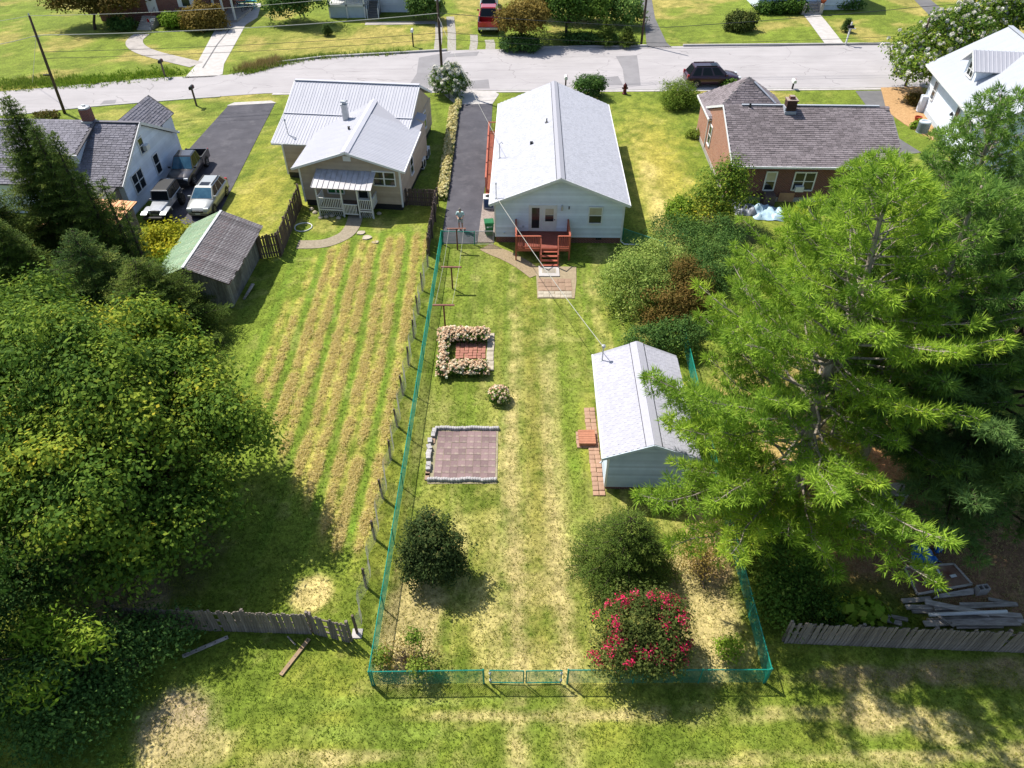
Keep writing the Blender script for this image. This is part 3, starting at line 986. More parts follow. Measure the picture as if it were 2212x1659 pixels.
# roof hardware
def on_roof(x, y):
    return (x, y, (ze+sl*(x+ov) if x < Wd/2 else ze+sl*(Wd+ov-x))+.03)
m1 = on_roof(.08,.15)
mb = MB().tube([m1, (m1[0],m1[1],m1[2]+1.0)], .03, 6).lathe([(.1,0),(.05,.06)], m1, 8).lathe([(.05,0),(.06,.1),(.02,.14)], (m1[0],m1[1],m1[2]+1.0), 6)
mb.build('service_mast', M['galv'], house)
m2 = on_roof(.12,6.4)
MB().tube([m2,(m2[0],m2[1],m2[2]+1.05),(m2[0]+.12,m2[1],m2[2]+1.2),(m2[0]+.25,m2[1],m2[2]+1.1)], .028, 6).lathe([(.1,0),(.05,.06)], m2, 8).build('service_mast', M['galv'], house)
v1 = on_roof(3.6,9.6)
MB().lathe([(.16,0),(.05,.07),(.045,.3)], v1, 8).build('vent_pipe', M['dark_metal'], house)
v2 = on_roof(2.45,6.8)
MB().box(v2[0]-.11,v2[0]+.11,v2[1]-.11,v2[1]+.11,v2[2]-.05,v2[2]+.14).build('roof_vent', M['black'], house)

# rear deck
deck = thing('red_deck', 'red painted wooden deck with railings and stairs at the back door of the white house', 'deck', (2.05,42.6,0))
dx0, dx1, dy0, dy1, dz = -1.78, 1.80, -1.1, 1.12, .92
nb = 16
for i in range(nb):
    y = dy0+(dy1-dy0)*(i+.5)/nb
    MB().box(dx0,dx1,y-.066,y+.066,dz-.03,dz).build('deck_board', M['brown_deck'], deck)
mb = MB()
for y in (dy0-.025, dy1+.02):
    mb.box(dx0,dx1,y-.02,y+.02,dz-.24,dz-.032)
for x in (dx0-.02, dx1+.02):
    mb.box(x-.02,x+.02,dy0-.045,dy1+.04,dz-.24,dz-.004)
mb.build('rim_joist', M['red_deck'], deck)
posts = [(dx0,dy0),(-.16,dy0),(1.04,dy0),(dx1,dy0),(dx0,dy1),(dx1,dy1)]
for x, y in posts:
    MB().box(x-.05,x+.05,y-.10,y-.002,-.05 if y < 0 else .4,dz+.92).build('post', M['red_deck'], deck)
def railing(parent, p, q, z0, z1, m, sp=.115, bw=.035, cap=True):
    p, q = Vector(p), Vector(q)
    d_ = (q-p)
    L = d_.length
    mb = MB()
    mb.bar(p+Z*z1, q+Z*z1, .12 if cap else .06, .04)
    mb.bar(p+Z*(z0+.1), q+Z*(z0+.1), .04, .07)
    mb.build('rail', m, parent)
    k = int(L/sp)
    me_ = MB().box(-bw/2,bw/2,-bw/2,bw/2,z0+.02,z1-.02).mesh('baluster', m)
    for i in range(1, k):
        link('baluster', me_, parent, Matrix.Translation(p.lerp(q, i/k)))
railing(deck, (dx0,dy0-.05,0), (-.16,dy0-.05,0), dz, dz+.92, M['red_deck'])
railing(deck, (1.04,dy0-.05,0), (dx1,dy0-.05,0), dz, dz+.92, M['red_deck'])
railing(deck, (dx0,dy0,0), (dx0,dy1,0), dz, dz+.92, M['red_deck'])
railing(deck, (dx1,dy0,0), (dx1,dy1,0), dz, dz+.92, M['red_deck'])
for i in range(4):
    z = dz-.185*(i+1)
    y = dy0-.12-.26*i
    MB().box(-.1,.98,y-.13,y+.13,z-.04,z).build('stair_tread', M['red_deck'], deck)
for x in (-.13, 1.01):
    MB().prism([(x-.02,dy0-.02,dz-.25),(x-.02,dy0-.02,dz-.02),(x-.02,dy0-1.1,.0),(x-.02,dy0-1.1,-.03),(x-.02,dy0-.95,-.03)], (.04,0,0)).build('stringer', M['red_deck'], deck)
    MB().bar((x,dy0-.06,dz+.88),(x,dy0-1.0,dz+.12),.05,.05).box(x-.04,x+.04,dy0-1.06,dy0-.98,0,dz+.14).build('handrail', M['red_deck'], deck)
# side porch deck along the drive
sd = thing('side_deck', 'narrow red wooden side deck between the driveway and the white house', 'deck', (-1.6,55,0))
for i in range(5):
    MB().box(-.36+.15*i,-.22+.15*i,-5.2,5.6,.93,.96).build('deck_board', M['red_deck'], sd)
MB().box(-.40,-.37,-5.2,5.6,.7,.95).box(-.4,.4,-5.23,-5.2,.7,.95).build('rim_joist', M['red_deck'], sd)
railing(sd, (-.38,-5.1,0), (-.38,5.5,0), .96, 1.85, M['red_deck'], .14)
railing(sd, (-.38,5.5,0), (.4,5.5,0), .96, 1.85, M['red_deck'], .14)
for y in (-5.1,-2.5,0,2.6,5.5):
    MB().box(-.42,-.34,y-.045,y+.045,-.05,1.95).build('post', M['red_deck'], sd)
for k in range(4):
    MB().box(-.38,.36,-5.5-.27*k,-5.24-.27*k,.72-.2*k,.76-.2*k).build('stair_tread', M['red_deck'], sd)

# ------------------------------------------------------------------ tan house with silver metal roofs
tan = thing('tan_house', 'beige house with ribbed silver metal roofs and a small white back porch', 'house', (-15.6, 49.2, 0), math.radians(-6.5))
fw_, fe, fr = 7.5, 3.2, 4.5
MB().box(.06,fw_-.06,.06,9,-.05,.52).box(-2.85,6.6,4.36,15,-.05,.52).build('skirting', M['dark_metal'], tan)
mb = MB().box(.03,fw_-.03,.03,9,.5,fe)
mb.prism([(.03,.03,fe),(fw_-.03,.03,fe),(fw_/2,.03,fr-.16)], (0,9,0))
mb.box(-2.9,6.65,4.33,15.2,.5,2.75)
mb.prism([(-2.9,4.4,2.75),(-2.9,15.2,2.75),(-2.9,11.4,5.0),(-2.9,7.9,3.62)], (9.55,0,0))
w_ = mb.build('wall', M['beige_siding'], tan)
mb = MB()
lap_wall(mb, (0,0,0), (1,0,0), fw_, .5, fe-.02, (0,-1,0), .17, (fw_/2, fr-.17))
lap_wall(mb, (fw_,0,0), (0,1,0), 9, .5, fe-.05, (1,0,0), .17)
lap_wall(mb, (-2.9,4.33,0), (1,0,0), 2.9, .5, 2.72, (0,-1,0), .17)
lap_wall(mb, (-2.9,15.2,0), (0,-1,0), 10.9, .5, 2.72, (-1,0,0), .17)
lap_wall(mb, (6.65,7,0), (0,1,0), 8.2, .5, 2.9, (1,0,0), .17)
mb.build('siding_board', M['beige_siding'], w_, kind='stuff')
for x, y, zt in ((0,0,fe),(fw_,0,fe),(-2.9,4.33,2.8),(0,4.33,2.8)):
    MB().box(x-.06,x+.06,y-.06,y+.06,.3,zt).build('corner_trim', M['white_trim'], tan)
mr = MB()
def rslab(mb, p, q, r, s, th=.09):
    n = (Vector(q)-Vector(p)).cross(Vector(s)-Vector(p)).normalized()
    if n.z > 0:
        n = -n
    return mb.prism([p, q, r, s], n*th)
xl, xr = -3.8, 6.75
rslab(mr, (xl,11.4,5.2),(xr,11.4,5.2),(xr,7.9,3.8),(xl,7.9,3.8))
rslab(mr, (xl,7.9,3.8),(xr,7.9,3.8),(xr,4.45,2.82),(xl,4.45,2.82))
rslab(mr, (xl,11.4,5.2),(xr,11.4,5.2),(xr,15.6,3.2),(xl,15.6,3.2))
mainroof = mr.build('main_roof', M['pale_deck'], tan)
def sheets_between(parent, a, b, c, m, **k):       # a->b along eave, c up the slope from a
    a, b, c = Vector(a), Vector(b), Vector(c)
    metal_sheets(parent, a, b-a, c-a, (b-a).length, (c-a).length, m, **k)
sheets_between(mainroof, (xl,7.85,3.80),(xr,7.85,3.80),(xl,11.4,5.22), M['silver_metal'])
sheets_between(mainroof, (xl,4.40,2.82),(xr,4.40,2.82),(xl,7.9,3.80), M['silver_metal'])
sheets_between(mainroof, (xl,15.6,3.20),(xr,15.6,3.20),(xl,11.4,5.20), M['silver_metal'])
mb = MB()
mb.bar((xl,11.4,5.27),(xr,11.4,5.27),.34,.05)
mb.bar((xl,7.86,3.86),(xr,7.86,3.86),.12,.04)
mb.build('ridge_cap', M['silver_metal'], mainroof)
rake_trim(mainroof, [(xr+.02,15.6,3.15),(xr+.02,11.4,5.15),(xr+.02,7.9,3.75),(xr+.02,4.45,2.77)], M['white_trim'], .04, .18)
rake_trim(mainroof, [(xl-.02,15.6,3.15),(xl-.02,11.4,5.15),(xl-.02,7.9,3.75),(xl-.02,4.45,2.77)], M['white_trim'], .04, .18)
MB().box(xl,-.3,4.33,4.43,2.68,2.82).build('gutter', M['white_trim'], mainroof)
x0, x1, yb = -.35, fw_+.35, 10.2
frr = gable_roof(tan, x0, x1, -.4, yb, fe, fr, M['pale_deck'], 'y', .09, name='rear_wing_roof')
frr.matrix_basis = Matrix.Translation((fw_/2,0,0)) @ Matrix.Rotation(math.radians(2.6), 4, 'Z') @ Matrix.Translation((-fw_/2,0,0))
sheets_between(frr, (x0,-.4,fe),(x0,yb,fe),(fw_/2,-.4,fr), M['silver_metal'])
sheets_between(frr, (x1,-.4,fe),(x1,yb-3.2,fe),(fw_/2,-.4,fr), M['silver_metal'])
mb = MB()
for s in (-1, 1):
    mb.obox((fw_/2+s*.14,(yb-.4)/2,fr+.02), (s*.15,0,-.05), (0,(yb+.4)/2,0), (s*.008,0,.022))
mb.build('ridge_cap', M['silver_metal'], frr)
rake_trim(frr, [(x0-.02,-.42,fe-.05),(fw_/2,-.42,fr-.04),(x1+.02,-.42,fe-.05)], M['white_trim'], .05, .16)
MB().box(x1,x1+.11,-.4,6.8,fe-.14,fe).build('gutter', M['white_trim'], frr)
MB().box(fw_/2-.28,fw_/2+.28,-.08,-.02,3.72,4.1).build('gable_vent', M['white_trim'], tan)
chy = 6.75
ch = MB().lathe([(.30,0),(.28,1.6)], (1.75,chy,3.55), 4, (0,0,1)).build('chimney', M['galv'], tan)
MB().lathe([(.36,1.6),(.36,1.66)], (1.75,chy,3.55), 4).lathe([(.16,1.66),(.16,1.8)], (1.75,chy,3.55), 8).lathe([(.33,1.82),(.28,1.9),(.02,1.93)], (1.75,chy,3.55), 4).build('chimney_cap', M['galv'], ch)
MB().lathe([(.09,0),(.09,.22),(.12,.24),(.02,.28)], (2.75,4.2,fe+ (2.75+.35)*.337), 8).build('vent_pipe', M['black'], tan)
MB().tube([(-2.7,5.4,3.0),(-2.75,5.4,4.15)], .03, 6).lathe([(.05,0),(.09,.08),(.03,.22)], (-2.75,5.4,4.15), 8).tube([(-2.7,5.4,3.1),(-1.9,5.0,3.06)], .02, 5).build('service_mast', M['galv'], tan)
window(tan, (5.55,-.035,2.02), (1,0,0), (0,-1,0), 1.55, .98, cols=2)
window(tan, (1.95,-.035,1.2), (1,0,0), (0,-1,0), 1.15, .82, cols=2, gm=[M['trash_green'], M['glass']])
dw = MB().box(4.15,5.02,-.06,0,.66,2.35).build('door_frame', M['white_trim'], tan)
MB().box(4.25,4.92,-.075,-.06,.9,2.2).build('storm_door', M['glass'], dw)
window(tan, (-.75,4.29,1.55), (1,0,0), (0,-1,0), .5, 1.1)
window(tan, (6.69,9.0,1.3), (0,1,0), (1,0,0), .8, 1.3)
window(tan, (6.69,12.0,1.3), (0,1,0), (1,0,0), .8, 1.3)
window(tan, (7.54,3.0,1.4), (0,1,0), (1,0,0), .8, 1.2)
# porch
porch = link('porch', None, tan)
for i in range(10):
    MB().box(1.5,5.6,-1.45+.145*i,-1.315+.145*i,.58,.62).build('floor_board', M['dark_wood'], porch)
me_ = MB()
for k in range(26):
    x = 1.52+k*.16
    if 3.3 < x < 4.65:
        continue
    me_.bar((x,-1.47,.04),(x+.16,-1.47,.5),.012,.03,(0,-1,0)).bar((x+.16,-1.455,.04),(x,-1.455,.5),.012,.03,(0,-1,0))
me_.bar((1.5,-1.46,.54),(3.4,-1.46,.54),.06,.1).bar((4.6,-1.46,.54),(5.65,-1.46,.54),.06,.1)
me_.build('lattice', M['white_paint'], porch)
for x in (1.55, 3.4, 4.6, 5.6):
    MB().box(x-.05,x+.05,-1.5,-1.4,0,2.42).build('porch_post', M['white_paint'], porch)
def simple_rail(parent, p, q, z0, z1, m, sp, name='railing'):
    p, q = Vector(p), Vector(q)
    mb = MB()
    mb.bar(p+Z*z1, q+Z*z1, .08, .05).bar(p+Z*(z0+.08), q+Z*(z0+.08), .05, .06)
    k = max(2, int((q-p).length/sp))
    for i in range(1, k):
        c = p.lerp(q, i/k)
        mb.box(c.x-.022,c.x+.022,c.y-.022,c.y+.022,z0+.05,z1)
    return mb.build(name, m, parent)
simple_rail(porch, (1.55,-1.45,0), (3.4,-1.45,0), .62, 1.45, M['white_paint'], .13)
simple_rail(porch, (4.6,-1.45,0), (5.6,-1.45,0), .62, 1.45, M['white_paint'], .13)
simple_rail(porch, (5.6,-1.45,0), (5.6,-.05,0), .62, 1.45, M['white_paint'], .13)
simple_rail(porch, (1.55,-1.45,0), (1.55,-.05,0), .62, 1.45, M['white_paint'], .13)
simple_rail(porch, (3.45,-1.62,0), (4.55,-1.62,0), .28, 1.12, M['white_paint'], .11, 'porch_gate')
mb = MB()
rslab(mb, (1.35,-1.75,2.38),(5.75,-1.75,2.38),(5.75,-.02,3.0),(1.35,-.02,3.0), .06)
prf = mb.build('porch_roof', M['porch_metal'], porch)
mb = MB()
for i in range(11):
    x = 1.35+i*.4
    mb.bar((x,-1.75,2.40),(x,-.02,3.02),.02,.05)
mb.build('roof_seam', M['porch_metal'], porch)
# outdoor units beside the tan house
ms_me = None
for k, (lx, ly, lab) in enumerate(((7.25,9.2,'far white mini-split outdoor unit beside the tan house wall'), (7.3,7.2,'near white mini-split outdoor unit beside the tan house wall'))):
    w = tan.matrix_basis @ Vector((lx,ly,0))
    th_ = thing('heat_pump', lab, 'air conditioner', (w.x+.2,w.y,0), math.radians(-6.5), 'mini-split units beside the tan house')
    MB().box(-.17,.17,-.45,.45,.12,.86).build('casing', M['white_paint'], th_)
    MB().box(-.12,.12,-.4,-.3,-.02,.12).box(-.12,.12,.3,.4,-.02,.12).build('foot', M['dark_metal'], th_)
    MB().lathe([(.30,.0),(.30,.02)], (.17,-.1,.5), 14, (1,0,0)).build('fan_grille', M['dark_metal'], th_)
    MB().box(-.13,.13,-.455,-.45,.2,.8).build('side_grille', M['dark_metal'], th_)

# ------------------------------------------------------------------ left white house
lh = thing('grey_roof_house', 'white-walled house with grey shingle roof, shed dormer and brick chimney beside the parked cars', 'house', (-28.0, 47.5, 0), math.radians(-3))
lw, ld, le, lr = 11.0, 9.1, 2.5, 5.2
mb = MB().box(-lw,-.03,.03,ld,0,le)
mb.prism([(-lw,.0,le),(-lw,ld,le),(-lw,ld/2,lr-.14)], (lw-.03,0,0))
w_ = mb.build('wall', M['white_siding'], lh)
mb = MB()
lap_wall(mb, (0,0,0), (0,1,0), ld, .15, le, (1,0,0), .2, (ld/2, lr-.15))
mb.build('siding_board', M['white_siding'], w_, kind='stuff')
rf = gable_roof(lh, -lw-.2, .18, -.35, ld+.35, le, lr, M['roof_deck'], 'x', .1)
Ls = math.hypot(ld/2+.35, lr-le)
cy_, sy_ = (ld/2+.35)/Ls, (lr-le)/Ls
shingles(rf, (-lw-.2,-.35,le), (1,0,0), (0,cy_,sy_), lw+.38, Ls, M['grey_shingle'], M['grey_shingle_t'], .2, .36, .028, 300, prefer=lambda c: -c[1])
shingles(rf, (-lw-.2,ld+.35,le), (1,0,0), (0,-cy_,sy_), lw+.38, Ls, M['grey_shingle'], M['grey_shingle_t'], .2, .36, .028, 0)
MB().bar((-lw-.2,ld/2,lr+.04),(.18,ld/2,lr+.04),.3,.04).build('ridge_cap', M['grey_shingle'], rf)
rake_trim(rf, [(.21,-.36,le-.03),(.21,ld/2,lr-.03),(.21,ld+.36,le-.03)], M['white_trim'], .05, .2)
MB().box(-.1,.3,ld+.30,ld+.42,le-.13,le+.02).build('gutter', M['white_trim'], rf)
# shed dormer
dx0_, dx1_ = -8.2, -3.35
mb = MB()
mb.prism([(dx0_,1.25,3.0),(dx0_,1.25,4.25),(dx0_,4.6,5.15),(dx0_,4.6,4.6)], (dx1_-dx0_-.05,0,0))
dm = mb.build('dormer', M['white_siding'], lh)
mb = MB()
rslab(mb, (dx0_-.2,.9,4.24),(dx1_+.25,.9,4.24),(dx1_+.25,4.62,5.28),(dx0_-.2,4.62,5.28), .08)
mb.build('dormer_roof', M['roof_deck'], dm)
dl = math.hypot(3.72,1.04)
shingles(dm, (dx0_-.2,.9,4.25), (1,0,0), (0,3.72/dl,1.04/dl), dx1_-dx0_+.45, dl, M['grey_shingle'], M['grey_shingle_t'], .2, .36, .02, 0)
MB().box(dx0_-.2,dx1_+.25,.82,.9,4.12,4.25).build('fascia', M['white_trim'], dm)
window(lh, (-5.0,1.23,3.45), (1,0,0), (0,-1,0), .95, .5, rail=False, fw=.05)
window(lh, (-7.0,1.23,3.45), (1,0,0), (0,-1,0), .95, .5, rail=False, fw=.05)
# cross gable towards the street
mb = MB()
for s in (-1, 1):
    rslab(mb, (-2.3+s*1.7,5.6,3.3),(-2.3+s*1.7,11.3,3.3),(-2.3,11.3,4.75),(-2.3,5.6,4.75), .08)
cg = mb.build('cross_gable_roof', M['roof_deck'], lh)
lgl = math.hypot(1.7,1.45)
for s in (-1, 1):
    shingles(cg, (-2.3+s*1.7,5.6,3.31), (0,1,0), (-s*1.7/lgl,0,1.45/lgl), 5.7, lgl, M['grey_shingle'], M['grey_shingle_t'], .2, .36, .028, 0)
MB().box(-3.8,-.8,9.2,11,0,3.3).build('front_bay', M['white_siding'], lh)
# chimney
cb_ = MB().box(-4.0,-3.35,4.3,4.95,4.7,6.15).build('chimney', M['brick_red'], lh)
MB().box(-4.07,-3.28,4.2,4.3,4.75,5.3).box(-3.35,-3.28,4.3,4.95,4.75,5.25).build('flashing', M['galv'], cb_)
MB().lathe([(.42,0),(.40,.12),(.14,.18),(.14,.26)], (-3.68,4.62,6.15), 8).build('chimney_cap', M['galv'], cb_)
# gable windows: image positions projected onto the wall plane
def wall_pt(T, x, y, axis='x', at=0.0):
    """survey pixel -> point on the plane (local axis == at) of thing T"""
    Mi = T.matrix_basis.inverted()
    o = Mi @ Vector((0, 0, H))
    g = Mi @ G(x, y, 0)
    i = 0 if axis == 'x' else 1
    t = (at-o[i])/(g[i]-o[i])
    return o + (g-o)*t
for (xa, ya, w, h, c, rail) in ((1050,1115,.62,1.05,1,True), (1172,1262,.75,1.45,1,True), (1020,1405,1.5,1.35,2,True)):
    p = wall_pt(lh, *z1(xa, ya), axis='x', at=.035)
    window(lh, (.035, p.y-(w/2 if c == 1 else .35), p.z), (0,1,0), (1,0,0), w, h, cols=c)
p = wall_pt(lh, *z1(1062,1095), axis='x', at=.035)
MB().box(.03,.36,p.y-.26,p.y+.26,p.z,p.z+.38).build('window_air_conditioner', M['white_paint'], lh)
# back porch corner
mb = MB()
rslab(mb, (-4.2,-2.4,2.1),(-.3,-2.4,2.1),(-.3,-.2,2.5),(-4.2,-.2,2.5), .08)
bp = mb.build('porch_roof', M['roof_deck'], lh)
MB().box(-.5,-.38,-2.3,-2.18,0,2.1).box(-.44,-.4,-2.2,0,0,2.2).build('porch_post', M['old_wood'], lh)

# orange-roofed lean-to
sh = thing('orange_roof_shed', 'small wooden shed with orange ribbed metal roof below the grey-roofed house', 'shed', (-26.1, 44.9, 0), math.radians(-8))
MB().box(-5.2,-.25,-3.2,-.1,0,2.1).build('wall', M['old_wood'], sh)
for i in range(16):
    MB().box(-.25,-.225,-3.2+i*.195,-3.02+i*.195,0,2.12).build('plank', M['old_wood'], sh)
mb = MB()
rslab(mb, (-5.5,-3.5,2.1),(.05,-3.5,2.1),(.05,.2,2.42),(-5.5,.2,2.42), .07)
r_ = mb.build('roof', M['dark_wood'], sh)
metal_sheets(r_, (-5.5,-3.5,2.11), (1,0,0), (0,3.7,.32), 5.55, 3.72, M['orange_metal'], .9, .3, .03)

# ------------------------------------------------------------------ old shed
os_ = thing('old_shed', 'old leaning shed with roof half rusty brown, half pale green metal', 'shed', (-17.35, 36.0, 0), math.radians(-1.5))
sw_, sd_, se, sr = 4.3, 5.9, 2.15, 3.2
mb = MB().box(-sw_+.4,0,0,sd_,0,se)
mb.prism([(-sw_+.4,0,se),(0,0,se),(-sw_/2+.2,0,sr-.1)], (0,sd_,0))
mb.build('wall', M['old_wood'], os_)
mgp = mat('shed_board', '8b8a84', '6a6660', 3, .9, rnd=.2, stretch=(6,6,.7), grime='4a4540')
for i in range(20):
    x = -sw_+.4+i*.195
    MB().box(x+.004,x+.19,-.035,-.003,0,se+ (sr-se-.12)*(1-abs(x+.1+sw_/2-.2)/(sw_/2))).build('board', mgp, os_)
for i in range(26):
    y = i*.227
    MB().box(.003,.03,y+.004,y+.222,0,se).build('board', mgp, os_)
xe0, xe1, xm = -sw_-.05, .55, -1.95
mb = MB()
rslab(mb, (xe1,-.6,se-.05),(xe1,sd_+.4,se-.05),(xm,sd_+.4,sr),(xm,-.6,sr), .05)
rslab(mb, (xe0,-.6,se-.05),(xe0,sd_+.4,se-.05),(xm,sd_+.4,sr),(xm,-.6,sr), .05)
r_ = mb.build('roof', M['dark_wood'], os_)
L1 = math.hypot(xe1-xm, sr-se+.05)
L2 = math.hypot(xm-xe0, sr-se+.05)
metal_sheets(r_, (xe1,-.6,se-.04), (0,1,0), (xm-xe1,0,sr-se+.05), sd_+1, L1, M['rust_metal'], .5, .16, .035, wob=.03)
metal_sheets(r_, (xe0,-.6,se-.04), (0,1,0), (xm-xe0,0,sr-se+.05), sd_+1, L2, M['green_metal'], .6, .2, .035, wob=.02)
MB().bar((xm,-.6,sr+.05),(xm,sd_+.4,sr+.05),.16,.03).build('ridge_cap', M['galv'], r_)
lp = thing('scrap_lumber', 'grey scrap lumber leaning along the right wall of the old shed', 'lumber', (-17.0,37.8,0))
for k in range(5):
    MB().bar((.12+.05*k,-1.0+.1*k,.06+.05*k),(.2+.06*k,.7-.1*k,.08+.06*k),.14,.04).build('plank', M['grey_plank'], lp)

# ------------------------------------------------------------------ brick house
bh = thing('brick_house', 'red brick house with mottled brown-grey shingle roof, hip wing and tall chimney', 'house', (16.3, 49.9, 0), math.radians(-1.5))
bw_, be, br_ = 12.2, 3.0, 5.3
yr = 5.3
MB().box(0,bw_,0,.0+2*yr,0,be-.02).box(.1,6.3,9.6,13.3,0,be-.02).prism([(.0,.02,be-.03),(.0,2*yr,be-.03),(.0,yr,br_-.12)], (bw_,0,0)).build('wall', M['brick_red'], bh)
MB().box(-.012,0,0.02,13.0,.35,be-.05).prism([(-.012,.1,be-.05),(-.012,2*yr-.1,be-.05),(-.012,yr,br_-.16)], (.012,0,0)).build('side_wall', M['brick_red_sunlit'], bh)  # thin skin giving the left face of the same brick its sunlit colour
MB().box(-.05,bw_+.05,-.05,0,0,.35).box(-.05,0,0,13,0,.35).build('foundation', M['concrete'], bh)
rf = gable_roof(bh, -.08, bw_+.35, -.42, 2*yr+.42, be, br_, M['roof_deck'], 'x', .11)
Ls = math.hypot(yr+.42, br_-be)
cy_, sy_ = (yr+.42)/Ls, (br_-be)/Ls
shingles(rf, (-.08,-.42,be), (1,0,0), (0,cy_,sy_), bw_+.43, Ls, M['brown_shingle'], M['brown_shingle_t'], .205, .36, .03, 300, prefer=lambda c: abs(c[0]-19)+abs(c[1]-3.5)*2.2)
shingles(rf, (-.08,2*yr+.42,be), (1,0,0), (0,-cy_,sy_), bw_+.43, Ls, M['brown_shingle'], M['brown_shingle_t'], .205, .36, .03, 0)
MB().bar((1.3,yr-.02,br_+.07),(bw_-.4,yr-.02,br_+.07),.2,.06).build('ridge_cap', M['white_metal'], rf)
MB().box(-.08,bw_+.35,-.53,-.42,be-.14,be+.01).build('gutter', M['white_trim'], rf)
rake_trim(rf, [(-.11,-.44,be-.05),(-.11,yr,br_-.04),(-.11,2*yr+.44,be-.05)], M['white_trim'], .05, .17)
# hip wing
ax_, ay_, az_ = 3.1, 11.0, 5.55
c4 = [(-.25,8.2,3.05),(6.5,8.2,3.05),(6.5,13.7,3.05),(-.25,13.7,3.05)]
mb = MB()
mb.add(c4+[(ax_,ay_,az_)], [(0,1,4),(1,2,4),(2,3,4),(3,0,4),(3,2,1,0)])
hip = mb.build('hip_roof', M['roof_deck'], bh)
def tri_shingles(parent, p, q, apx, ms, mt):
    p, q, apx = Vector(p), Vector(q), Vector(apx)
    u = (q-p).normalized()
    foot = p + u*(apx-p).dot(u)
    v = (apx-foot)
    l = v.length
    fx = (apx-p).dot(u)
    w = (q-p).length
    shingles(parent, p, u, v, w, l, ms, mt, .205, .36, .03, 0, clip=lambda s: (fx*s/l, w-(w-fx)*s/l))
for a, b in ((0,1),(1,2),(2,3),(3,0)):
    tri_shingles(hip, c4[a], c4[b], (ax_,ay_,az_), M['brown_shingle'], M['brown_shingle_t'])
MB().bar(Vector((ax_,ay_,az_+.02)).lerp(Vector((6.5,8.2,3.07)),.12), Vector((ax_,ay_,az_+.02)).lerp(Vector((6.5,8.2,3.07)),.62), .22, .05).build('hip_flashing', M['white_metal'], hip)
MB().box(-.33,-.25,8.2,13.7,2.93,3.07).build('gutter', M['white_trim'], hip)
MB().tube([(-.1,8.2,2.95),(-.1,9.0,2.6),(-.06,9.0,.3)], .05, 6).build('downspout', M['white_trim'], bh)
MB().lathe([(.09,0),(.08,.35)], (1.9,yr-.2,br_-.1), 8).build('vent_pipe', M['dark_metal'], bh)
chm = MB().box(4.5,5.25,yr-.8,yr-.1,br_-.5,br_+.62).build('chimney', mat('sooty_brick', '4d382f', '3a2b26', 6, .95, bump=.3), bh)
MB().box(4.45,5.3,yr-.85,yr-.05,br_+.62,br_+.70).box(4.68,5.06,yr-.6,yr-.25,br_+.70,br_+.92).build('chimney_cap', M['brick_red'], chm)
MB().box(4.43,5.3,yr-.9,yr-.8,br_-.42,br_-.12).box(4.43,4.5,yr-.8,yr-.1,br_-.3,br_+.15).build('flashing', M['white_metal'], chm)
for (xa, ya, xb, yb_, c) in ((600,1172,682,1068,1), (775,1172,925,1072,2)):
    p = wall_pt(bh, *z4(xa, ya), axis='y', at=-.02)
    q = wall_pt(bh, *z4(xb, yb_), axis='y', at=-.02)
    window(bh, (p.x,-.005,p.z), (1,0,0), (0,-1,0), q.x-p.x, q.z-p.z, cols=c, gm=[M['glass'], M['glass_blind']] if c == 1 else M['glass'], fw=.1)
p = wall_pt(bh, *z4(785,1178), axis='y', at=-.02)
MB().box(p.x,p.x+.62,-.35,-.02,p.z+.02,p.z+.42).build('window_air_conditioner', M['white_paint'], bh)
p = wall_pt(bh, *z4(255,930), axis='x', at=-.02)
window(bh, (-.02,p.y-.2,1.1), (0,1,0), (-1,0,0), .8, 1.5, fw=.1)
MB().box(2.7,3.5,-1.0,-.06,0,.9).build('cellar_hatch', M['dark_wood'], bh)
p = wall_pt(bh, *z4(700,1190), axis='y', at=-.06)
MB().box(p.x,p.x+1.15,-.1,-.06,p.z-.75,p.z-.03).build('plywood_panel', mat('plywood', 'b58f6d', 'a67f5f', 2, .8), bh)

# ------------------------------------------------------------------ white house on the right
rw = thing('metal_roof_house', 'white house with smooth white metal roof and a gabled dormer at the right edge', 'house', (37.15, 54.6, 0), math.radians(-8.6))
rw_w, rw_d, re_, rr_ = 10.0, 14.0, 4.05, 7.45
mb = MB().box(.03,rw_w,.03,rw_d,0,re_)
mb.prism([(.03,.03,re_),(rw_w,.03,re_),(rw_w/2,.03,rr_-.2)], (0,rw_d-.06,0))
w_ = mb.build('wall', M['white_siding'], rw)
mb = MB()
lap_wall(mb, (0,rw_d,0), (0,-1,0), rw_d, .5, re_-.1, (-1,0,0), .18)
lap_wall(mb, (0,0,0), (1,0,0), rw_w, .5, re_, (0,-1,0), .18, (rw_w/2, rr_-.25))
mb.build('siding_board', M['white_siding'], w_, kind='stuff')
MB().box(-.06,0,0,rw_d,0,.5).build('foundation', M['grey_siding'], rw)
rf = gable_roof(rw, -.75, rw_w+.75, -.6, rw_d+.4, re_-.1, rr_, M['white_metal'], 'y', .14)
slp = (rr_-re_+.1)/(rw_w/2+.75)
Lr = math.hypot(rw_w/2+.75, rr_-re_+.1)
for s, xe in ((1,-.75),(-1,rw_w+.75)):
    metal_sheets(rf, (xe,-.6,re_-.09), (0,1,0), (s*(rw_w/2+.75),0,rr_-re_+.1), rw_d+1.0, Lr, M['white_metal'], 1.2, 1.2, .006)
MB().bar((rw_w/2,-.6,rr_+.03),(rw_w/2,rw_d+.4,rr_+.03),.4,.05).build('ridge_cap', M['white_metal'], rf)
MB().box(-.85,-.74,-.6,rw_d+.4,re_-.25,re_-.09).build('gutter', M['white_trim'], rf)
dy = 8.3
zf_ = lambda x: re_-.1+(x+.75)*slp
mb = MB().box(.7,4.6,dy-1.25,dy+1.25,zf_(.7)-.3,zf_(.7)+1.15)
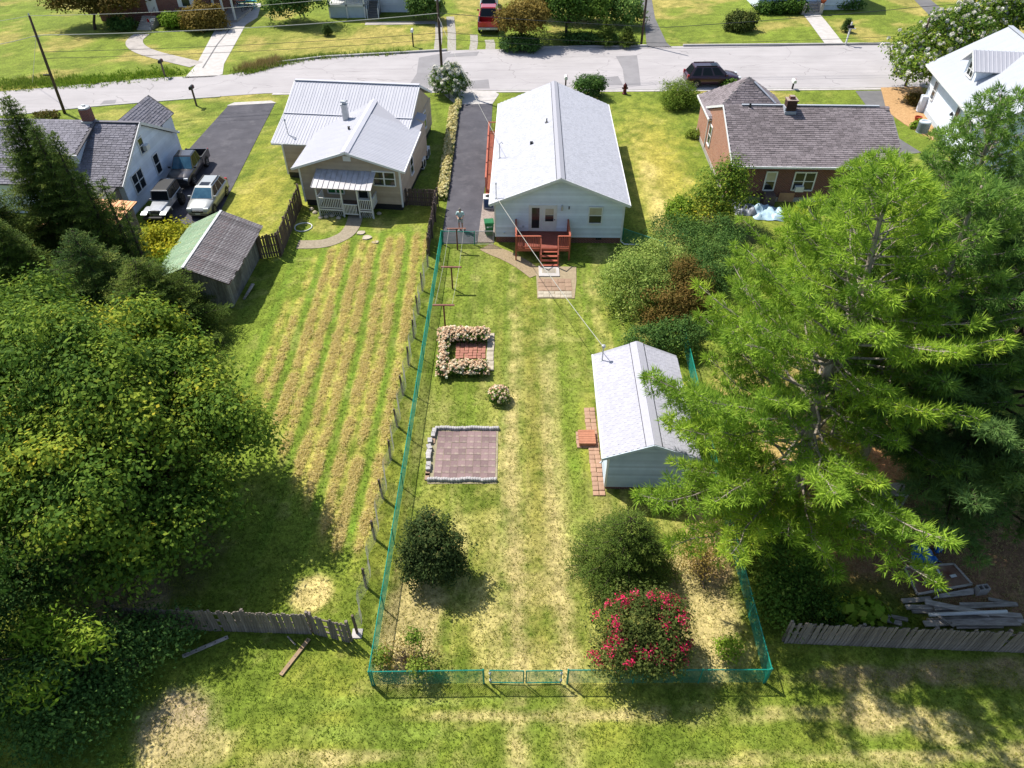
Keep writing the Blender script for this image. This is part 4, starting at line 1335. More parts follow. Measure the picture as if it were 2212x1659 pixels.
mb.prism([(.7,dy-1.25,zf_(.7)+1.15),(.7,dy+1.25,zf_(.7)+1.15),(.7,dy,zf_(.7)+2.05)], (3.9,0,0))
dm = mb.build('dormer', M['white_siding'], rw)
zt, zp = zf_(.7)+.98, zf_(.7)+2.18
dr_ = MB()
for s in (-1, 1):
    rslab(dr_, (.2,dy+s*1.65,zt),(5.2,dy+s*1.65,zt),(5.2,dy,zp),(.2,dy,zp), .07)
dro = dr_.build('dormer_roof', M['silver_metal'], dm)
for s in (-1, 1):
    metal_sheets(dro, (.2,dy+s*1.65,zt+.01), (1,0,0), (0,-s*1.65,zp-zt), 5.0, math.hypot(1.65,zp-zt), M['silver_metal'], 1.0, .33, .035)
rake_trim(dm, [(.18,dy-1.68,zt-.06),(.18,dy,zp-.05),(.18,dy+1.68,zt-.06)], M['white_trim'], .05, .18)
window(rw, (.68,dy+.6,zf_(.7)+.15), (0,-1,0), (-1,0,0), 1.2, 1.0, cols=2, fw=.10, gm=M['glass'])
for (xa, ya, w, h, c) in ((1640,612,.7,1.5,1), (1770,782,.75,1.55,1), (1835,838,1.7,1.5,2)):
    p = wall_pt(rw, *z4(xa, ya), axis='x', at=-.03)
    window(rw, (-.03,p.y+w/2,p.z), (0,-1,0), (-1,0,0), w, h, cols=c)
p = wall_pt(rw, *z4(1765,715), axis='x', at=-.1)
MB().lathe([(.1,0),(.16,.1),(.04,.32)], (-.18,p.y,p.z), 8).build('wall_lantern', M['dark_metal'], rw)
MB().lathe([(.1,0),(.09,.28)], (3.2,2.6,zf_(3.2)), 8).build('vent_pipe', M['dark_metal'], rw)
MB().box(-.55,-.07,12.9,13.5,0,1.5).build('porch_pier', M['white_siding'], rw)
ac = thing('air_conditioner', 'round-topped grey condenser beside the white metal-roof house', 'air conditioner', (37.0,62.9,0))
MB().lathe([(.5,-.02),(.5,.95),(.46,1.0),(.30,1.0),(.28,.94),(.02,.94)], n=18).build('casing', M['grey_siding'], ac)
mb = MB()
for i in range(9):
    mb.lathe([(.515,.1+i*.09),(.515,.14+i*.09)], n=18)
mb.build('grille', M['dark_metal'], ac)

# ------------------------------------------------------------------ garage
gr = thing('white_garage', 'white garage with lilac-grey shingle roof half covered by pine branches', 'garage', (4.35, 21.5, 0), math.radians(-1.2))
gw_, gd_, ge, gz_ = 3.75, 6.7, 2.45, 3.35
MB().box(.03,gw_-.03,.03,gd_,-.03,.22).build('foundation', M['brick_red'], gr)
mb = MB().box(.03,gw_-.03,.03,gd_,.2,ge)
mb.prism([(.03,.03,ge),(gw_-.03,.03,ge),(gw_/2,.03,gz_-.14)], (0,gd_-.03,0))
w_ = mb.build('wall', M['grey_siding'], gr)
mb = MB()
lap_wall(mb, (0,0,0), (1,0,0), gw_, .22, ge, (0,-1,0), .135, (gw_/2, gz_-.12))
lap_wall(mb, (0,gd_,0), (0,-1,0), gd_, .22, ge-.03, (-1,0,0), .135)
mb.build('siding_board', M['grey_siding'], w_, kind='stuff')
MB().box(-.05,.05,-.05,.05,.22,ge).build('corner_trim', M['white_trim'], gr)
rf = gable_roof(gr, -.28, gw_+.28, -.3, gd_+.25, ge, gz_, M['pale_deck'], 'y', .08)
Lg = math.hypot(gw_/2+.28, gz_-ge)
cg_, sg_ = (gw_/2+.28)/Lg, (gz_-ge)/Lg
shingles(rf, (-.28,-.3,ge), (0,1,0), (cg_,0,sg_), gd_+.55, Lg, M['garage_shingle'], M['garage_shingle_t'], .14, .26, .012, 300, prefer=lambda c: c[1])
shingles(rf, (gw_+.28,-.3,ge), (0,1,0), (-cg_,0,sg_), gd_+.55, Lg, M['garage_shingle'], M['garage_shingle_t'], .14, .26, .012, 0)
mb = MB()
for s in (-1, 1):
    mb.obox((gw_/2+s*.17,gd_/2-.02,gz_+.03-.17*.42), (s*.17*cg_,0,-.17*sg_), (0,gd_/2+.26,0), (s*.012*sg_,0,.012*cg_))
mb.build('ridge_cap', M['garage_shingle'], rf)
mb = MB()
for s in (-1, 1):
    mb.bar((gw_/2+s*.36,-.3,gz_-.36*.42+.03),(gw_/2+s*.36,gd_+.25,gz_-.36*.42+.03),.025,.012)
mb.build('ridge_gap', M['black'], rf)
rake_trim(rf, [(-.3,-.32,ge-.03),(gw_/2,-.32,gz_-.04),(gw_+.3,-.32,ge-.03)], M['grey_siding'], .04, .14)
MB().box(-.36,-.28,-.3,gd_+.25,ge-.1,ge+.005).tube([(-.3,-.22,ge-.1),(-.32,-.22,ge-.28),(-.4,-.25,ge-.36)], .04, 6).build('gutter', M['white_trim'], rf)
MB().box(-.06,-.03,2.6,3.5,.3,2.25).build('side_door', M['white_paint'], gr)
p = (.12, gd_-.45, ge+.16)
gmast = MB().lathe([(.12,0),(.06,.05)], p, 8).tube([p,(p[0],p[1],p[2]+.85)], .03, 6).build('service_mast', M['galv'], gr)
MB().lathe([(.05,0),(.10,.05),(.10,.16),(.04,.2)], (p[0],p[1],p[2]+.85), 8).build('mast_head', M['galv'], gmast)
MAST_G = gr.matrix_basis @ Vector((p[0],p[1],p[2]+.9))
MAST_H = house.matrix_basis @ Vector((m1[0],m1[1]-.05,m1[2]+.15))
MAST_T = house.matrix_basis @ Vector((m2[0],m2[1],m2[2]+1.1))

# ------------------------------------------------------------------ houses across the street
fh = thing('far_brick_house', 'red brick house with white door and shutters, across the street at the top left', 'house', (-43.0,97.0,0), math.radians(-4))
mb = MB().box(-9,5.5,0,9,0,4.2)
mb.build('wall', M['brick_red'], fh)
gable_roof(fh, -9.4, 6, -.4, 9.4, 4.2, 7.0, M['grey_shingle'], 'x', .12)
MB().box(-2.55,-1.05,-1.3,0,0,1.15).build('stoop', M['brick_red'], fh)
MB().box(-2.3,-1.25,-.07,0,1.2,3.5).build('door', M['white_paint'], fh)
MB().box(-2.42,-2.3,-.09,0,1.15,3.6).box(-1.25,-1.13,-.09,0,1.15,3.6).build('door_frame', M['white_trim'], fh)
MB().lathe([(.26,0),(.32,.05),(.26,.1)], (-1.78,-.1,2.75), 12, (0,-1,0)).build('wreath', M['black'], fh)
for i in range(7):
    MB().box(-2.7,-.9,-1.6-.32*i,-1.3-.32*i+.02,0,1.05-.15*i).build('step', M['concrete'], fh)
for x in (-2.75,-.85):
    MB().tube([(x,-1.3,2.1),(x,-3.4,1.1),(x,-3.4,0)], .03, 5).tube([(x,-1.3,1.1),(x,-1.3,2.1)], .03, 5).build('handrail', M['dark_metal'], fh)
for x in (-6.4, 2.2):
    window(fh, (x,-.01,1.9), (1,0,0), (0,-1,0), 1.0, 1.6, cols=1, fw=.12)
    for s in (-.55, 1.13):
        MB().box(x+s,x+s+.42,-.06,0,1.8,3.6).build('shutter', M['white_paint'], fh)
MB().box(5.5,8.4,.5,8,0,.3).build('porch_floor', M['concrete'], fh)
for x in (5.8,6.9,8.2):
    MB().box(x-.1,x+.1,.5,.7,.3,3.4).build('porch_post', M['white_paint'], fh)
MB().box(5.4,8.6,.3,8,3.4,3.6).build('porch_roof', M['grey_shingle'], fh)

mh = thing('far_white_house', 'white house with raised railed porch and grey stairs, across the street at the top', 'house', (-20.0,98.6,0), math.radians(0))
MB().box(-3.3,7.2,3,12,0,4.4).box(1.6,7.2,2.96,3.0,0,4.4).build('wall', M['white_siding'], mh)
mb = MB()
lap_wall(mb, (1.6,2.95,0), (1,0,0), 5.6, .9, 4.4, (0,-1,0), .2)
mb.build('siding_board', M['white_siding'], mh, kind='stuff')
gable_roof(mh, -3.7, 7.6, .2, 12.4, 4.4, 7.2, M['grey_shingle'], 'x', .12)
MB().box(-3.2,1.25,.4,3,.0,1.35).build('porch_foundation', M['grey_siding'], mh)
MB().box(-3.3,1.35,.2,3,1.35,1.6).build('porch_floor', M['white_paint'], mh)
simple_rail(mh, (-3.2,.3,0), (1.3,.3,0), 1.6, 2.7, M['white_paint'], .2)
for x in (-3.2,-1.0,1.25):
    MB().box(x-.09,x+.09,.2,.4,0,4.3).build('porch_post', M['white_paint'], mh)
for i in range(7):
    MB().box(1.6,2.9,2.6-.34*i-.34,2.6-.34*i,0,1.5-.2*i).build('step', M['old_asphalt'], mh)
for x in (1.55,2.98):
    MB().bar((x,2.9,2.6),(x,.1,1.1),.08,.1).box(x-.06,x+.06,0,.15,0,1.2).bar((x,2.9,1.8),(x,.1,.3),.06,.08).build('stair_railing', M['white_paint'], mh)

th2 = thing('far_cottage', 'white cottage with grey front steps, across the street at the top right', 'house', (38.8,102.6,0), math.radians(1.5))
MB().box(-6.5,6.8,0,9,0,4.2).build('wall', M['white_siding'], th2)
mb = MB()
lap_wall(mb, (1.1,-.03,0), (1,0,0), 5.7, .6, 4.2, (0,-1,0), .22)
mb.build('siding_board', M['white_siding'], th2, kind='stuff')
gable_roof(th2, -7, 7.3, -.5, 9.5, 4.2, 7.0, M['grey_shingle'], 'x', .12)
for i in range(4):
    MB().box(-1.0,.9,-2.2+.36*i,-1.84+.36*i+(.8 if i==3 else 0),0,.26+.26*i).build('step', M['concrete'], th2)
for x in (-1.35,.92):
    MB().box(x,x+.42,-2.2,-.5,0,1.25).build('step_wall', M['concrete'], th2)
MB().box(-5.6,-1.4,-.9,-.1,.2,1.1).build('porch_floor', M['grey_siding'], th2)
simple_rail(th2, (-5.5,-.85,0), (-1.5,-.85,0), 1.1, 2.0, M['white_paint'], .2)
pot = thing('flower_pot', 'round terracotta pot on the steps of the far cottage', 'pot', (40.1,100.9,1.25))
MB().lathe([(.2,0),(.36,.3),(.38,.42),(.3,.42),(.26,.3)], n=12).build('bowl', mat('terracotta', 'a5583a', '96492d', 3, .8), pot)
# ------------------------------------------------------------------ vehicles (x forward, y left, z up, built about their centre)
def paint(name, c, rough=.3, metal=.3):
    t = NT(name)
    t.b.inputs['Coat Weight'].default_value = .6
    t.b.inputs['Coat Roughness'].default_value = .08
    return t.fin(c, rough, metal, .5)
M['lamp_glass'] = mat('lamp_glass', 'c8ccd0', rough=.1, spec=.6)
M['tail_red'] = mat('tail_lamp_red', (.35,.01,.012), rough=.2, spec=.5)
M['plate'] = mat('number_plate', 'cfd3d6', rough=.5)

def wheel(parent, x, y, r, w, side, rimm):
    o = MB().lathe([(r*.62,-w/2),(r*.93,-w/2),(r,-w*.32),(r,w*.32),(r*.93,w/2),(r*.62,w/2)], (x,y,r), 20, (0,1,0)).build('wheel', M['tyre'], parent, True)
    mb = MB().lathe([(.02,.0),(r*.2,.01),(r*.2,-.03),(r*.55,-.03),(r*.58,.01),(r*.63,.01),(r*.63,-.06)], (x,y+side*(w/2-.005),r), 20, (0,side,0))
    for k in range(5):
        a = k*2*math.pi/5
        mb.bar((x+math.cos(a)*r*.15,y+side*(w/2-.01),r+math.sin(a)*r*.15),(x+math.cos(a)*r*.58,y+side*(w/2-.012),r+math.sin(a)*r*.58),r*.14,.03,(0,1,0))
    mb.build('rim', rimm, o)

def body_loft(st):
    """stations (x, half width, z bottom, z shoulder, z top centre)"""
    rings = []
    for x, w, zb, zs, zt in st:
        rings.append([(x,-w*.82,zb),(x,-w*.99,zb+.10),(x,-w,(zb+zs)/2),(x,-w*.985,zs-.05),(x,-w*.92,zs),(x,-w*.5,zt-.01),(x,0,zt),
                      (x,w*.5,zt-.01),(x,w*.92,zs),(x,w*.985,zs-.05),(x,w,(zb+zs)/2),(x,w*.99,zb+.10),(x,w*.82,zb)])
    return MB().loft(rings)

def cabin(parent, bm, base, top, zb, zt, wb, wt, splits, sun=None, wsm=None):
    """frustum cabin: base=(x rear, x front), top likewise; glass panels lie just proud of it"""
    (b0, b1), (t0, t1) = base, top
    B = [Vector(v) for v in ((b0,-wb,zb),(b1,-wb,zb),(b1,wb,zb),(b0,wb,zb))]
    T_ = [Vector(v) for v in ((t0,-wt,zt),(t1,-wt,zt),(t1,wt,zt),(t0,wt,zt))]
    mb = MB().loft([B, T_])
    xm = (t0+t1)/2
    mb.loft([T_, [Vector((v.x*.9+xm*.1, v.y*.86, zt+.05)) for v in T_]])
    mb.build('cabin', bm, parent)
    def panel(name, p, q, r, s, m, ins=.06, off=.012):
        c = (p+q+r+s)/4
        n = (q-p).cross(s-p).normalized()
        if n.dot(c-Vector(((b0+b1)/2,0,zb))) < 0:
            n = -n
        k = []
        for v, a, b in ((p,q,s),(q,p,r),(r,q,s),(s,r,p)):
            k.append(v + (a-v).normalized()*ins + (b-v).normalized()*ins + n*off)
        MB().prism([v-n*(off*.9) for v in k], n*off).build(name, m, parent)
    panel('windshield', B[1], B[2], T_[2], T_[1], wsm or M['windshield'], .05)
    panel('rear_window', B[3], B[0], T_[0], T_[3], M['car_glass'], .07)
    for sgn, (bi, bj) in ((-1, (0,1)), (1, (3,2))):
        for f0, f1 in splits:
            p, q = B[bi].lerp(B[bj], f0), B[bi].lerp(B[bj], f1)
            r, s = T_[bi].lerp(T_[bj], f1), T_[bi].lerp(T_[bj], f0)
            panel('side_window', p, q, r, s, M['car_glass'], .035)

def lamps(parent, x, y, z, w, h, m, name, d=.05):
    for s in (-1, 1):
        MB().box(x-d, x+d, s*y-w/2, s*y+w/2, z-h/2, z+h/2).build(name, m, parent)

def arches(parent, xs, w, r, m=None):
    for x in xs:
        for s in (-1, 1):
            mb = MB()
            prof = [(x+math.cos(a)*r, s*w, r*.93+math.sin(a)*r) for a in np.linspace(-.25, math.pi+.25, 12)]
            mb.prism(prof, (0, s*.012, 0))
            mb.build('wheel_arch', m or M['black'], parent)

def mirrors(parent, x, y, z, m):
    for s in (-1, 1):
        MB().obox((x, s*(y+.1), z), (.05,0,0), (0,.1,0), (0,0,.075)).build('mirror', m, parent)

def suv(name, label, cat, loc, rz, c, L=4.7, W=.92, h=1.65, sc=1.0, rails=True, sunroof=True, cladding=None, dark_glass=False, group=None):
    T = thing(name, label, cat, loc, rz, group)
    T.scale = (1, 1, 1)
    S = Matrix.Scale(sc, 4)
    pm = paint(name+'_paint', *c) if isinstance(c, tuple) and len(c) == 3 and not isinstance(c[0], float) else paint(name+'_paint', c)
    f, r = L/2, -L/2
    body_loft([(r,W*.80,.42,.80,.82),(r+.06,W*.93,.34,.98,1.0),(r+.5,W,.26,1.03,1.05),(-.3,W,.24,1.01,1.03),(f-1.5,W,.24,.98,1.02),(f-.9,W*.98,.26,.93,.99),(f-.3,W*.92,.28,.82,.88),(f-.05,W*.80,.32,.66,.70),(f,W*.7,.40,.56,.58)]).build('body', pm, T, True)
    cabin(T, pm, (r+.18, f-1.22), (r+.62, f-2.02), 1.0, h-.05, W*.90, W*.68, ((.06,.30),(.32,.62),(.64,.90)))
    if cladding:
        body_loft([(r-.01,W*.84,.30,.48,.48),(r+.06,W*.95,.26,.50,.50),(-.3,W*1.008,.22,.36,.36),(f-.5,W*.97,.25,.40,.40),(f+.01,W*.74,.30,.46,.46)]).build('cladding', cladding, T)
    ra = .34
    arches(T, (f-.92, r+.88), W*.995, ra+.06)
    for x in (f-.92, r+.88):
        for s in (-1, 1):
            wheel(T, x, s*(W-.10), ra, .22, s, M['rim'])
    lamps(T, f-.22, W*.66, .74, .34, .14, M['lamp_glass'], 'headlight', .16)
    lamps(T, r+.08, W*.80, .95, .18, .30, M['tail_red'], 'taillight', .08)
    MB().box(f-.10,f+.012,-.42,.42,.52,.66).build('grille', M['dark_metal'], T)
    MB().box(f,f+.025,-.18,.18,.40,.50).build('number_plate', M['plate'], T)
    mirrors(T, f-1.45, W*.93, 1.08, pm)
    if sunroof:
        MB().box(f-2.75,f-2.2,-.36,.36,h-.02,h+.008).build('sunroof', M['car_glass'], T)
    if rails:
        for s in (-1, 1):
            MB().bar((r+.75,s*W*.60,h+.03),(f-2.3,s*W*.60,h+.03),.05,.05).build('roof_rail', M['black'], T)
    for s in (-1, 1):
        for x in (-.55, .45):
            MB().box(x-.09,x+.09,s*W*.99-.015,s*W*.99+.02,.86,.90).build('door_handle', pm, T)
    if sc != 1:
        T.matrix_basis = T.matrix_basis @ S
    return T

def pickup(name, label, loc, rz, c, sc=1.0, L=5.4, W=.95, lift=.08):
    T = thing(name, label, 'pickup truck', loc, rz)
    pm = paint(name+'_paint', c)
    f, r = L/2, -L/2
    z0 = .42+lift
    body_loft([(r+1.72,W*.98,z0,1.06,1.06),(r+1.75,W,z0-.04,1.10,1.12),(f-1.6,W,z0-.04,1.08,1.12),(f-.95,W*.98,z0-.02,1.06,1.13),(f-.25,W*.94,z0,1.0,1.06),(f-.04,W*.88,z0+.04,.86,.92),(f,W*.8,z0+.08,.78,.80)]).build('body', pm, T, True)
    # open bed
    bed = MB()
    for s in (-1, 1):
        bed.box(r, r+1.72, s*W-.05 if s > 0 else -W, s*W if s > 0 else -W+.05, z0, 1.12)
    bed.box(r, r+.06, -W+.05, W-.05, z0+.1, 1.12).box(r+1.66, r+1.72, -W+.05, W-.05, z0, 1.16)
    bed.build('bed_side', pm, T)
    MB().box(r+.06,r+1.66,-W+.05,W-.05,z0+.02,z0+.12).build('bed_floor', M['black'], T)
    for s in (-1, 1):
        MB().box(r+.0,r+1.7,s*(W-.06)-.05,s*(W-.06)+.05,1.12,1.145).build('bed_rail', M['black'], T)
    cabin(T, pm, (r+1.74, f-1.48), (r+1.95, f-2.2), 1.08, 1.76+lift, W*.9, W*.72, ((.05,.36),(.40,.90)))
    ra = .40
    arches(T, (f-.95, r+1.0), W*.998, ra+.07)
    for x in (f-.95, r+1.0):
        for s in (-1, 1):
            wheel(T, x, s*(W-.10), ra, .26, s, M['rim'])
    lamps(T, f-.12, W*.72, .88, .30, .18, M['lamp_glass'], 'headlight', .09)
    lamps(T, r+.02, W*.93, .98, .10, .34, M['tail_red'], 'taillight', .04)
    MB().box(f-.06,f+.02,-.5,.5,.74,.98).build('grille', M['dark_metal'], T)
    MB().box(f-.08,f+.1,-W*.9,W*.9,.46,.68).build('front_bumper', M['dark_metal'], T)
    MB().box(r-.12,r+.0,-W*.92,W*.92,.48,.66).build('rear_bumper', M['galv'], T)
    MB().box(r-.135,r-.12,-.17,.17,.52,.63).build('number_plate', M['plate'], T)
    mirrors(T, f-1.62, W*.97, 1.2, pm)
    if sc != 1:
        T.matrix_basis = T.matrix_basis @ Matrix.Scale(sc, 4)
    return T

def jeep(loc, rz):
    T = thing('off_roader', 'boxy silver off-roader with black hardtop, nose to the camera beside the white wall', 'off-road car', loc, rz)
    pm = paint('off_roader_paint', '9b9ea4', .35, .4)
    f, r, W = 1.95, -1.95, .66
    body_loft([(r,W*.97,.62,1.10,1.11),(r+.04,W,.58,1.14,1.15),(.25,W,.58,1.14,1.15),(.30,W*.99,.60,1.12,1.15),(.9,W*.86,.66,1.09,1.13),(f-.35,W*.74,.70,1.05,1.09),(f-.30,W*.73,.72,1.03,1.06)]).build('body', pm, T)
    MB().box(f-.30,f-.26,-W*.72,W*.72,.68,1.05).build('grille', pm, T)
    for k in range(7):
        MB().box(f-.26,f-.252,-.30+k*.09,-.255+k*.09,.76,1.0).build('grille_slot', M['black'], T)
    for s in (-1, 1):
        MB().lathe([(.0,.03),(.09,.02),(.1,0)], (f-.26,s*.40,.90), 12, (1,0,0)).build('headlight', M['lamp_glass'], T)
        y0, y1 = (W*.72, .90) if s > 0 else (-.90, -W*.72)
        MB().prism([(f-.28,y0,1.0),(f+.12,y0,.92),(f+.12,y0,.86),(f-.28,y0,.93)], (0,y1-y0,0)).prism([(f-.28,y0,.94),(f-1.05,y0,.98),(f-1.2,y0,.62),(f-1.12,y0,.62),(f-1.0,y0,.92),(f-.28,y0,.88)], (0,y1-y0,0)).build('front_fender', pm, T)
        MB().prism([(r+.05,y0,1.0),(r+.25,y0,1.06),(r+.95,y0,1.06),(r+1.15,y0,.75),(r+1.08,y0,.72),(r+.9,y0,1.0),(r+.28,y0,1.0),(r+.05,y0,.95)], (0,y1-y0,0)).build('rear_fender', M['black'], T)
        for x in (f-.55, r+.6):
            wheel(T, x, s*.72, .42, .28, s, M['dark_metal'])
    cabin(T, M['black'], (r+.03, .34), (r+.12, .10), 1.13, 1.80, W*.97, W*.88, ((.04,.42),(.46,.94)), wsm=M['car_glass'])
    mb = MB().bar((.37,-W,1.13),(.13,-W*.92,1.80),.05,.05).bar((.37,W,1.13),(.13,W*.92,1.80),.05,.05).bar((.13,-W*.92,1.80),(.13,W*.92,1.80),.05,.05).bar((.37,-W,1.15),(.37,W,1.15),.05,.05)
    mb.build('windshield_frame', pm, T)
    MB().box(f+.02,f+.22,-.78,.78,.56,.72).build('front_bumper', M['black'], T)
    MB().lathe([(.36,0),(.36,.2),(.2,.22)], (r-.05,0,1.0), 16, (-1,0,0)).build('spare_wheel', M['tyre'], T)
    mirrors(T, .3, W*.98, 1.22, pm)
    return T

down = -math.pi/2
pickup('dark_pickup', 'dark grey pickup truck with an empty bed parked against the white house', (-26.05, 54.1, .03), down+.02, (.045,.045,.052), L=5.3, W=.94)
suv('silver_wagon', 'silver station wagon with black roof rails parked on the left driveway', 'estate car', (-22.95, 49.25, .03), down-.02, 'a3a5a2', 4.6, .92, 1.6, cladding=mat('grey_cladding', '6f6d68', rough=.6))
jeep((-25.75, 48.0, .03), down)
suv('dark_suv', 'dark maroon sports utility vehicle parked at the kerb behind the brick house', 'car', (20.45, 75.0, .03), .045, (.050,.018,.028), 4.9, .95, 1.72, 1.14, rails=True)
pickup('red_pickup', 'red pickup truck seen from behind, half hidden by the browning tree', (-2.85, 95.1, .03), math.pi/2, (.42,.012,.018), 1.28, L=5.4, W=.98)
suv('far_silver_suv', 'silver car at the top edge in front of the red pickup', 'car', (-3.0, 103.0, .03), math.pi/2, 'a9adb2', 4.7, .92, 1.65, 1.25)

# ------------------------------------------------------------------ the man on the driveway
def skin_mesh(name, joints, edges, m, parent, sub=1):
    me = bpy.data.meshes.new(name)
    me.from_pydata([j[:3] for j in joints], edges, [])
    o = link(name, me, parent)
    md = o.modifiers.new('skin', 'SKIN')
    for i, j in enumerate(joints):
        sv = me.skin_vertices[0].data[i]
        sv.radius = (j[3], j[4] if len(j) > 4 else j[3])
        sv.use_root = i == 0
    ss = o.modifiers.new('smooth', 'SUBSURF')
    ss.levels = ss.render_levels = sub
    me.materials.append(m)
    return o
man = thing('person', 'person in pale aqua polo shirt and light shorts looking down at hands on the driveway', 'person', (-3.68, 45.45, .03), 0)
mj = [(0,.02,.92,.14,.11),(0,.03,1.1,.13,.10),(0,.01,1.3,.17,.115),(0,-.02,1.42,.11,.09),(0,-.05,1.50,.055),(0,-.09,1.57,.085,.10),(0,-.10,1.66,.08,.095),
      (.19,.0,1.38,.06),(.26,-.05,1.14,.045),(.12,-.27,1.06,.034),(.06,-.33,1.07,.035),
      (-.19,.0,1.38,.06),(-.26,-.05,1.14,.045),(-.12,-.27,1.06,.034),(-.06,-.33,1.07,.035),
      (.10,.02,.86,.095),(.11,-.01,.50,.062),(.12,.03,.10,.042),(.12,-.12,.035,.038),
      (-.10,.02,.86,.095),(-.11,-.01,.50,.062),(-.12,.03,.10,.042),(-.13,-.12,.035,.038)]
me_edges = [(0,1),(1,2),(2,3),(3,4),(4,5),(5,6),(2,7),(7,8),(8,9),(9,10),(2,11),(11,12),(12,13),(13,14),(0,15),(15,16),(16,17),(17,18),(0,19),(19,20),(20,21),(21,22)]
skin_mesh('body', mj, me_edges, M['skin'], man, 2)
shirt_m = mat('aqua_shirt', 'b5cdc9', 'a6c0bd', 6, .9)
skin_mesh('shirt', [(0,.02,.90,.165,.135),(0,.03,1.1,.155,.125),(0,.01,1.3,.185,.135),(0,-.02,1.43,.10,.09),(.20,.0,1.385,.085),(.265,-.04,1.17,.075),(-.20,.0,1.385,.085),(-.265,-.04,1.17,.075)],
          [(0,1),(1,2),(2,3),(2,4),(4,5),(2,6),(6,7)], shirt_m, man, 2)
skin_mesh('shorts', [(0,.02,.93,.155,.125),(.10,.02,.84,.115),(.115,0,.56,.10),(-.10,.02,.84,.115),(-.115,0,.56,.10)], [(0,1),(1,2),(0,3),(3,4)], mat('pale_shorts', 'b9b9b0', 'adada4', 6, .9), man, 2)
for s in (-1, 1):
    skin_mesh('shoe', [(s*.12,.05,.05,.05,.045),(s*.125,-.06,.045,.05,.04),(s*.13,-.17,.035,.042,.03)], [(0,1),(1,2)], M['white_paint'], man, 1)
    fm = MB()
    for k in range(4):
        fm.tube([(s*(.055-.012*k),-.355,1.075+.012*k),(s*(.03-.012*k),-.39,1.072+.012*k),(s*(.012-.01*k),-.385,1.06+.012*k)], .009, 5)
    fm.tube([(s*.075,-.35,1.095),(s*.06,-.385,1.12)], .011, 5)
    fm.build('fingers', M['skin'], man)
    MB().lathe([(0,-.01),(.03,0),(.03,.012),(0,.02)], (s*.083,-.085,1.60), 8, (s,0,0)).build('ear', M['skin'], man)
MB().lathe([(.0,.115),(.05,.105),(.088,.06),(.096,0),(.09,-.04)], (0,-.075,1.65), 12, (0,.25,.97)).build('hair', mat('grey_hair', '8b867e', '6f6a63', 9, .9), man, True)
MB().lathe([(.013,0),(.006,.03)], (0,-.185,1.585), 6, (0,-1,-.3)).box(-.045,-.02,-.186,-.172,1.612,1.622).box(.02,.045,-.186,-.172,1.612,1.622).build('face', M['skin'], man)
rc = thing('drone_controller', 'small dark remote controller held in both hands by the person', 'remote controller', (-3.68, 45.06, 1.10), 0)
MB().box(-.085,.085,-.05,.05,-.02,.02).box(-.05,.05,.02,.03,.02,.11).build('case', M['dark_metal'], rc)
MB().lathe([(.012,0),(.008,.03)], (-.05,0,.02), 6).lathe([(.012,0),(.008,.03)], (.05,0,.02), 6).build('stick', M['black'], rc)

# ------------------------------------------------------------------ chain link
def link_mesh(mb, p, q, h0, h1, pitch, wt, sag=0., off=0.):
    p, q = Vector(p), Vector(q)
    d = q-p
    L = d.length
    d = d/L
    n = Vector((-d.y, d.x, 0))
    H_ = h1-h0
    k = int((L+H_)/pitch)
    for s in (1, -1):
        for i in range(k):
            x0 = i*pitch - (H_ if s > 0 else 0)
            xa, za, xb, zb_ = x0, h0, x0+H_, h1
            if s < 0:
                xa, xb = x0+0, x0-H_
            # clip
            def cl(xa, za, xb, zb_):
                if xa > xb:
                    xa, za, xb, zb_ = xb, zb_, xa, za
                if xb <= 0 or xa >= L:
                    return None
                if xa < 0:
                    f = -xa/(xb-xa); za += (zb_-za)*f; xa = 0
                if xb > L:
                    f = (L-xa)/(xb-xa); zb_ = za+(zb_-za)*f; xb = L
                return xa, za, xb, zb_
            r = cl(xa, za, xb, zb_)
            if r is None or abs(r[2]-r[0]) < .01:
                continue
            xa, za, xb, zb_ = r
            A_ = p + d*xa + Z*za + n*(.004*s)
            B_ = p + d*xb + Z*zb_ + n*(.004*s)
            t_ = (B_-A_).normalized()
            e = t_.cross(n)*wt/2
            f_ = n*wt*.5
            mb.add([A_-e, A_+e, A_+f_, B_-e, B_+e, B_+f_], [(0,1,4,3),(1,2,5,4),(2,0,3,5)])

def chain_fence(name, label, runs, h, pm, wm, post_r=.03, sp=3.0, pitch=.085, wt=.011, rail=True, skip_first=False):
    o0 = Vector(runs[0][0])
    T = thing(name, label, 'fence', o0)
    wires = MB()
    rails = MB()
    done = []
    for a, b in runs:
        a, b = Vector(a)-o0, Vector(b)-o0
        L = (b-a).length
        k = max(1, round(L/sp))
        for i in range(k+1):
            p = a.lerp(b, i/k)
            if any((p-q_).length < .2 for q_ in done):
                continue
            done.append(p)
            big = i in (0, k)
            mb = MB().tube([(p.x,p.y,-.05),(p.x,p.y,h+.02)], post_r*(1.25 if big else .8), 6)
            mb.lathe([(post_r*1.4,h+.0),(post_r*1.2,h+.05),(.005,h+.07)], (p.x,p.y,0), 6)
            mb.build('post', pm, T)
        if rail:
            rails.tube([(a.x,a.y,h),(b.x,b.y,h)], post_r*.75, 6)
        link_mesh(wires, a, b, .03, h-.02, pitch, wt)
    if rail:
        rails.build('top_rail', pm, T)
    wires.build('chain_link_mesh', wm, T, kind='stuff')
    return T

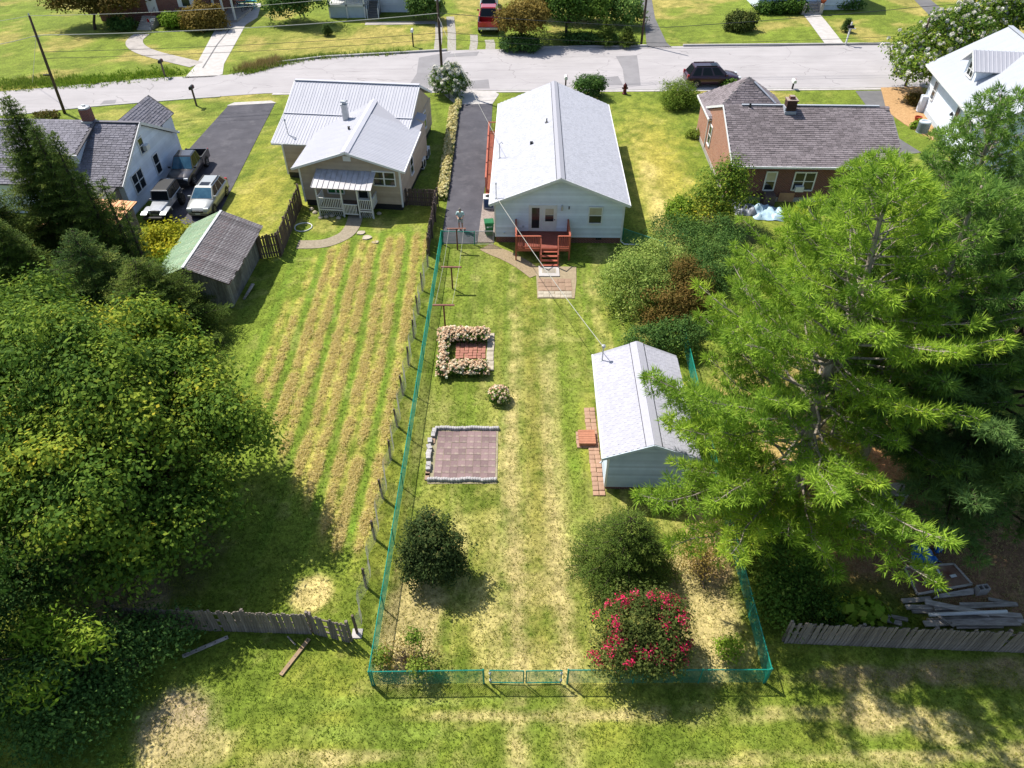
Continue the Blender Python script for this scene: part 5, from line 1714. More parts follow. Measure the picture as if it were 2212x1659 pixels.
FL = (-5.2,12.13,0)
gate_xs = [G(*z8(1130,962)).x, G(*z8(1440,970)).x, G(*z8(1762,960)).x]
gy_ = 12.2
chain_fence('long_green_fence', 'long green chain-link fence on the left side of the back yard', [(FL, (-4.9,43.5,0))], 1.04, M['green_vinyl'], M['green_wire'])
chain_fence('rear_green_fence', 'green chain-link fence section between the left corner and the double gate', [((-5.12,12.14,0), (gate_xs[0]-.12,gy_,0))], 1.04, M['green_vinyl'], M['green_wire'], sp=3.5)
chain_fence('rear_green_fence', 'green chain-link fence section behind the crimson-flowered tree', [((gate_xs[2]+.12,gy_,0), (9.38,12.22,0))], 1.04, M['green_vinyl'], M['green_wire'], sp=2.6)
chain_fence('right_green_fence', 'green chain-link fence along the pine trees on the right side of the yard', [((9.45,12.24,0), (9.55,20.2,0)), ((9.55,20.2,0), (10.3,41.9,0))], 1.04, M['green_vinyl'], M['green_wire'])
chain_fence('side_green_fence', 'short green chain-link fence from the white house to the large bushes', [((7.75,43.85,0), (10.2,42.1,0))], 1.04, M['green_vinyl'], M['green_wire'])
chain_fence('drive_green_fence', 'short green chain-link fence across the end of the driveway', [((-4.82,43.5,0), (-2.6,43.4,0))], 1.04, M['green_vinyl'], M['green_wire'], sp=3)
def gate(name, label, a, b, h, pm, wm, z0=.08):
    a, b = Vector(a), Vector(b)
    T = thing(name, label, 'gate', a)
    b = b-a
    mb = MB().tube([(0,0,z0),(0,0,h)], .022, 6).tube([(b.x,b.y,z0),(b.x,b.y,h)], .022, 6).tube([(0,0,h),(b.x,b.y,h)], .022, 6).tube([(0,0,z0),(b.x,b.y,z0)], .022, 6)
    mb.build('frame', pm, T)
    w_ = MB()
    link_mesh(w_, (0,0,0), b, z0, h, .085, .011)
    w_.build('chain_link_mesh', wm, T, kind='stuff')
    MB().tube([(0,0,-.05),(0,0,.12)], .012, 5).box(-.04,.04,-.04,.04,h-.3,h-.2).box(-.04,.04,-.04,.04,.2,.3).build('hinge', M['galv'], T)
    return T
gate('double_gate_leaf', 'left leaf of the green double gate in the rear fence', (gate_xs[0]+.12,gy_,0), (gate_xs[1]-.05,gy_-.02,0), 1.02, M['green_vinyl'], M['green_wire'])
gate('double_gate_leaf', 'right leaf of the green double gate in the rear fence, by the crimson tree', (gate_xs[2]-.12,gy_,0), (gate_xs[1]+.05,gy_-.02,0), 1.02, M['green_vinyl'], M['green_wire'])
gate('walk_gate', 'grey wire walk gate between the driveway fence and the white house', (-2.48,43.38,0), (-1.3,43.4,0), 1.1, M['galv'], M['grey_wire'])
# sagging grey wire fence on dark wooden posts
wp = [(772,1368),(791,1268),(809.4,1163.9),(826.8,1075.4),(843.2,990.7),(858,920.4),(870.6,851.3),(882.3,787.5),(894,729),(903,677),(912.2,627.4),(924,575.3)]
wf = thing('wire_fence', 'sagging grey wire fence on dark wooden posts along the left neighbour lawn', 'fence', G(*wp[0]))
w0 = G(*wp[0])
ww = MB()
pp = [G(*p)-w0 for p in wp]
for i, p in enumerate(pp):
    hh = 1.3
    lean = Vector((random.gauss(0,.04), random.gauss(0,.03), 0))
    MB().bar((p.x,p.y,-.1), (p.x+lean.x,p.y+lean.y,hh), .085, .085, (0,1,0)).build('post', M['dark_wood'], wf)
    if i:
        q = pp[i-1]
        for k in range(6):
            a, b = q.lerp(p, k/6), q.lerp(p, (k+1)/6)
            sgA, sgB = .16*math.sin(math.pi*k/6), .16*math.sin(math.pi*(k+1)/6)
            a, b = a+Vector((.14*math.sin(k*1.3),0,0)), b+Vector((.14*math.sin((k+1)*1.3),0,0))
            link_mesh(ww, a, b, .02, 1.12-sgA, .07, .0075)
ww.build('wire_mesh', M['grey_wire'], wf, kind='stuff')
MB().box(-.2,.2,-.2,.2,-.03,.04).build('footing', M['pale_concrete'], wf).location = (-.0,-.02,0)

# ------------------------------------------------------------------ board fences
def board_fence(name, label, a, b, h, pitch, m, cat='fence', jit=.04, gaps=(), rail_side=1, posts=2.4, tilt=.02, hj=.05):
    a, b = Vector(a), Vector(b)
    T = thing(name, label, cat, a)
    d = b-a
    L = d.length
    ang = math.atan2(d.y, d.x)
    R = Matrix.Rotation(ang, 4, 'Z')
    protos = []
    for k in range(4):
        hh = h + random.uniform(-hj, hj)
        w = pitch*random.uniform(.86, .97)
        mb = MB()
        mb.add([(-w/2,-.012,0),(w/2,-.012,0),(w/2,.012,0),(-w/2,.012,0),(-w/2,-.012,hh-.03),(w/2,-.012,hh),(w/2,.012,hh),(-w/2,.012,hh-.03)],
               [(3,2,1,0),(4,5,6,7),(0,1,5,4),(1,2,6,5),(2,3,7,6),(3,0,4,7)])
        protos.append(mb.mesh('board', m))
    n = int(L/pitch)
    for i in range(n):
        s = (i+.5)/n
        if any(g0 < s < g1 for g0, g1 in gaps):
            continue
        M4 = Matrix.Translation(d*s + Vector((0, 0, random.uniform(-.02, jit*.6)))) @ R @ Matrix.Rotation(random.gauss(0, tilt), 4, 'Y') @ Matrix.Rotation(random.gauss(0, .015), 4, 'X')
        link('board', protos[random.randrange(4)], T, M4)
    nrm = Vector((-d.y, d.x, 0)).normalized()*rail_side
    for z in (.3, h*.5, h-.25):
        MB().bar(nrm*.04+Z*z, d+nrm*.04+Z*z, .045, .09).build('rail', m, T)
    k = max(1, round(L/posts))
    for i in range(k+1):
        p = d*(i/k)+nrm*.11
        MB().box(p.x-.05,p.x+.05,p.y-.05,p.y+.05,-.1,h-.02).build('post', m, T)
    return T
gB = lambda f, x, y: G(*f(x, y))
board_fence('board_fence', 'weathered grey board fence behind the big left tree, partly under ivy', gB(zg,720,545), gB(zg,1802,582), 1.5, .105, M['old_wood'], gaps=((.515,.53),), tilt=.015, hj=.03)
board_fence('broken_fence', 'short broken end panel of the grey board fence with missing slats', gB(zg,1815,582), gB(zg,2022,632), 1.45, .11, M['old_wood'], gaps=((.36,.43),(.66,.74)), tilt=.035, hj=.07)
board_fence('dark_board_fence', 'dark uneven board fence in front of the lumber pile at the right edge', gB(zf,85,1040), gB(zf,1290,1085)+Vector((1.5,-.1,0)), 1.45, .125, M['old_wood'], tilt=.03, hj=.09)
board_fence('gate_fence', 'dark wooden gate panel joining the old shed to the side fence', gB(z5,1225,945), gB(z5,1415,915), 1.75, .15, M['dark_wood'], cat='gate')
board_fence('side_fence', 'dark wooden privacy fence running from the gate panel to the tan house', (-15.75,41.9,0), (-15.95,49.3,0), 1.7, .15, M['dark_wood'])
board_fence('gate_fence', 'dark wooden gate panel between the tan house and the driveway hedge', (-8.0,49.2,0), (-5.75,49.0,0), 1.35, .15, M['dark_wood'], cat='gate', rail_side=-1)
board_fence('privacy_fence', 'dark wooden privacy fence separating the tan house lawn from the driveway', (-5.7,49.0,0), (-5.75,42.0,0), 1.55, .15, M['dark_wood'], hj=.1, tilt=.03)

# ------------------------------------------------------------------ clothes posts, lines
tposts = [(-3.77,42.81),(-3.82,38.05),(-4.01,33.98)]
labs = ('rusty steel T-shaped clothes post beside the person on the driveway', 'rusty steel T-shaped clothes post, middle of the three on the lawn', 'rusty steel T-shaped clothes post behind the hydrangea hedge')
for (x, y), lab in zip(tposts, labs):
    T = thing('clothes_post', lab, 'clothes post', (x,y,0), random.gauss(0,.04), 'T-shaped clothes posts')
    MB().tube([(0,0,-.1),(0,0,1.58)], .05, 8).build('post', M['rust_steel'], T)
    MB().bar((-.64,0,1.62),(.64,0,1.62),.13,.06).bar((-.64,0,1.58),(.64,0,1.58),.03,.05).build('crossbar', M['rust_steel'], T)
def wire(name, label, pts, r, m, sag=0., n=14, cat='cable', group=None):
    mb = MB()
    for a, b in zip(pts, pts[1:]):
        a, b = Vector(a), Vector(b)
        mb.tube([a.lerp(b, k/n) - Z*sag*4*(k/n)*(1-k/n) for k in range(n+1)], r, 4)
    o = mb.build(name, m, None, label=label, cat=cat, group=group)
    return o
for s, side in ((-.5,'left'),(.5,'right')):
    wire('clothes_line', 'clothes line strung along the %s ends of the T-shaped posts' % side, [(x+s,y,1.66) for x, y in tposts], .008, M['pale_cable'], .05)

# ------------------------------------------------------------------ poles and overhead wires
poleA, poleB, poleC, poleD = G(140,245), Vector((-7.0,73.6,0)), G(1385,97), G(1955,187)
def pole(name, label, p, h, lean=(0,0), r=.14, extra=True):
    T = thing(name, label, 'utility pole', p)
    MB().tube([(0,0,-.2),(lean[0]*.5,lean[1]*.5,h*.5),(lean[0],lean[1],h)], [r,r*.9,r*.7], 8).build('shaft', M['pole_wood'], T, True)
    if extra:
        MB().bar((lean[0]*.8-.25,lean[1]*.8,h*.8),(lean[0]*.8+.25,lean[1]*.8,h*.8),.08,.08).lathe([(.05,0),(.07,.1),(.03,.2)], (lean[0],lean[1],h), 6).build('insulator', M['galv'], T)
    return T
hA = HY(63,34,poleA.y).z
pole('utility_pole', 'leaning wooden utility pole by the road behind the grey-roofed house', poleA, hA, (HY(63,34,poleA.y).x-poleA.x, 0))
MB().box(-.5,.1,-.05,.05,-.06,.06).build('cable_box', M['black'], [o for o in COL.objects if o.name == 'utility_pole'][0]).location = (.1,-.12,hA*.42)
pole('utility_pole', 'wooden utility pole rising behind the white-flowering bush beside the driveway', poleB, 10.2)
pole('utility_pole', 'plain wooden pole across the street beside the dark driveway', poleC, 8.5)
pole('utility_pole', 'short dark wooden pole under the white-blossomed tree at the right', poleD, 6.5, extra=False)
pE = Vector((62,80,9))
hB = HY(960,28,73.6).z
wire('power_line', 'thick pale overhead cable between the left leaning pole and the flowering-bush pole', [HY(80,76,poleA.y), (poleB.x,73.5,hB)], .035, M['pale_cable'], .35)
wire('power_line', 'pale overhead wire from the tip of the left leaning pole', [HY(63,34,poleA.y), HY(960,-32,73.6)], .022, M['pale_cable'], .55)
wire('power_line', 'overhead cable sagging right from the flowering-bush pole across the street', [(poleB.x,73.6,hB), HY(1440,59,78), HY(1998,14,80), HY(2260,-14,81)], .028, M['dark_metal'], .12)
wire('power_line', 'pale overhead cable leaving the left edge from the leaning pole', [HY(80,76,poleA.y), HY(-40,101,poleA.y+1)], .03, M['pale_cable'], .1)
wire('power_line', 'upper wire leaving the left edge from the tip of the leaning pole', [HY(63,34,poleA.y), HY(-40,50,poleA.y+1)], .022, M['pale_cable'], .05)
wire('telephone_line', 'lower dark telephone cable along the street in front of the far lawns', [HY(92,112,poleA.y), HY(962,70,73.6), HY(1500,93,78), HY(2260,58,80)], .02, M['cable'], .25)
wire('telephone_line', 'lowest dark telephone cable along the street', [HY(95,126,poleA.y), HY(962,84,73.6), HY(1500,104,78), HY(2260,70,80)], .018, M['cable'], .25)
wire('guy_wire', 'slanting guy wire from the left leaning pole to the verge', [HY(78,74,poleA.y), G(70,182)], .02, M['pale_cable'], 0)
wire('service_drop', 'twisted white service cable from the white house mast to the garage mast', [MAST_H, MAST_G], .018, M['pale_cable'], .25, 24)
wire('service_drop', 'service cable from the flowering-bush pole to the mast on the white house', [(poleB.x,73.5,hB-.3), MAST_T], .014, M['pale_cable'], .4, 20)
# ------------------------------------------------------------------ vegetation
def rdir(n, zmin=-.6):
    d = rng.normal(size=(n*3, 3))
    d = unit(d)
    d = d[d[:, 2] > zmin][:n]
    return d

def ragged(lobes, k=5, f=.42, out=.85):
    res = list(lobes)
    for l in lobes:
        for d in rdir(k, -.35):
            c = np.array(l[:3])+d*np.array(l[3:6])*out
            g = f*rng.uniform(.7, 1.25)
            res.append(tuple(c)+tuple(np.array(l[3:6])*g)+(.9,))
    return res

def crown(lobes, n, per=14, cr=.32, shell=.55, lump=.2, zmin=-.55, tv=1.0):
    Ps, Ns, Ts, Cs = [], [], [], []
    vols = np.array([(l[3]*l[4]*l[5])**(2/3)*(l[6] if len(l) > 6 else 1) for l in lobes])
    vols = vols/vols.sum()
    for l, w in zip(lobes, vols):
        m = max(4, int(n*w/per))
        d = rdir(m, zmin)
        m = len(d)
        r = 1-(1-shell)*rng.random(m)**1.35
        ph = rng.random(3)*6
        lumpf = 1+lump*np.sin(d[:, 0]*4.3+ph[0])*np.sin(d[:, 1]*4.7+ph[1])+lump*.7*np.sin(d[:, 2]*6+d[:, 0]*7+ph[2])
        c = np.array(l[:3])+d*r[:, None]*lumpf[:, None]*np.array(l[3:6])
        ct = rng.normal(.5+rng.normal(0, .11)*tv, .13, m)
        k = per
        P = np.repeat(c, k, 0)+rng.normal(size=(m*k, 3))*cr*np.array([1, 1, .65])
        N = unit(P-np.repeat(c, k, 0)+np.array([0, 0, .25*cr]))*.75+np.repeat(d, k, 0)*.3+np.array([-.1, .08, .45])+rng.normal(size=(m*k, 3))*.36
        T_ = np.repeat(ct, k)+rng.normal(0, .085, m*k)
        Ps.append(P); Ns.append(N); Ts.append(T_); Cs.append(c)
    return np.concatenate(Ps), np.concatenate(Ns), np.concatenate(Ts), np.concatenate(Cs)

def limbs(mb, base, fork, tips, r0, wig=.3):
    base, fork = Vector(base), Vector(fork)
    mid = base.lerp(fork, .5)+Vector((random.gauss(0, .1), random.gauss(0, .1), 0))
    mb.tube([base-Z*.2, mid, fork], [r0, r0*.85, r0*.7], 8)
    for t_ in tips:
        t_ = Vector(t_)
        L = (t_-fork).length
        a = fork.lerp(t_, .35)+Vector((random.gauss(0, 1), random.gauss(0, 1), random.gauss(.4, .6)))*L*.10*wig*3
        b = fork.lerp(t_, .7)+Vector((random.gauss(0, 1), random.gauss(0, 1), random.gauss(.3, .6)))*L*.06*wig*3
        mb.tube([fork, a, b, t_], [r0*.42, r0*.3, r0*.17, r0*.06], 5)

def plant(name, label, cat, base, lobes, n, size, m, per=14, cr=.32, shell=.5, bark=None, r0=.12, fork=.45, nl=12, lump=.2, asp=.55, group=None, szj=.3, zmin=-.55, part='crown', rag=0, rf=.42):
    if rag:
        lobes = ragged(lobes, rag, rf)
    base = Vector(base)
    T = thing(name, label, cat, base, 0, group)
    b = np.array(base)
    lb = [tuple(np.array(l[:3])-b)+tuple(l[3:]) for l in lobes]
    P, N, Tn, Cs = crown(lb, n, per, cr, shell, lump, zmin)
    keep = P[:, 2] > .03
    P, N, Tn = P[keep], N[keep], Tn[keep]
    S = size*np.clip(rng.normal(1, szj, len(P)), .4, 1.8)
    face_mesh(part, leaf_quads(P, N, S, asp), m, Tn, T)
    if nl:
        mb = MB()
        c0 = Vector(np.mean([l[:3] for l in lb], axis=0))
        fk = Vector((c0.x*.4, c0.y*.4, max(.15, c0.z*fork)))
        tips = [Cs[i] for i in rng.choice(len(Cs), min(nl, len(Cs)), replace=False)]
        tips = [Vector(t_)*.93+c0*.07 for t_ in tips]
        limbs(mb, (0, 0, 0), fk, tips, r0)
        mb.build('trunk', bark or M['dark_bark'], T, True)
    return T, P, Cs

def pine(label, base, h, env, m, n_wh=22, lean=(0, 0), r0=.3, tuft_n=38, nw=.044, dens=1.0, zlow=2.2, bark=None, dirf=None, name='pine_tree', tl=.23, cat='pine tree', boughs=(), seed=1):
    global rng
    random.seed(seed)
    rng = np.random.default_rng(seed)
    base = Vector(base)
    T = thing(name, label, cat, base)
    mb = MB()
    def axis(z):
        f = z/h
        return np.array([lean[0]*f+.12*math.sin(z*.7), lean[1]*f+.12*math.cos(z*.9), z])
    zs = np.linspace(-.2, h, 14)
    mb.tube([axis(z) for z in zs], [r0*(1-.9*max(z, 0)/h)+.015 for z in zs], 8)
    TP, TD, TT, TR = [], [], [], []
    spec = []
    for w in range(n_wh):
        z = zlow+(h-zlow)*(w+random.random()*.6)/n_wh
        nb = random.choice((4, 5, 5, 6))
        a0 = random.random()*6.28
        for k in range(nb):
            az = a0+k*6.28/nb+random.gauss(0, .25)
            L = env(z/h)*random.uniform(.7, 1.08)*(dirf(az, z/h) if dirf else 1)
            if L > .25:
                spec.append((z, az, L))
    for one in (0,):
        for z, az, L in spec+list(boughs):
            o = axis(z)
            d = np.array([math.cos(az), math.sin(az), 0])
            up = random.uniform(.12, .34)+.45*(z/h)**3-.30*max(0, 1-z/h/.28)
            pts = []
            ns_ = 7
            for i in range(ns_+1):
                s = i/ns_
                pts.append(o+d*L*s+np.array([0, 0, L*(up*s+.16*s*s-.18*math.sin(s*3.14)*.3)])+np.array([random.gauss(0, .035), random.gauss(0, .035), random.gauss(0, .03)])*L*.35)
            rb = min(.075, .018+.010*L)
            mb.tube(pts, [rb*(1-.85*i/ns_) for i in range(ns_+1)], 5)
            bt = min(.68, max(.3, random.gauss(.48, .09)))
            nt = int(L*3.6*dens)+2
            sd = np.array([-d[1], d[0], 0])
            for j in range(nt):
                s = .32+.68*(j+random.random())/nt
                i = min(int(s*ns_), ns_-1)
                f = s*ns_-i
                p = np.array(pts[i])*(1-f)+np.array(pts[i+1])*f
                side = 1 if j % 2 else -1
                tw = (.25+L*.30*(1-s))*random.uniform(.6, 1.2)
                dd = unit(d*.75+sd*side*random.uniform(.3, 1.2)+np.array([0, 0, random.uniform(-.1, .7)]))
                mb.tube([p, p+dd*tw*.5+np.array([0, 0, .03]), p+dd*tw], [.014, .010, .005], 3)
                npf = max(1, round(tw/.34))
                for q in range(npf):
                    TP.append(p+dd*tw*(q+1)/npf); TD.append(dd+np.array([0, 0, .5])); TT.append(bt+random.gauss(0, .07)); TR.append(random.uniform(.75, 1.2))
            TP.append(pts[-1]); TD.append(d+np.array([0, 0, .6])); TT.append(bt+.08); TR.append(1.1)
    # crown top: upright candles
    for q in range(14):
        TP.append(axis(h*(.93+.005*q))+rng.normal(size=3)*.12); TD.append(np.array([0, 0, 1.])); TT.append(.5); TR.append(.8)
    mb.build('trunk', bark or M['bark'], T, True)
    TP, TD, TT, TR = np.array(TP), unit(np.array(TD)), np.array(TT), np.array(TR)
    k = tuft_n
    O = unit(rng.normal(size=(len(TP)*k, 3))+np.repeat(TD, k, 0)*.75)      # outward from each puff
    R = np.repeat(TR, k)
    P = np.repeat(TP, k, 0)+O*(R*rng.uniform(.02, .20, len(R)))[:, None]*np.array([1, 1, .8])
    D = O*.9+np.repeat(TD, k, 0)*.35+rng.normal(size=O.shape)*.25
    N = O*.8+np.array([-.12, .1, .55])+rng.normal(size=O.shape)*.30
    L = tl*R*np.clip(rng.normal(1, .2, len(P)), .5, 1.5)
    face_mesh('crown', blade_tris(P, D, L, np.full(len(P), nw), nrm=N), m, np.repeat(TT, k)+rng.normal(0, .06, len(P)), T)
    return T

def spruce(label, base, h, rad, m, nb=90, droop=.28, name='spruce_tree', cat='spruce tree', step=.16, bl=.11, bw=.035, zlow=.3, power=.85, bark=None, rnd=.16, kk=5):
    base = Vector(base)
    T = thing(name, label, cat, base)
    mb = MB()
    mb.tube([(0, 0, -.2), (0, 0, h*.5), (0, 0, h)], [.06+.02*h, .03+.012*h, .01], 7)
    BP, BD, BT = [], [], []
    for i in range(nb):
        f = (i+random.random())/nb
        z = zlow+(h-zlow)*f
        L = rad*(1-f)**power*random.uniform(.75, 1.12)+.12
        az = i*2.399+random.gauss(0, .2)
        d = np.array([math.cos(az), math.sin(az), 0])
        sd = np.array([-d[1], d[0], 0])
        tip = np.array([0, 0, z])+d*L+np.array([0, 0, -droop*L+.10*L])
        def bp(s):
            return np.array([0, 0, z])+d*L*s+np.array([0, 0, -droop*L*math.sin(s*1.9)*.8+.12*L*s*s])
        mb.tube([bp(0), bp(.5), bp(1)], [.012+.01*L, .01+.005*L, .004], 4)
        bt = random.gauss(.5, rnd)
        n1 = max(3, int(L/step))
        for j in range(n1+1):
            s = .10+.88*j/n1
            p = bp(s)
            for side in (-1, 1):
                tl_ = L*(.10+.42*(1-s))*random.uniform(.6, 1.15)+.14
                dd = unit(d*.8+sd*side*random.uniform(.6, 1.1)+np.array([0, 0, random.uniform(-.25, .15)]))
                n2 = max(1, int(tl_/.11))
                for q in range(n2):
                    BP.append(p+dd*tl_*(q+.5)/n2); BD.append(dd); BT.append(bt+.12*(q/n2-.4))
    mb.build('trunk', bark or M['dark_bark'], T, True)
    BP, BD, BT = np.array(BP), np.array(BD), np.array(BT)
    k = kk
    P = np.repeat(BP, k, 0)+rng.normal(size=(len(BP)*k, 3))*.035
    D = np.repeat(BD, k, 0)*.8+unit(rng.normal(size=P.shape))*.8
    L = bl*np.clip(rng.normal(1.15, .25, len(P)), .5, 1.8)
    face_mesh('crown', blade_tris(P, D, L, np.full(len(P), bw), True), m, np.repeat(BT, k)+rng.normal(0, .09, len(P)), T)
    return T

lf = leafmat
Lm = dict(
 decid=lf('yellowing_leaf', [(0,(0.037,0.078,0.014)),(.35,(0.087,0.163,0.022)),(.62,(0.183,0.263,0.030)),(.85,(0.350,0.397,0.043)),(1,(0.525,0.440,0.041))], .3),
 dark=lf('dark_ivy_leaf', [(0,(0.025,0.062,0.017)),(.5,(0.062,0.131,0.030)),(.85,(0.138,0.235,0.048)),(1,(0.276,0.386,0.083))]),
 spruce=lf('spruce_needle', [(0.000,(0.023,0.053,0.015)),(0.500,(0.066,0.121,0.028)),(0.850,(0.159,0.215,0.045)),(1.000,(0.240,0.278,0.057))], .25),
 spruce2=lf('warm_spruce_needle', [(0.000,(0.033,0.060,0.013)),(0.500,(0.093,0.146,0.024)),(0.850,(0.205,0.251,0.046)),(1.000,(0.291,0.305,0.060))], .25),
 pineY=lf('yellow_pine_needle', [(0.000,(0.064,0.140,0.023)),(0.350,(0.171,0.293,0.036)),(0.650,(0.314,0.455,0.048)),(0.880,(0.471,0.527,0.060)),(1.000,(0.655,0.498,0.060))], .35),
 pineG=lf('green_pine_needle', [(0.000,(0.046,0.120,0.032)),(0.400,(0.133,0.247,0.049)),(0.750,(0.269,0.406,0.065)),(1.000,(0.441,0.540,0.075))], .35),
 pineB=lf('blue_pine_needle', [(0.000,(0.035,0.086,0.029)),(0.400,(0.094,0.173,0.052)),(0.750,(0.174,0.274,0.068)),(1.000,(0.332,0.408,0.074))], .35),
 bright=lf('bright_leaf', [(0,(.06,.12,.012)),(.5,(.16,.27,.022)),(1,(.34,.40,.05))]),
 yellow=lf('yellow_leaf', [(0,(.10,.15,.012)),(.4,(.28,.30,.02)),(1,(.55,.48,.03))]),
 rhodo=lf('pale_bush_leaf', [(0.000,(0.054,0.096,0.019)),(0.400,(0.168,0.252,0.048)),(0.750,(0.336,0.420,0.096)),(1.000,(0.480,0.504,0.156))]),
 rust=lf('rust_leaf', [(0,(.035,.045,.010)),(.4,(.09,.085,.018)),(.8,(.20,.13,.035)),(1,(.28,.17,.05))]),
 myrtle=lf('myrtle_leaf', [(0,(0.030,0.048,0.012)),(.5,(0.084,0.114,0.026)),(.85,(0.168,0.174,0.042)),(1,(0.276,0.192,0.072))]),
 wine=lf('dark_wine_leaf', [(0,(0.019,0.035,0.012)),(.5,(0.054,0.086,0.024)),(.85,(0.126,0.146,0.042)),(1,(0.252,0.166,0.068))]),
 brown=lf('browning_leaf', [(0,(.05,.04,.012)),(.4,(.15,.115,.025)),(.75,(.27,.19,.04)),(1,(.36,.29,.09))]),
 mid=lf('green_leaf', [(0,(0.025,0.063,0.011)),(.5,(0.075,0.149,0.021)),(.85,(0.172,0.265,0.034)),(1,(0.287,0.345,0.057))]),
 crimson=lf('crimson_blossom', [(0,(0.368,0.014,0.050)),(.5,(0.667,0.027,0.107)),(1,(0.850,0.110,0.230))], .25),
 white_fl=lf('white_blossom', [(0,(.50,.48,.38)),(.5,(.66,.64,.54)),(1,(.78,.76,.70))], .25),
 hyd=lf('hydrangea_blossom', [(0.000,(0.567,0.365,0.230)),(0.400,(0.783,0.567,0.378)),(0.800,(0.850,0.743,0.540)),(1.000,(0.850,0.850,0.675))], .2, .8),
 cream=lf('cream_blossom', [(0.000,(0.460,0.414,0.138)),(0.500,(0.713,0.632,0.299)),(1.000,(0.850,0.805,0.517))], .2, .8),
 dry=lf('dry_grass', [(0,(.14,.10,.04)),(.5,(.30,.23,.09)),(1,(.46,.36,.16))], .2, .9),
 weed=lf('weed_leaf', [(0,(.06,.11,.015)),(.5,(.16,.24,.03)),(1,(.30,.34,.06))]),
 blade=lf('grass_blade', [(0,(.08,.135,.014)),(.35,(.16,.215,.026)),(.7,(.28,.27,.06)),(1,(.46,.38,.18))], .35, .9),
)

# --- big broadleaf trees, lower left
plant('broadleaf_tree', 'large yellowing broadleaf tree casting its shadow over the striped left lawn', 'tree', (-16.3,20.4,0),
      [(-13.2,20.9,4.6,2.3,2.2,1.8),(-17.6,21.4,7.2,2.7,2.7,2.3),(-16.0,17.2,5.2,2.3,2.1,2.0),(-12.9,17.9,3.3,1.7,1.6,1.4),(-15.0,23.6,5.0,1.9,1.8,1.6),(-14.3,15.8,3.0,1.8,1.4,1.3),(-15.2,19.6,6.3,1.7,1.6,1.4),(-11.6,21.6,4.3,1.3,1.1,.8),(-18.6,18.6,5.4,2.0,2.0,2.0)],
      80000, .09, Lm['decid'], 42, .34, .3, r0=.32, nl=50, lump=.38, asp=.62, rag=6, rf=.36)
plant('broadleaf_tree', 'yellow-green broadleaf tree at the left edge behind the larger shading tree', 'tree', (-21.8,22.6,0),
      [(-21.8,22.6,6.6,2.6,2.8,2.4),(-20.3,18.6,4.6,2.3,2.3,2.2),(-23.5,27.0,5.4,2.6,2.6,2.3),(-20.0,26.2,5.2,2.0,2.0,1.8),(-18.5,28.6,3.6,1.8,1.7,1.5)],
      56000, .09, Lm['decid'], 42, .34, .3, r0=.3, nl=40, lump=.38, asp=.62, rag=6, rf=.36)
plant('ivy_mass', 'dark ivy-covered shrubs smothering the left end of the grey board fence', 'shrub', (-14.0,12.8,0),
      [(-13.4,13.7,.9,1.4,1.0,.95),(-15.4,12.9,1.3,2.2,1.5,1.3),(-17.0,11.2,1.5,2.4,1.8,1.5),(-15.2,10.6,.9,1.8,1.5,1.0),(-19.5,13.5,2.0,2.5,2.5,2.0),(-18.6,16.0,2.4,2.5,2.0,2.0)],
      46000, .065, Lm['dark'], 30, .30, .5, nl=10, rag=3, rf=.35)
plant('sumac_tree', 'tall sapling with feathery yellow-green fronds among the dark ivy', 'tree', (-14.9,11.7,0),
      [(-15.0,12.4,2.9,.7,.6,.5),(-16.4,12.6,3.2,.7,.6,.5),(-16.0,11.0,2.6,.6,.5,.5)], 1800, .12, Lm['bright'], 16, .30, .4, nl=10, r0=.06, asp=.3)
plant('walnut_tree', 'dark green tree out at the far lower-left edge above the ivy', 'tree', (-19.5,12.0,0),
      [(-19.3,12.5,6.3,2.4,3.0,2.0),(-19.0,9.4,5.6,2.2,2.2,1.8)], 16000, .095, Lm['mid'], 16, .32, .5, nl=16, r0=.22)
# --- spruces, left
for lab, (u, v), Yb, r, nbr in (('tallest dark spruce at the left edge in front of the grey-roofed house', (10,208), 41.5, 3.3, 170),
                           ('dark spruce with a leaning tip just right of the tallest one', (66,266), 40.0, 1.7, 100),
                           ('dark spruce whose spire overlaps the dormer of the grey-roofed house', (109,286), 39.4, 1.6, 100),
                           ('shorter spruce whose tip overlaps the lower roof edge left of the orange shed', (171,372), 38.6, 1.5, 90),
                           ('slender spruce with its tip just above the orange metal roof', (215,384), 38.2, .9, 60),
                           ('low spruce whose tip stands right in front of the orange metal roof', (262,440), 37.6, .6, 40)):
    tip = HY(u, v, Yb)
    spruce(lab, (tip.x, Yb, 0), tip.z, r, Lm['spruce2'], int(nbr*1.15), .34, kk=4, bw=.056, bl=.14, power=.7)
spruce('broad spreading spruce with drooping boughs reaching toward the old shed', (-20.6,33.2,0), 5.2, 4.3, Lm['spruce2'], 130, .2, power=.7, kk=4, bw=.042)
spruce('spreading spruce between the broadleaf trees and the dark spruces', (-24.2,34.6,0), 6.2, 4.0, Lm['spruce'], 120, .25, power=.75, kk=4, bw=.042)
spruce('tall spruce standing at the very left edge beside the grey-roofed house', (-33.6,40.2,0), 9.5, 3.4, Lm['spruce2'], 140, .3, power=.75, kk=4, bw=.056, bl=.14)
spruce('bulky spruce filling the left edge below the tallest one', (-30.8,35.6,0), 8.0, 3.8, Lm['spruce'], 150, .3, power=.75, kk=4, bw=.056, bl=.14)
spruce('spruce behind the yellow-green broadleaf tree, left of the golden shrub', (-28.8,35.2,0), 6.6, 3.0, Lm['spruce2'], 130, .3, power=.75, kk=4, bw=.056, bl=.14)
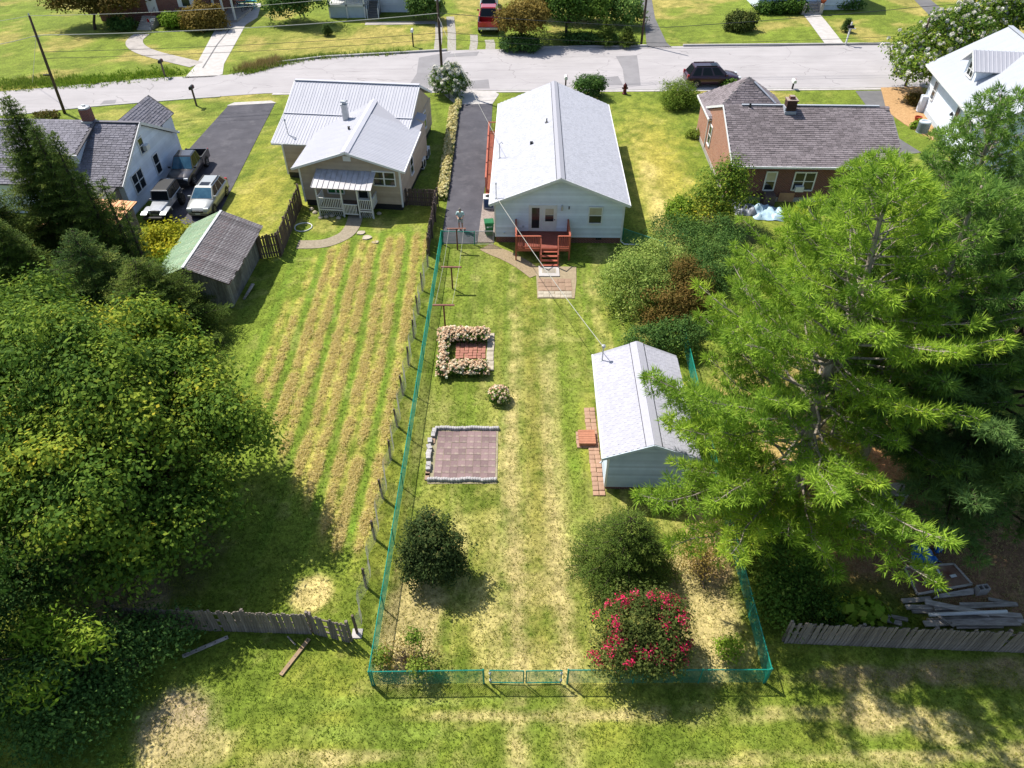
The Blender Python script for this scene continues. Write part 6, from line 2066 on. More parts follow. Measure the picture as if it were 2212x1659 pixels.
plant('golden_shrub', 'golden yellow shrub in front of the silver off-roader', 'shrub', (-23.0,41.3,0), [(-23.0,41.6,1.3,1.7,1.3,1.3),(-22.2,40.3,1.1,1.3,1.1,1.0)], 7000, .10, Lm['yellow'], 12, .25, nl=10, r0=.06)
plant('climbing_shrub', 'bright green leafy thicket against the pale green side of the old shed', 'shrub', (-21.6,38.6,0), [(-21.4,39.3,1.0,1.4,1.7,1.1),(-22.4,37.4,1.2,1.6,1.6,1.2),(-20.9,40.9,.8,1.2,1.0,.8)], 11000, .075, Lm['bright'], 12, .22, nl=10, r0=.05)

# --- white pines, right
def dirP3(az, f):
    x, y = math.cos(az), math.sin(az)
    return .42 if f < .4 and x < -.3 and y > -.3 else (1.25 if y < -.2 and f < .45 else 1.0)

def dirP1(az, f):
    x, y = math.cos(az), math.sin(az)
    w = 1.0 + .30*max(0, -x) - .15*max(0, x)
    if x < -.1 and y > -.1 and f > .2:
        w *= .78
    if f < .42:
        w *= 1.0 + .22*max(0, -y)
        if x > .12 and y < .3:
            w *= .32
        if -.75 < x < .05 and y < -.5:
            w *= 1.02
    return w
envP = lambda f: 6.6*min(1, .75+f*1.2)*(1-max(0, f-.42)/.60)**.8 if f < 1 else .2
pine('huge yellow-green white pine with pale forked limbs leaning over the white garage', (12.4,20.3,0), 15.8, envP, Lm['pineY'], 25, (-.3,.5), .34, dirf=dirP1, zlow=2.4, dens=1.0, seed=3, boughs=((2.8,-1.72,6.0),(3.3,-2.05,5.8),(2.5,-1.5,5.0),(3.6,-1.88,6.2),(3.0,-1.25,4.4),(4.2,-1.6,5.6),(4.6,-2.4,6.4),(2.6,-2.3,5.0)))
pine('green white pine with bare lower trunk just right of the huge yellow-green pine', (15.1,20.9,0), 15.2, lambda f: 4.6*(1-max(0,f-.5)/.52)**.8, Lm['pineG'], 18, (.5,.8), .28, zlow=5.2, dens=1.0)
pine('dark blue-green white pine nearest the right edge above the lumber pile', (19.4,21.4,0), 16.5, lambda f: 6.9*(1-max(0,f-.35)/.67)**.75, Lm['pineB'], 25, (.6,.6), .36, zlow=2.6, dirf=dirP3, dens=1.0, seed=8, boughs=((3.6,-1.95,6.4),(4.6,-1.6,6.8),(5.4,-2.2,6.6),(4.2,-2.5,5.6),(3.2,-1.35,6.0),(6.2,-1.9,6.8),(5.0,-1.8,6.0)), bark=M['dark_bark'])
pine('tall green white pine in front of the white metal-roof house', (20.5,29.6,0), 15.2, lambda f: 5.4*(1-max(0,f-.4)/.62)**.8, Lm['pineG'], 23, (0,0), .3, zlow=3, dens=1.0)
pine('green white pine standing before the mottled roof of the brick house', (15.6,28.2,0), 13.2, lambda f: 5.0*(1-max(0,f-.45)/.57)**.8, Lm['pineY'], 20, (0,0), .28, zlow=3.2, dens=.95)
pine('dark white pine at the right edge behind the other pines', (27.5,30.5,0), 16.0, lambda f: 5.6*(1-max(0,f-.4)/.62)**.8, Lm['pineB'], 22, (0,0), .3, zlow=3, dens=.95, bark=M['dark_bark'])
plant('understorey_shrub', 'dark leafy undergrowth below the low boughs of the huge pine', 'shrub', (11.0,15.6,0), [(10.6,15.4,.7,1.0,1.5,.8),(11.6,17.2,.9,1.3,1.5,1.0),(12.3,14.9,.6,1.2,.8,.7),(10.4,18.8,.9,.8,1.6,1.0)], 12000, .06, Lm['mid'], 12, .2, nl=8, r0=.04)
plant('catalpa_sapling', 'bright green big-leaved sapling behind the dark board fence', 'plant', gB(zf,470,930), [tuple(G(*zf(480,880),.7))+(.85,.5,.55), tuple(G(*zf(380,890),.6))+(.6,.4,.5)], 420, .17, Lm['bright'], 8, .2, nl=8, r0=.03, asp=.8)

# --- bushes between the houses
plant('viburnum_bush', 'large rounded pale green bush with rusty patches right of the deck', 'bush', (8.2,36.6,0), [(7.7,36.9,1.3,2.3,2.6,1.6),(9.2,38.6,1.5,1.8,2.0,1.5)], 26000, .06, Lm['rhodo'], 24, .24, .6, nl=16, r0=.07, lump=.2, rag=5, rf=.35)
plant('rusty_bush', 'rust-brown and dark green bush just below the large pale green bush', 'bush', (9.4,34.2,0), [(9.3,34.4,1.2,1.9,1.7,1.4),(10.6,36.0,1.5,1.6,1.8,1.5)], 16000, .06, Lm['rust'], 24, .24, .6, nl=12, r0=.06, rag=4, rf=.35)
plant('laurel_bush', 'dark green bush at the far corner of the garage', 'bush', (8.0,31.5,0), [(7.6,31.8,.7,1.2,.9,.8),(9.4,31.9,1.0,1.5,1.1,1.0)], 9000, .06, Lm['dark'], 12, .18, .7, nl=8, r0=.05)
plant('ivy_bank', 'dense dark ivy bank between the small tree and the pines', 'bush', (12.4,42.0,0), [(11.6,43.0,.9,1.9,2.6,1.1),(13.0,40.0,1.1,2.0,2.3,1.3),(12.0,37.4,1.1,1.6,1.8,1.2),(14.4,43.2,.9,1.6,1.6,1.1)], 30000, .055, Lm['dark'], 24, .25, .6, nl=8, r0=.05, lump=.2, rag=4, rf=.35)
plant('small_tree', 'small loose tree with yellowing leaves in front of the brick house corner', 'tree', (15.0,46.0,0), [(15.0,46.3,2.6,2.1,1.6,1.9),(14.2,45.6,1.4,1.8,1.3,1.2),(15.4,46.6,4.0,1.1,1.0,1.0)], 8500, .085, Lm['decid'], 9, .30, .35, nl=26, r0=.10)
plant('lime_bush', 'bright lime green bush on the lawn edge left of the small tree', 'bush', (12.3,46.8,0), [(12.3,46.9,.8,1.1,1.3,.9)], 5000, .08, Lm['bright'], 10, .2, nl=6, r0=.04)
# --- garden shrubs
spruce('broad dark green hemlock behind the crimson tree, below the garage gable', tuple(G(1345,1225)), 3.4, 2.1, Lm['spruce2'], 120, .15, name='hemlock_bush', cat='conifer bush', step=.10, bl=.085, bw=.034, zlow=.2, power=.6, kk=4)
plant('bare_shrub', 'half-bare brown shrub with fading leaves between hemlock and right fence', 'shrub', tuple(G(1520,1265)), [tuple(G(1515,1200,1.1))+(1.0,.95,1.0)], 3600, .035, Lm['brown'], 6, .14, .3, bark=M['twig'], nl=60, r0=.05, fork=.1)
myr, _, mc = plant('crepe_myrtle', 'crepe myrtle tree covered with crimson blossom clusters at the rear fence', 'tree', (5.0,13.2,0), [(4.75,13.5,2.0,1.55,1.3,1.4),(4.1,12.6,1.3,1.25,.9,1.0),(5.4,12.7,1.4,1.1,.9,1.0)], 22000, .052, Lm['myrtle'], 22, .17, .45, nl=24, r0=.07, zmin=-.3, rag=4, rf=.36)
sel = mc[(mc[:, 2] > 1.2)]
sel = sel[rng.choice(len(sel), 150, replace=False)]
sel = sel[np.argsort(-(np.abs(sel[:, 0])+sel[:, 0]*.45+np.abs(sel[:, 1])*.7+rng.random(len(sel))*.7))][:98]
P = np.repeat(sel, 46, 0)+rng.normal(size=(len(sel)*46, 3))*np.array([.09, .09, .10])+np.array([0, 0, .12])
face_mesh('blossom', leaf_quads(P, rng.normal(size=P.shape)+np.array([0, 0, .5]), np.full(len(P), .040), .8), Lm['crimson'], rng.normal(.5, .2, len(P)), myr)
plant('purple_bush', 'dark rounded bush with reddish tips beside the left green fence', 'bush', (-3.25,16.6,0), [(-3.3,17.0,1.6,1.2,1.1,1.4),(-3.45,17.4,2.5,.8,.75,.75),(-2.7,16.7,1.2,.8,.8,.9),(-3.9,16.7,1.1,.7,.8,.9)], 20000, .055, Lm['wine'], 22, .14, .5, nl=22, r0=.06, lump=.34, zmin=-.85)
plant('dry_shrub', 'mostly bare twiggy shrub in the lower-left fence corner', 'shrub', tuple(G(885,1440)), [tuple(G(880,1410,.7))+(1.2,.7,.7)], 900, .04, Lm['brown'], 6, .12, .4, bark=M['twig'], nl=70, r0=.04, fork=.12)
plant('corner_sapling', 'leafy green sapling in the lower-left fence corner', 'plant', tuple(G(905,1470)), [tuple(G(898,1375,1.6))+(.35,.3,.4), tuple(G(905,1440,.8))+(.45,.4,.6), tuple(G(825,1420,.6))+(.4,.4,.5)], 1700, .05, Lm['weed'], 8, .12, .3, nl=14, r0=.025)
plant('rose_bush', 'small pale green rose bush in the lower-right fence corner', 'bush', tuple(G(1575,1432)), [tuple(G(1575,1400,.6))+(.55,.5,.5)], 1300, .045, Lm['bright'], 8, .11, .4, nl=18, r0=.025, bark=M['twig'])

def flower_heads(P, r, m, parent, name='flower_head', nrm=None):
    k = 7
    Q = np.repeat(P, k, 0)
    D = unit(rng.normal(size=Q.shape)+np.array([-.2, .1, 1.1]))
    rr = np.repeat(r*np.clip(rng.normal(1, .18, len(P)), .6, 1.5), k)
    tn = np.repeat(np.clip(rng.normal(.55, .22, len(P)), 0, 1), k)+rng.normal(0, .06, len(Q))
    return face_mesh(name, leaf_quads(Q+D*rr[:, None]*.55, D+rng.normal(size=D.shape)*.15, rr*.85, .9), m, tn, parent)

def hedge(name, label, cat, base, boxes, n, leafm, flm, nf, fr, ls=.05, h=.75, group=None):
    base = Vector(base)
    T = thing(name, label, cat, base, 0, group)
    b = np.array(base)
    Ps, Fs = [], []
    area = sum((x1-x0)*(y1-y0) for x0, x1, y0, y1 in boxes)
    for x0, x1, y0, y1 in boxes:
        a = (x1-x0)*(y1-y0)/area
        k = int(n*a)
        p = np.stack([rng.uniform(x0, x1, k), rng.uniform(y0, y1, k), rng.random(k)**.6*h*.86], 1)
        Ps.append(p)
        k = int(nf*a)
        ex = rng.uniform(-.05, 1.05, k); ey = rng.uniform(-.06, 1.06, k)
        edge = np.minimum(np.minimum(ex, 1-ex)*(x1-x0), np.minimum(ey, 1-ey)*(y1-y0))
        z = h*(.55+.45*sstep(-.1, .28, edge))+rng.normal(0, .05, k)
        low = rng.random(k) < .15
        z = np.where(low & (edge < .12), z*rng.uniform(.4, .9, k), z)
        Fs.append(np.stack([x0+ex*(x1-x0), y0+ey*(y1-y0), z], 1))
    P, F_ = np.concatenate(Ps)-b, np.concatenate(Fs)-b
    face_mesh('foliage', leaf_quads(P, rng.normal(size=P.shape)*.7+np.array([0, 0, .7]), np.full(len(P), ls), .7), leafm, rng.normal(.45, .2, len(P)), T)
    flower_heads(F_, fr, flm, T)
    return T
def wbox(f, x0, y0, x1, y1, z):       # crop rectangle -> ground box at the height of the flowers
    a, b = G(*f(x0, y1), z), G(*f(x1, y0), z)
    return (a.x, b.x, a.y, b.y)
zt_ = .65
hb = [wbox(zb,735,990,1140,1075,zt_), wbox(zb,712,1010,835,1360,zt_), wbox(zb,820,1262,1140,1350,zt_)]
hedge('hydrangea_hedge', 'U-shaped hydrangea hedge with fading pink and cream heads around the red patio', 'hedge', (-2.2,30.2,0), hb, 6500, Lm['mid'], Lm['hyd'], 860, .080, .06, .72)
hs = G(1077.6,866)
plant('hydrangea_bush', 'single round hydrangea with pinkish cream heads alone on the lawn', 'bush', hs, [(hs.x,hs.y+.1,.35,.52,.52,.42)], 900, .06, Lm['mid'], 8, .1, .7, nl=6, r0=.02)
Hd = [o for o in COL.objects if o.name == 'hydrangea_bush'][0]
d = rdir(105, -.05)
flower_heads(d*np.array([.56,.56,.5])+np.array([0,.1,.33]), .075, Lm['hyd'], Hd)
hedge('flower_border', 'long border of cream and pale yellow blossoms along the left edge of the driveway', 'flower border', (-5.3,60,0),
      [(-5.75-.02*k,-5.02-.01*k,50.0+k*2,52.05+k*2) for k in range(9)]+[(-5.5,-4.9,68,70)], 7000, Lm['bright'], Lm['cream'], 1500, .10, .07, .5)

def flowering(name, label, cat, base, lobes, n, size, m, fm, nf, fr, **k):
    T, P, Cs = plant(name, label, cat, base, lobes, n, size, m, **k)
    c = Cs[rng.choice(len(Cs), nf, replace=nf > len(Cs))]
    cen = c.mean(0)
    c = c + unit(c-cen)*.12+np.array([0, 0, .1])
    flower_heads(c, fr, fm, T, 'blossom')
    return T
wbp = G(970,214)
flowering('white_flower_bush', 'round green bush covered with white blossoms at the mouth of the driveway', 'bush', wbp, [(wbp.x,wbp.y+1.0,1.35,1.75,1.6,1.35)], 8500, .12, Lm['mid'], Lm['white_fl'], 260, .20, per=10, cr=.25, nl=14, r0=.06, asp=.28)
flowering('white_blossom_tree', 'wide tree with cream-white blossom clusters in front of the white metal-roof house', 'tree', (44.2,75.0,0),
     [tuple(G(1990,110,3.6))+(3.0,2.6,2.2), tuple(G(2060,75,4.6))+(3.6,3.0,2.4), tuple(G(2140,35,4.8))+(3.6,3.0,2.4), tuple(G(2205,30,5.0))+(3.2,3,2.4), tuple(G(1985,150,3.0))+(2.0,1.8,1.5)], 30000, .13, Lm['decid'], Lm['white_fl'], 800, .22, per=12, cr=.36, nl=26, r0=.26)
plant('round_bush', 'dark rounded bush by the kerb behind the white house ridge', 'bush', (7.6,71.2,0), [(7.6,71.6,.9,1.45,1.3,1.1)], 6000, .09, Lm['dark'], 10, .2, .7, nl=8, r0=.05, rag=4)
plant('willow_bush', 'bright feathery green bush in front of the dark maroon car', 'bush', (16.0,68.2,0), [(16.0,69.3,1.0,1.7,1.6,1.4),(15.6,68.4,.7,1.2,1.0,.8),(17.2,68.6,.8,.9,.9,.9)], 11000, .11, Lm['weed'], 10, .25, .5, nl=14, r0=.05, asp=.22)
plant('hip_shrub', 'small grey-green shrub at the front bumper of the dark maroon car', 'shrub', tuple(G(1573,188)), [tuple(G(1576,182,.4))+(.7,.5,.5)], 1500, .09, Lm['mid'], 10, .18, nl=8, r0=.04)
# --- across the street
ft = G(205,64)
plant('brown_tree', 'dark bronze tree overhanging the lawn of the far brick house', 'tree', ft, [(ft.x-1.0,ft.y+1.5,3.6,4.2,3.2,2.5),(ft.x+2.6,ft.y+1.0,3.2,3.0,2.5,2.0)], 14000, .15, Lm['rust'], 12, .4, .5, nl=16, r0=.2)
plant('yew_bush', 'big shaggy bronze-green bush right of the far brick house', 'bush', tuple(G(440,68)), [tuple(G(442,40,1.2))+(2.5,2.0,1.5)], 9000, .13, Lm['brown'], 10, .25, .7, nl=8, r0=.06)
plant('hosta_clump', 'light green leafy shrub beside the steps of the far brick house', 'shrub', tuple(G(373,58)), [tuple(G(373,44,.8))+(1.4,1.1,.9)], 3500, .13, Lm['bright'], 10, .2, nl=6, r0=.04)
plant('foundation_shrub', 'dark low shrub left of the far brick house steps', 'shrub', tuple(G(268,58)), [tuple(G(262,50,.8))+(1.6,1.0,.9)], 3000, .12, Lm['dark'], 10, .2, nl=6, r0=.04)
plant('browning_tree', 'small browning orange tree overhanging the red pickup', 'tree', (.8,86.6,0), [(.9,86.9,2.9,2.7,2.2,1.6),(1.8,88.0,3.4,2.4,2.2,1.4)], 13000, .12, Lm['brown'], 11, .3, .45, nl=18, r0=.13)
plant('privet_bush', 'dark green bush under the browning orange tree at the kerb', 'bush', (1.2,85.6,0), [(.9,85.7,.8,2.3,1.2,.9)], 6500, .11, Lm['dark'], 10, .22, .7, nl=6, r0=.05)
plant('street_tree', 'dense green tree with low limbs beside the browning tree', 'tree', (6.4,90.0,0), [(6.3,90.4,3.8,3.2,3.0,2.6),(9.0,91.5,3.2,2.4,2.4,2.2),(4.0,92.5,4.4,2.6,2.6,2.4)], 17000, .14, Lm['mid'], 12, .35, .5, nl=18, r0=.2)
plant('kerb_shrub', 'dark shrub pile at the kerb below the dense green tree', 'shrub', (9.0,87.6,0), [(8.0,88.2,.6,2.2,.9,.7),(11.0,87.9,.6,1.6,.8,.7)], 6000, .11, Lm['dark'], 10, .2, .6, nl=6, r0=.05)
for lab, (u, v, ut, vt), r in (('small pale-tipped conifer nearest the far plain pole', (1352,100,1349,58), 1.3), ('taller small conifer left of the pale-tipped one', (1308,98,1312,42), 1.4)):
    b = G(u, v)
    spruce(lab, b, HY(ut, vt, b.y).z, r, Lm['spruce2'], 60, .1, name='garden_conifer', cat='conifer', step=.22, bl=.2, bw=.07, kk=4)
for lab, (u, v, ut, vt) in (('tiny dark cypress on the lawn beside the white mailbox post', (1826,69,1829,40)), ('tiny dark cypress on the lawn of the far white house', (708,77,708,54))):
    b = G(u, v)
    spruce(lab, b, HY(ut, vt, b.y).z, .55, Lm['spruce'], 40, -.1, name='cypress', cat='cypress', step=.2, bl=.16, bw=.07, zlow=.2, power=.6, kk=4)
plant('box_bush', 'dark round bush alone on the far lawn', 'bush', tuple(G(1598,64)), [tuple(G(1598,48,.9))+(1.75,1.4,1.2)], 5500, .12, Lm['myrtle'], 10, .22, .7, nl=8, r0=.05)
plant('shade_tree', 'dark rounded tree cut by the top edge left of the far white house', 'tree', tuple(G(650,24)), [tuple(G(615,4,2.4))+(3.0,2.4,2.2), tuple(G(655,-14,3.4))+(3.0,2.4,2.4)], 9000, .15, Lm['dark'], 12, .35, .5, nl=12, r0=.16)
plant('arborvitae', 'dark bushy evergreen right of the far white house', 'bush', tuple(G(915,34)), [tuple(G(915,10,1.8))+(2.0,1.7,2.0)], 8000, .13, Lm['dark'], 10, .25, .6, nl=8, r0=.07)
plant('woodland_edge', 'dark green thicket at the top edge between the two far driveways', 'thicket', (13.0,98,0), [(10.5,97,2.4,3.0,2.5,2.4),(14.2,95.5,1.8,2.0,2.0,1.9),(5.5,99,3.2,3.5,2.5,2.8)], 17000, .15, Lm['dark'], 12, .35, .6, nl=10, r0=.12)
plant('cottage_shrubs', 'mixed green and bronze shrubs in front of the far cottage porch', 'shrub', tuple(G(1690,28)), [tuple(G(1668,18,.6))+(2.3,1.0,.8), tuple(G(1715,14,.8))+(2.0,1.0,1.0)], 6000, .12, Lm['mid'], 10, .22, .6, nl=6, r0=.05)
plant('cottage_shrub', 'dark low shrub at the right corner of the far cottage', 'shrub', tuple(G(1830,16)), [tuple(G(1835,8,.6))+(1.6,1.0,.8)], 2500, .12, Lm['dark'], 10, .2, nl=6, r0=.05)

def weeds(name, label, pts, n, size, m, h=.4, spread=.5, kind='stuff'):
    pts = [Vector(p) for p in pts]
    A_ = np.array([tuple(pts[i].lerp(pts[i+1], random.random())) for i in rng.integers(0, len(pts)-1, n)])
    A_ = A_+rng.normal(size=A_.shape)*np.array([spread, spread*.6, 0])
    k = 8
    P = np.repeat(A_, k, 0)+rng.normal(size=(n*k, 3))*np.array([.12, .12, 0])
    D = rng.normal(size=P.shape)*.8+np.array([0, 0, 1])
    o = face_mesh(name, blade_tris(P, D, h*np.clip(rng.normal(1, .3, n*k), .3, 2), np.full(n*k, size), True), m, np.repeat(rng.normal(.5, .2, n), k)+rng.normal(0, .1, n*k), None)
    o['kind'] = kind
    o['label'] = label
    return o
weeds('verge_weeds', 'bright green weeds on the road verge left', [G(110,181), G(180,177), G(240,171), G(330,162), G(368,157)], 700, .08, Lm['bright'], .34, 1.3)
weeds('verge_weeds', 'rank weeds in the ditch at the left edge', [G(0,186), G(60,181), G(130,172)], 400, .07, Lm['weed'], .4, 1.5)
weeds('verge_grass', 'tall drying grass along the far kerb', [G(525,158), G(570,146), G(620,132), G(720,121), G(880,113)], 900, .06, Lm['weed'], .4, .7)
weeds('dry_weeds', 'dry straw weeds at the bend of the far kerb', [G(530,152), G(570,142), G(600,132)], 350, .05, Lm['dry'], .7, .6)

# --- lawn: short blades and hay, all real geometry
def lawn_blades(name, label, n, sampler, L, W, m, flat=.55, lift=.0):
    x, y = sampler(n)
    col = ground_col(x, y)
    dry = np.clip((col[:, 0]/np.maximum(col[:, 1], 1e-3)-.62)/.72, 0, 1)
    k = 3
    P = np.stack([np.repeat(x, k), np.repeat(y, k), np.full(len(x)*k, lift)], 1)+rng.normal(size=(len(x)*k, 3))*np.array([.035, .035, 0])
    D = rng.normal(size=P.shape)*flat+np.array([0, 0, 1])
    D[:, 2] = np.abs(D[:, 2])
    ln = L*np.clip(rng.normal(1, .3, len(P)), .4, 1.8)
    o = face_mesh(name, blade_tris(P, D, ln, np.full(len(P), W), True), m, np.repeat(dry*.9+.02, k)+rng.normal(0, .10, len(P)), None)
    o['kind'] = 'stuff'
    o['label'] = label
    return o
NOGO = [(-1.3,7.8,43.2,62),(-5.0,-2.3,43.4,75),(3.5,8.3,20.9,28.5),(-16.0,-7.8,48.8,65),(-21.5,-16.9,36,42),(p0.x-.1,p1.x+.1,p0.y-.1,q0.y+.1),(a0.x,a1.x+.6,a0.y-1.2,b1.y+.4),(1.5,4.3,36.9,40.7),(-25,-21,44,72),(16,29,49,63)]
def samp_near(n):
    y = 9+ (1-np.sqrt(rng.random(n*2)))*42
    x = rng.uniform(-1, 1, n*2)*(17+y*.28)
    ok = np.ones(len(x), bool)
    for x0, x1, y0, y1 in NOGO:
        ok &= ~((x > x0) & (x < x1) & (y > y0) & (y < y1))
    return x[ok][:n], y[ok][:n]
lawn_blades('lawn_grass', 'short mown grass of the back yards', 70000, samp_near, .065, .030, Lm['blade'], 1.3)
def samp_hay(n):
    x = rng.uniform(-15.5, -6.0, n*6)
    y = rng.uniform(18, 47, n*6)
    h = hay_mask(x, y)
    ok = h*(.35+1.3*fbm(x, y, .38, 91, 2)) > .34+.35*rng.random(len(h))
    for x0, x1, y0, y1 in NOGO:
        ok &= ~((x > x0) & (x < x1) & (y > y0) & (y < y1))
    return x[ok][:n], y[ok][:n]
x, y = samp_hay(15000)
k = 4
P = np.stack([np.repeat(x, k), np.repeat(y, k), rng.uniform(.01, .10, len(x)*k)], 1)+rng.normal(size=(len(x)*k, 3))*np.array([.05, .05, 0])
D = rng.normal(size=P.shape)*np.array([1, 1, .30])
o = face_mesh('hay_clippings', blade_tris(P, D, np.full(len(P), .13)*np.clip(rng.normal(1,.3,len(P)),.4,1.8), np.full(len(P), .030), True), lf('hay', [(0,(.36,.29,.09)),(.5,(.58,.47,.18)),(1,(.74,.63,.31))], .4, .95), rng.normal(.5, .22, len(P)), None)
o['kind'] = 'stuff'
o['label'] = 'rows of dried grass clippings on the left lawn'
# pine straw litter under the pines
# ------------------------------------------------------------------ small things
def mailbox(label, p, post_m, box_m, h=1.15, rz=0., arm=False):
    T = thing('mailbox', label, 'mailbox', p, rz, None)
    MB().box(-.055,.055,-.055,.055,-.1,h+(.5 if arm else 0)).build('post', post_m, T)
    mb = MB()
    prof = [(-.12,.0),(.12,.0),(.12,.14),(.085,.22),(0,.25),(-.085,.22),(-.12,.14)]
    mb.prism([(x,-.28,h+z) for x, z in prof], (0,.56,0))
    mb.build('box', box_m, T)
    MB().box(.12,.135,.02,.06,h+.08,h+.3).build('flag', M['tail_red'], T)
    if arm:
        MB().bar((0,-.5,h-.05),(0,.15,h-.05),.08,.08).build('arm', post_m, T)
    return T
S = Matrix.Scale(1.25, 4)
for o in (mailbox('black mailbox on a dark post on the far verge left of the far concrete driveway', G(357,166), M['dark_wood'], M['black']),
          mailbox('dark mailbox on a thin post at the near kerb left of the left driveway', G(425,229), M['dark_wood'], M['black'], 1.3),
          mailbox('white mailbox on a wooden post at the kerb before the far white house', G(893,101), M['pole_wood'], M['white_paint'], 1.3),
          mailbox('dark mailbox on a tall white post at the far kerb', G(1826,98), M['white_paint'], M['black'], 1.5, math.pi/2, True),
          mailbox('black and white mailbox showing above the ridge of the white house', (5.35,72.6,0), M['pole_wood'], M['white_paint'], 1.1),
          mailbox('small mailbox at the kerb beyond the chimney of the brick house', G(1711,193), M['dark_metal'], M['white_paint'], .55)):
    o.matrix_basis = o.matrix_basis @ S
hy = thing('fire_hydrant', 'dark red fire hydrant on the grass at the kerb', 'fire hydrant', G(1349,203))
MB().lathe([(.22,-.05),(.22,.06),(.15,.08),(.14,.62),(.18,.64),(.18,.70),(.14,.80),(.05,.88),(.04,.95),(0,.95)], n=12).build('barrel', M['hydrant'], hy, True)
MB().lathe([(.08,.12),(.08,.24),(.05,.26)], (0,0,.5), 8, (1,0,0)).lathe([(.08,.12),(.08,.24),(.05,.26)], (0,0,.5), 8, (-1,0,0)).lathe([(.1,.12),(.1,.22),(.06,.25)], (0,0,.42), 8, (0,-1,0)).build('nozzle', M['hydrant'], hy)
hy.matrix_basis = hy.matrix_basis @ Matrix.Scale(1.15, 4)
wt = thing('wheelie_bin', 'green wheeled rubbish bin with a white logo beside the white house', 'bin', (-1.62,44.75,.03), math.radians(6))
MB().loft([[(-.24,-.26,.08),(.24,-.26,.08),(.24,.26,.08),(-.24,.26,.08)],[(-.31,-.34,1.05),(.31,-.34,1.05),(.31,.34,1.05),(-.31,.34,1.05)]]).build('body', M['trash_green'], wt)
MB().box(-.34,.34,-.38,.36,1.05,1.10).box(-.3,.3,-.34,.3,1.10,1.13).build('lid', M['trash_green'], wt)
for s in (-1, 1):
    MB().lathe([(.03,-.03),(.12,-.03),(.12,.03),(.03,.03)], (s*.27,.27,.12), 12, (1,0,0)).build('wheel', M['tyre'], wt)
lg = MB().lathe([(.045,0),(.045,.012)], (-.12,-.318,.80), 10, (0,-1,.07)).lathe([(.075,0),(.075,.006),(.06,.006)], (-.12,-.318,.80), 10, (0,-1,.07))
for k in range(4):
    lg.box(-.02+.06*k,.02+.06*k,-.328,-.318,.775,.83)
lg.build('logo', M['white_paint'], wt)
ac = thing('air_conditioner', 'white square condenser with round fan beside the white house driveway wall', 'air conditioner', (-1.75,48.9,.03))
MB().box(-.4,.4,-.4,.4,.05,.85).build('casing', M['white_paint'], ac)
MB().lathe([(.34,0),(.34,.03),(.26,.03),(.26,0)], (0,0,.85), 18).build('fan_ring', M['white_trim'], ac)
MB().lathe([(.25,0),(.03,.01)], (0,0,.852), 18).build('fan_grille', M['black'], ac)
MB().box(-.34,.34,-.41,-.4,.12,.8).build('coil', mat('blue_coil', (.02,.05,.12), rough=.5), ac)
hr = thing('garden_hose', 'white hose ring lying on the grass beside the tan house fence', 'hose', G(*z6(325,1430)))
a_ = [(.62*math.cos(k*.3142)*(1+.05*math.sin(k)), .62*math.sin(k*.3142), .03) for k in range(21)]
MB().tube(a_, .045, 6).build('hose', M['white_paint'], hr, True)
for k, (u, v, r, lab) in enumerate(((840,1480,.34,'largest pale flat stone on the lawn below the tan house porch'), (890,1522,.36,'long pale flat stone, middle of three on the left lawn'), (970,1565,.25,'smallest pale flat stone, nearest the driveway fence'))):
    n_ = 8
    p = G(*z6(u, v))
    pts = [(p.x+r*math.cos(6.28*i/n_)*random.uniform(.7,1.2), p.y+r*.8*math.sin(6.28*i/n_)*random.uniform(.7,1.2), -.02) for i in range(n_)]
    MB().prism(pts, (0,0,.09)).build('stepping_stone', M['pale_block'], None, label=lab, cat='stone')
er = thing('edging_logs', 'row of pale rough stones edging the tan house flower bed', 'edging', (-14.2,47.3,0))
for i, (u, v) in enumerate(((400,1270),(430,1300),(480,1345),(530,1340),(580,1330),(640,1350),(870,1315),(930,1320),(1000,1310),(1050,1220),(1190,1210))):
    p = G(*z6(u, v))-Vector((-14.2,47.3,0))
    MB().lathe([(.16,-.03),(.2,.06),(.1,.15),(0,.16)], p, 7).build('stone', M['pale_block'], er)

def plank(name, label, a, b, w, h, m, cat='plank', z=.05):
    a, b = Vector(a), Vector(b)
    T = thing(name, label, cat, a)
    d = b-a
    MB().bar(Z*z, d+Z*z, w, h).build('board', m, T)
    if w > .12:
        mb = MB()
        for f in (.06, .3, .5, .72, .95):
            mb.box(d.x*f-.02, d.x*f+.02, d.y*f-.02, d.y*f+.02, z+h/2, z+h/2+.006)
        mb.build('nail_heads', M['dark_metal'], T)
    return T
plank('fallen_plank', 'grey weathered plank lying on the shaded grass below the board fence', gB(zg,1055,715), gB(zg,1318,602), .14, .05, M['grey_plank'])
plank('fallen_plank', 'tan plank lying half in the fence shadow near the broken panel', gB(zg,1622,822), gB(zg,1785,612), .15, .05, mat('tan_plank', 'a58c6f', '8d765c', 3, .9))
plank('thin_stake', 'thin stake on the grass beside the tan plank', gB(zg,1660,598), gB(zg,1708,648), .05, .03, M['grey_plank'])

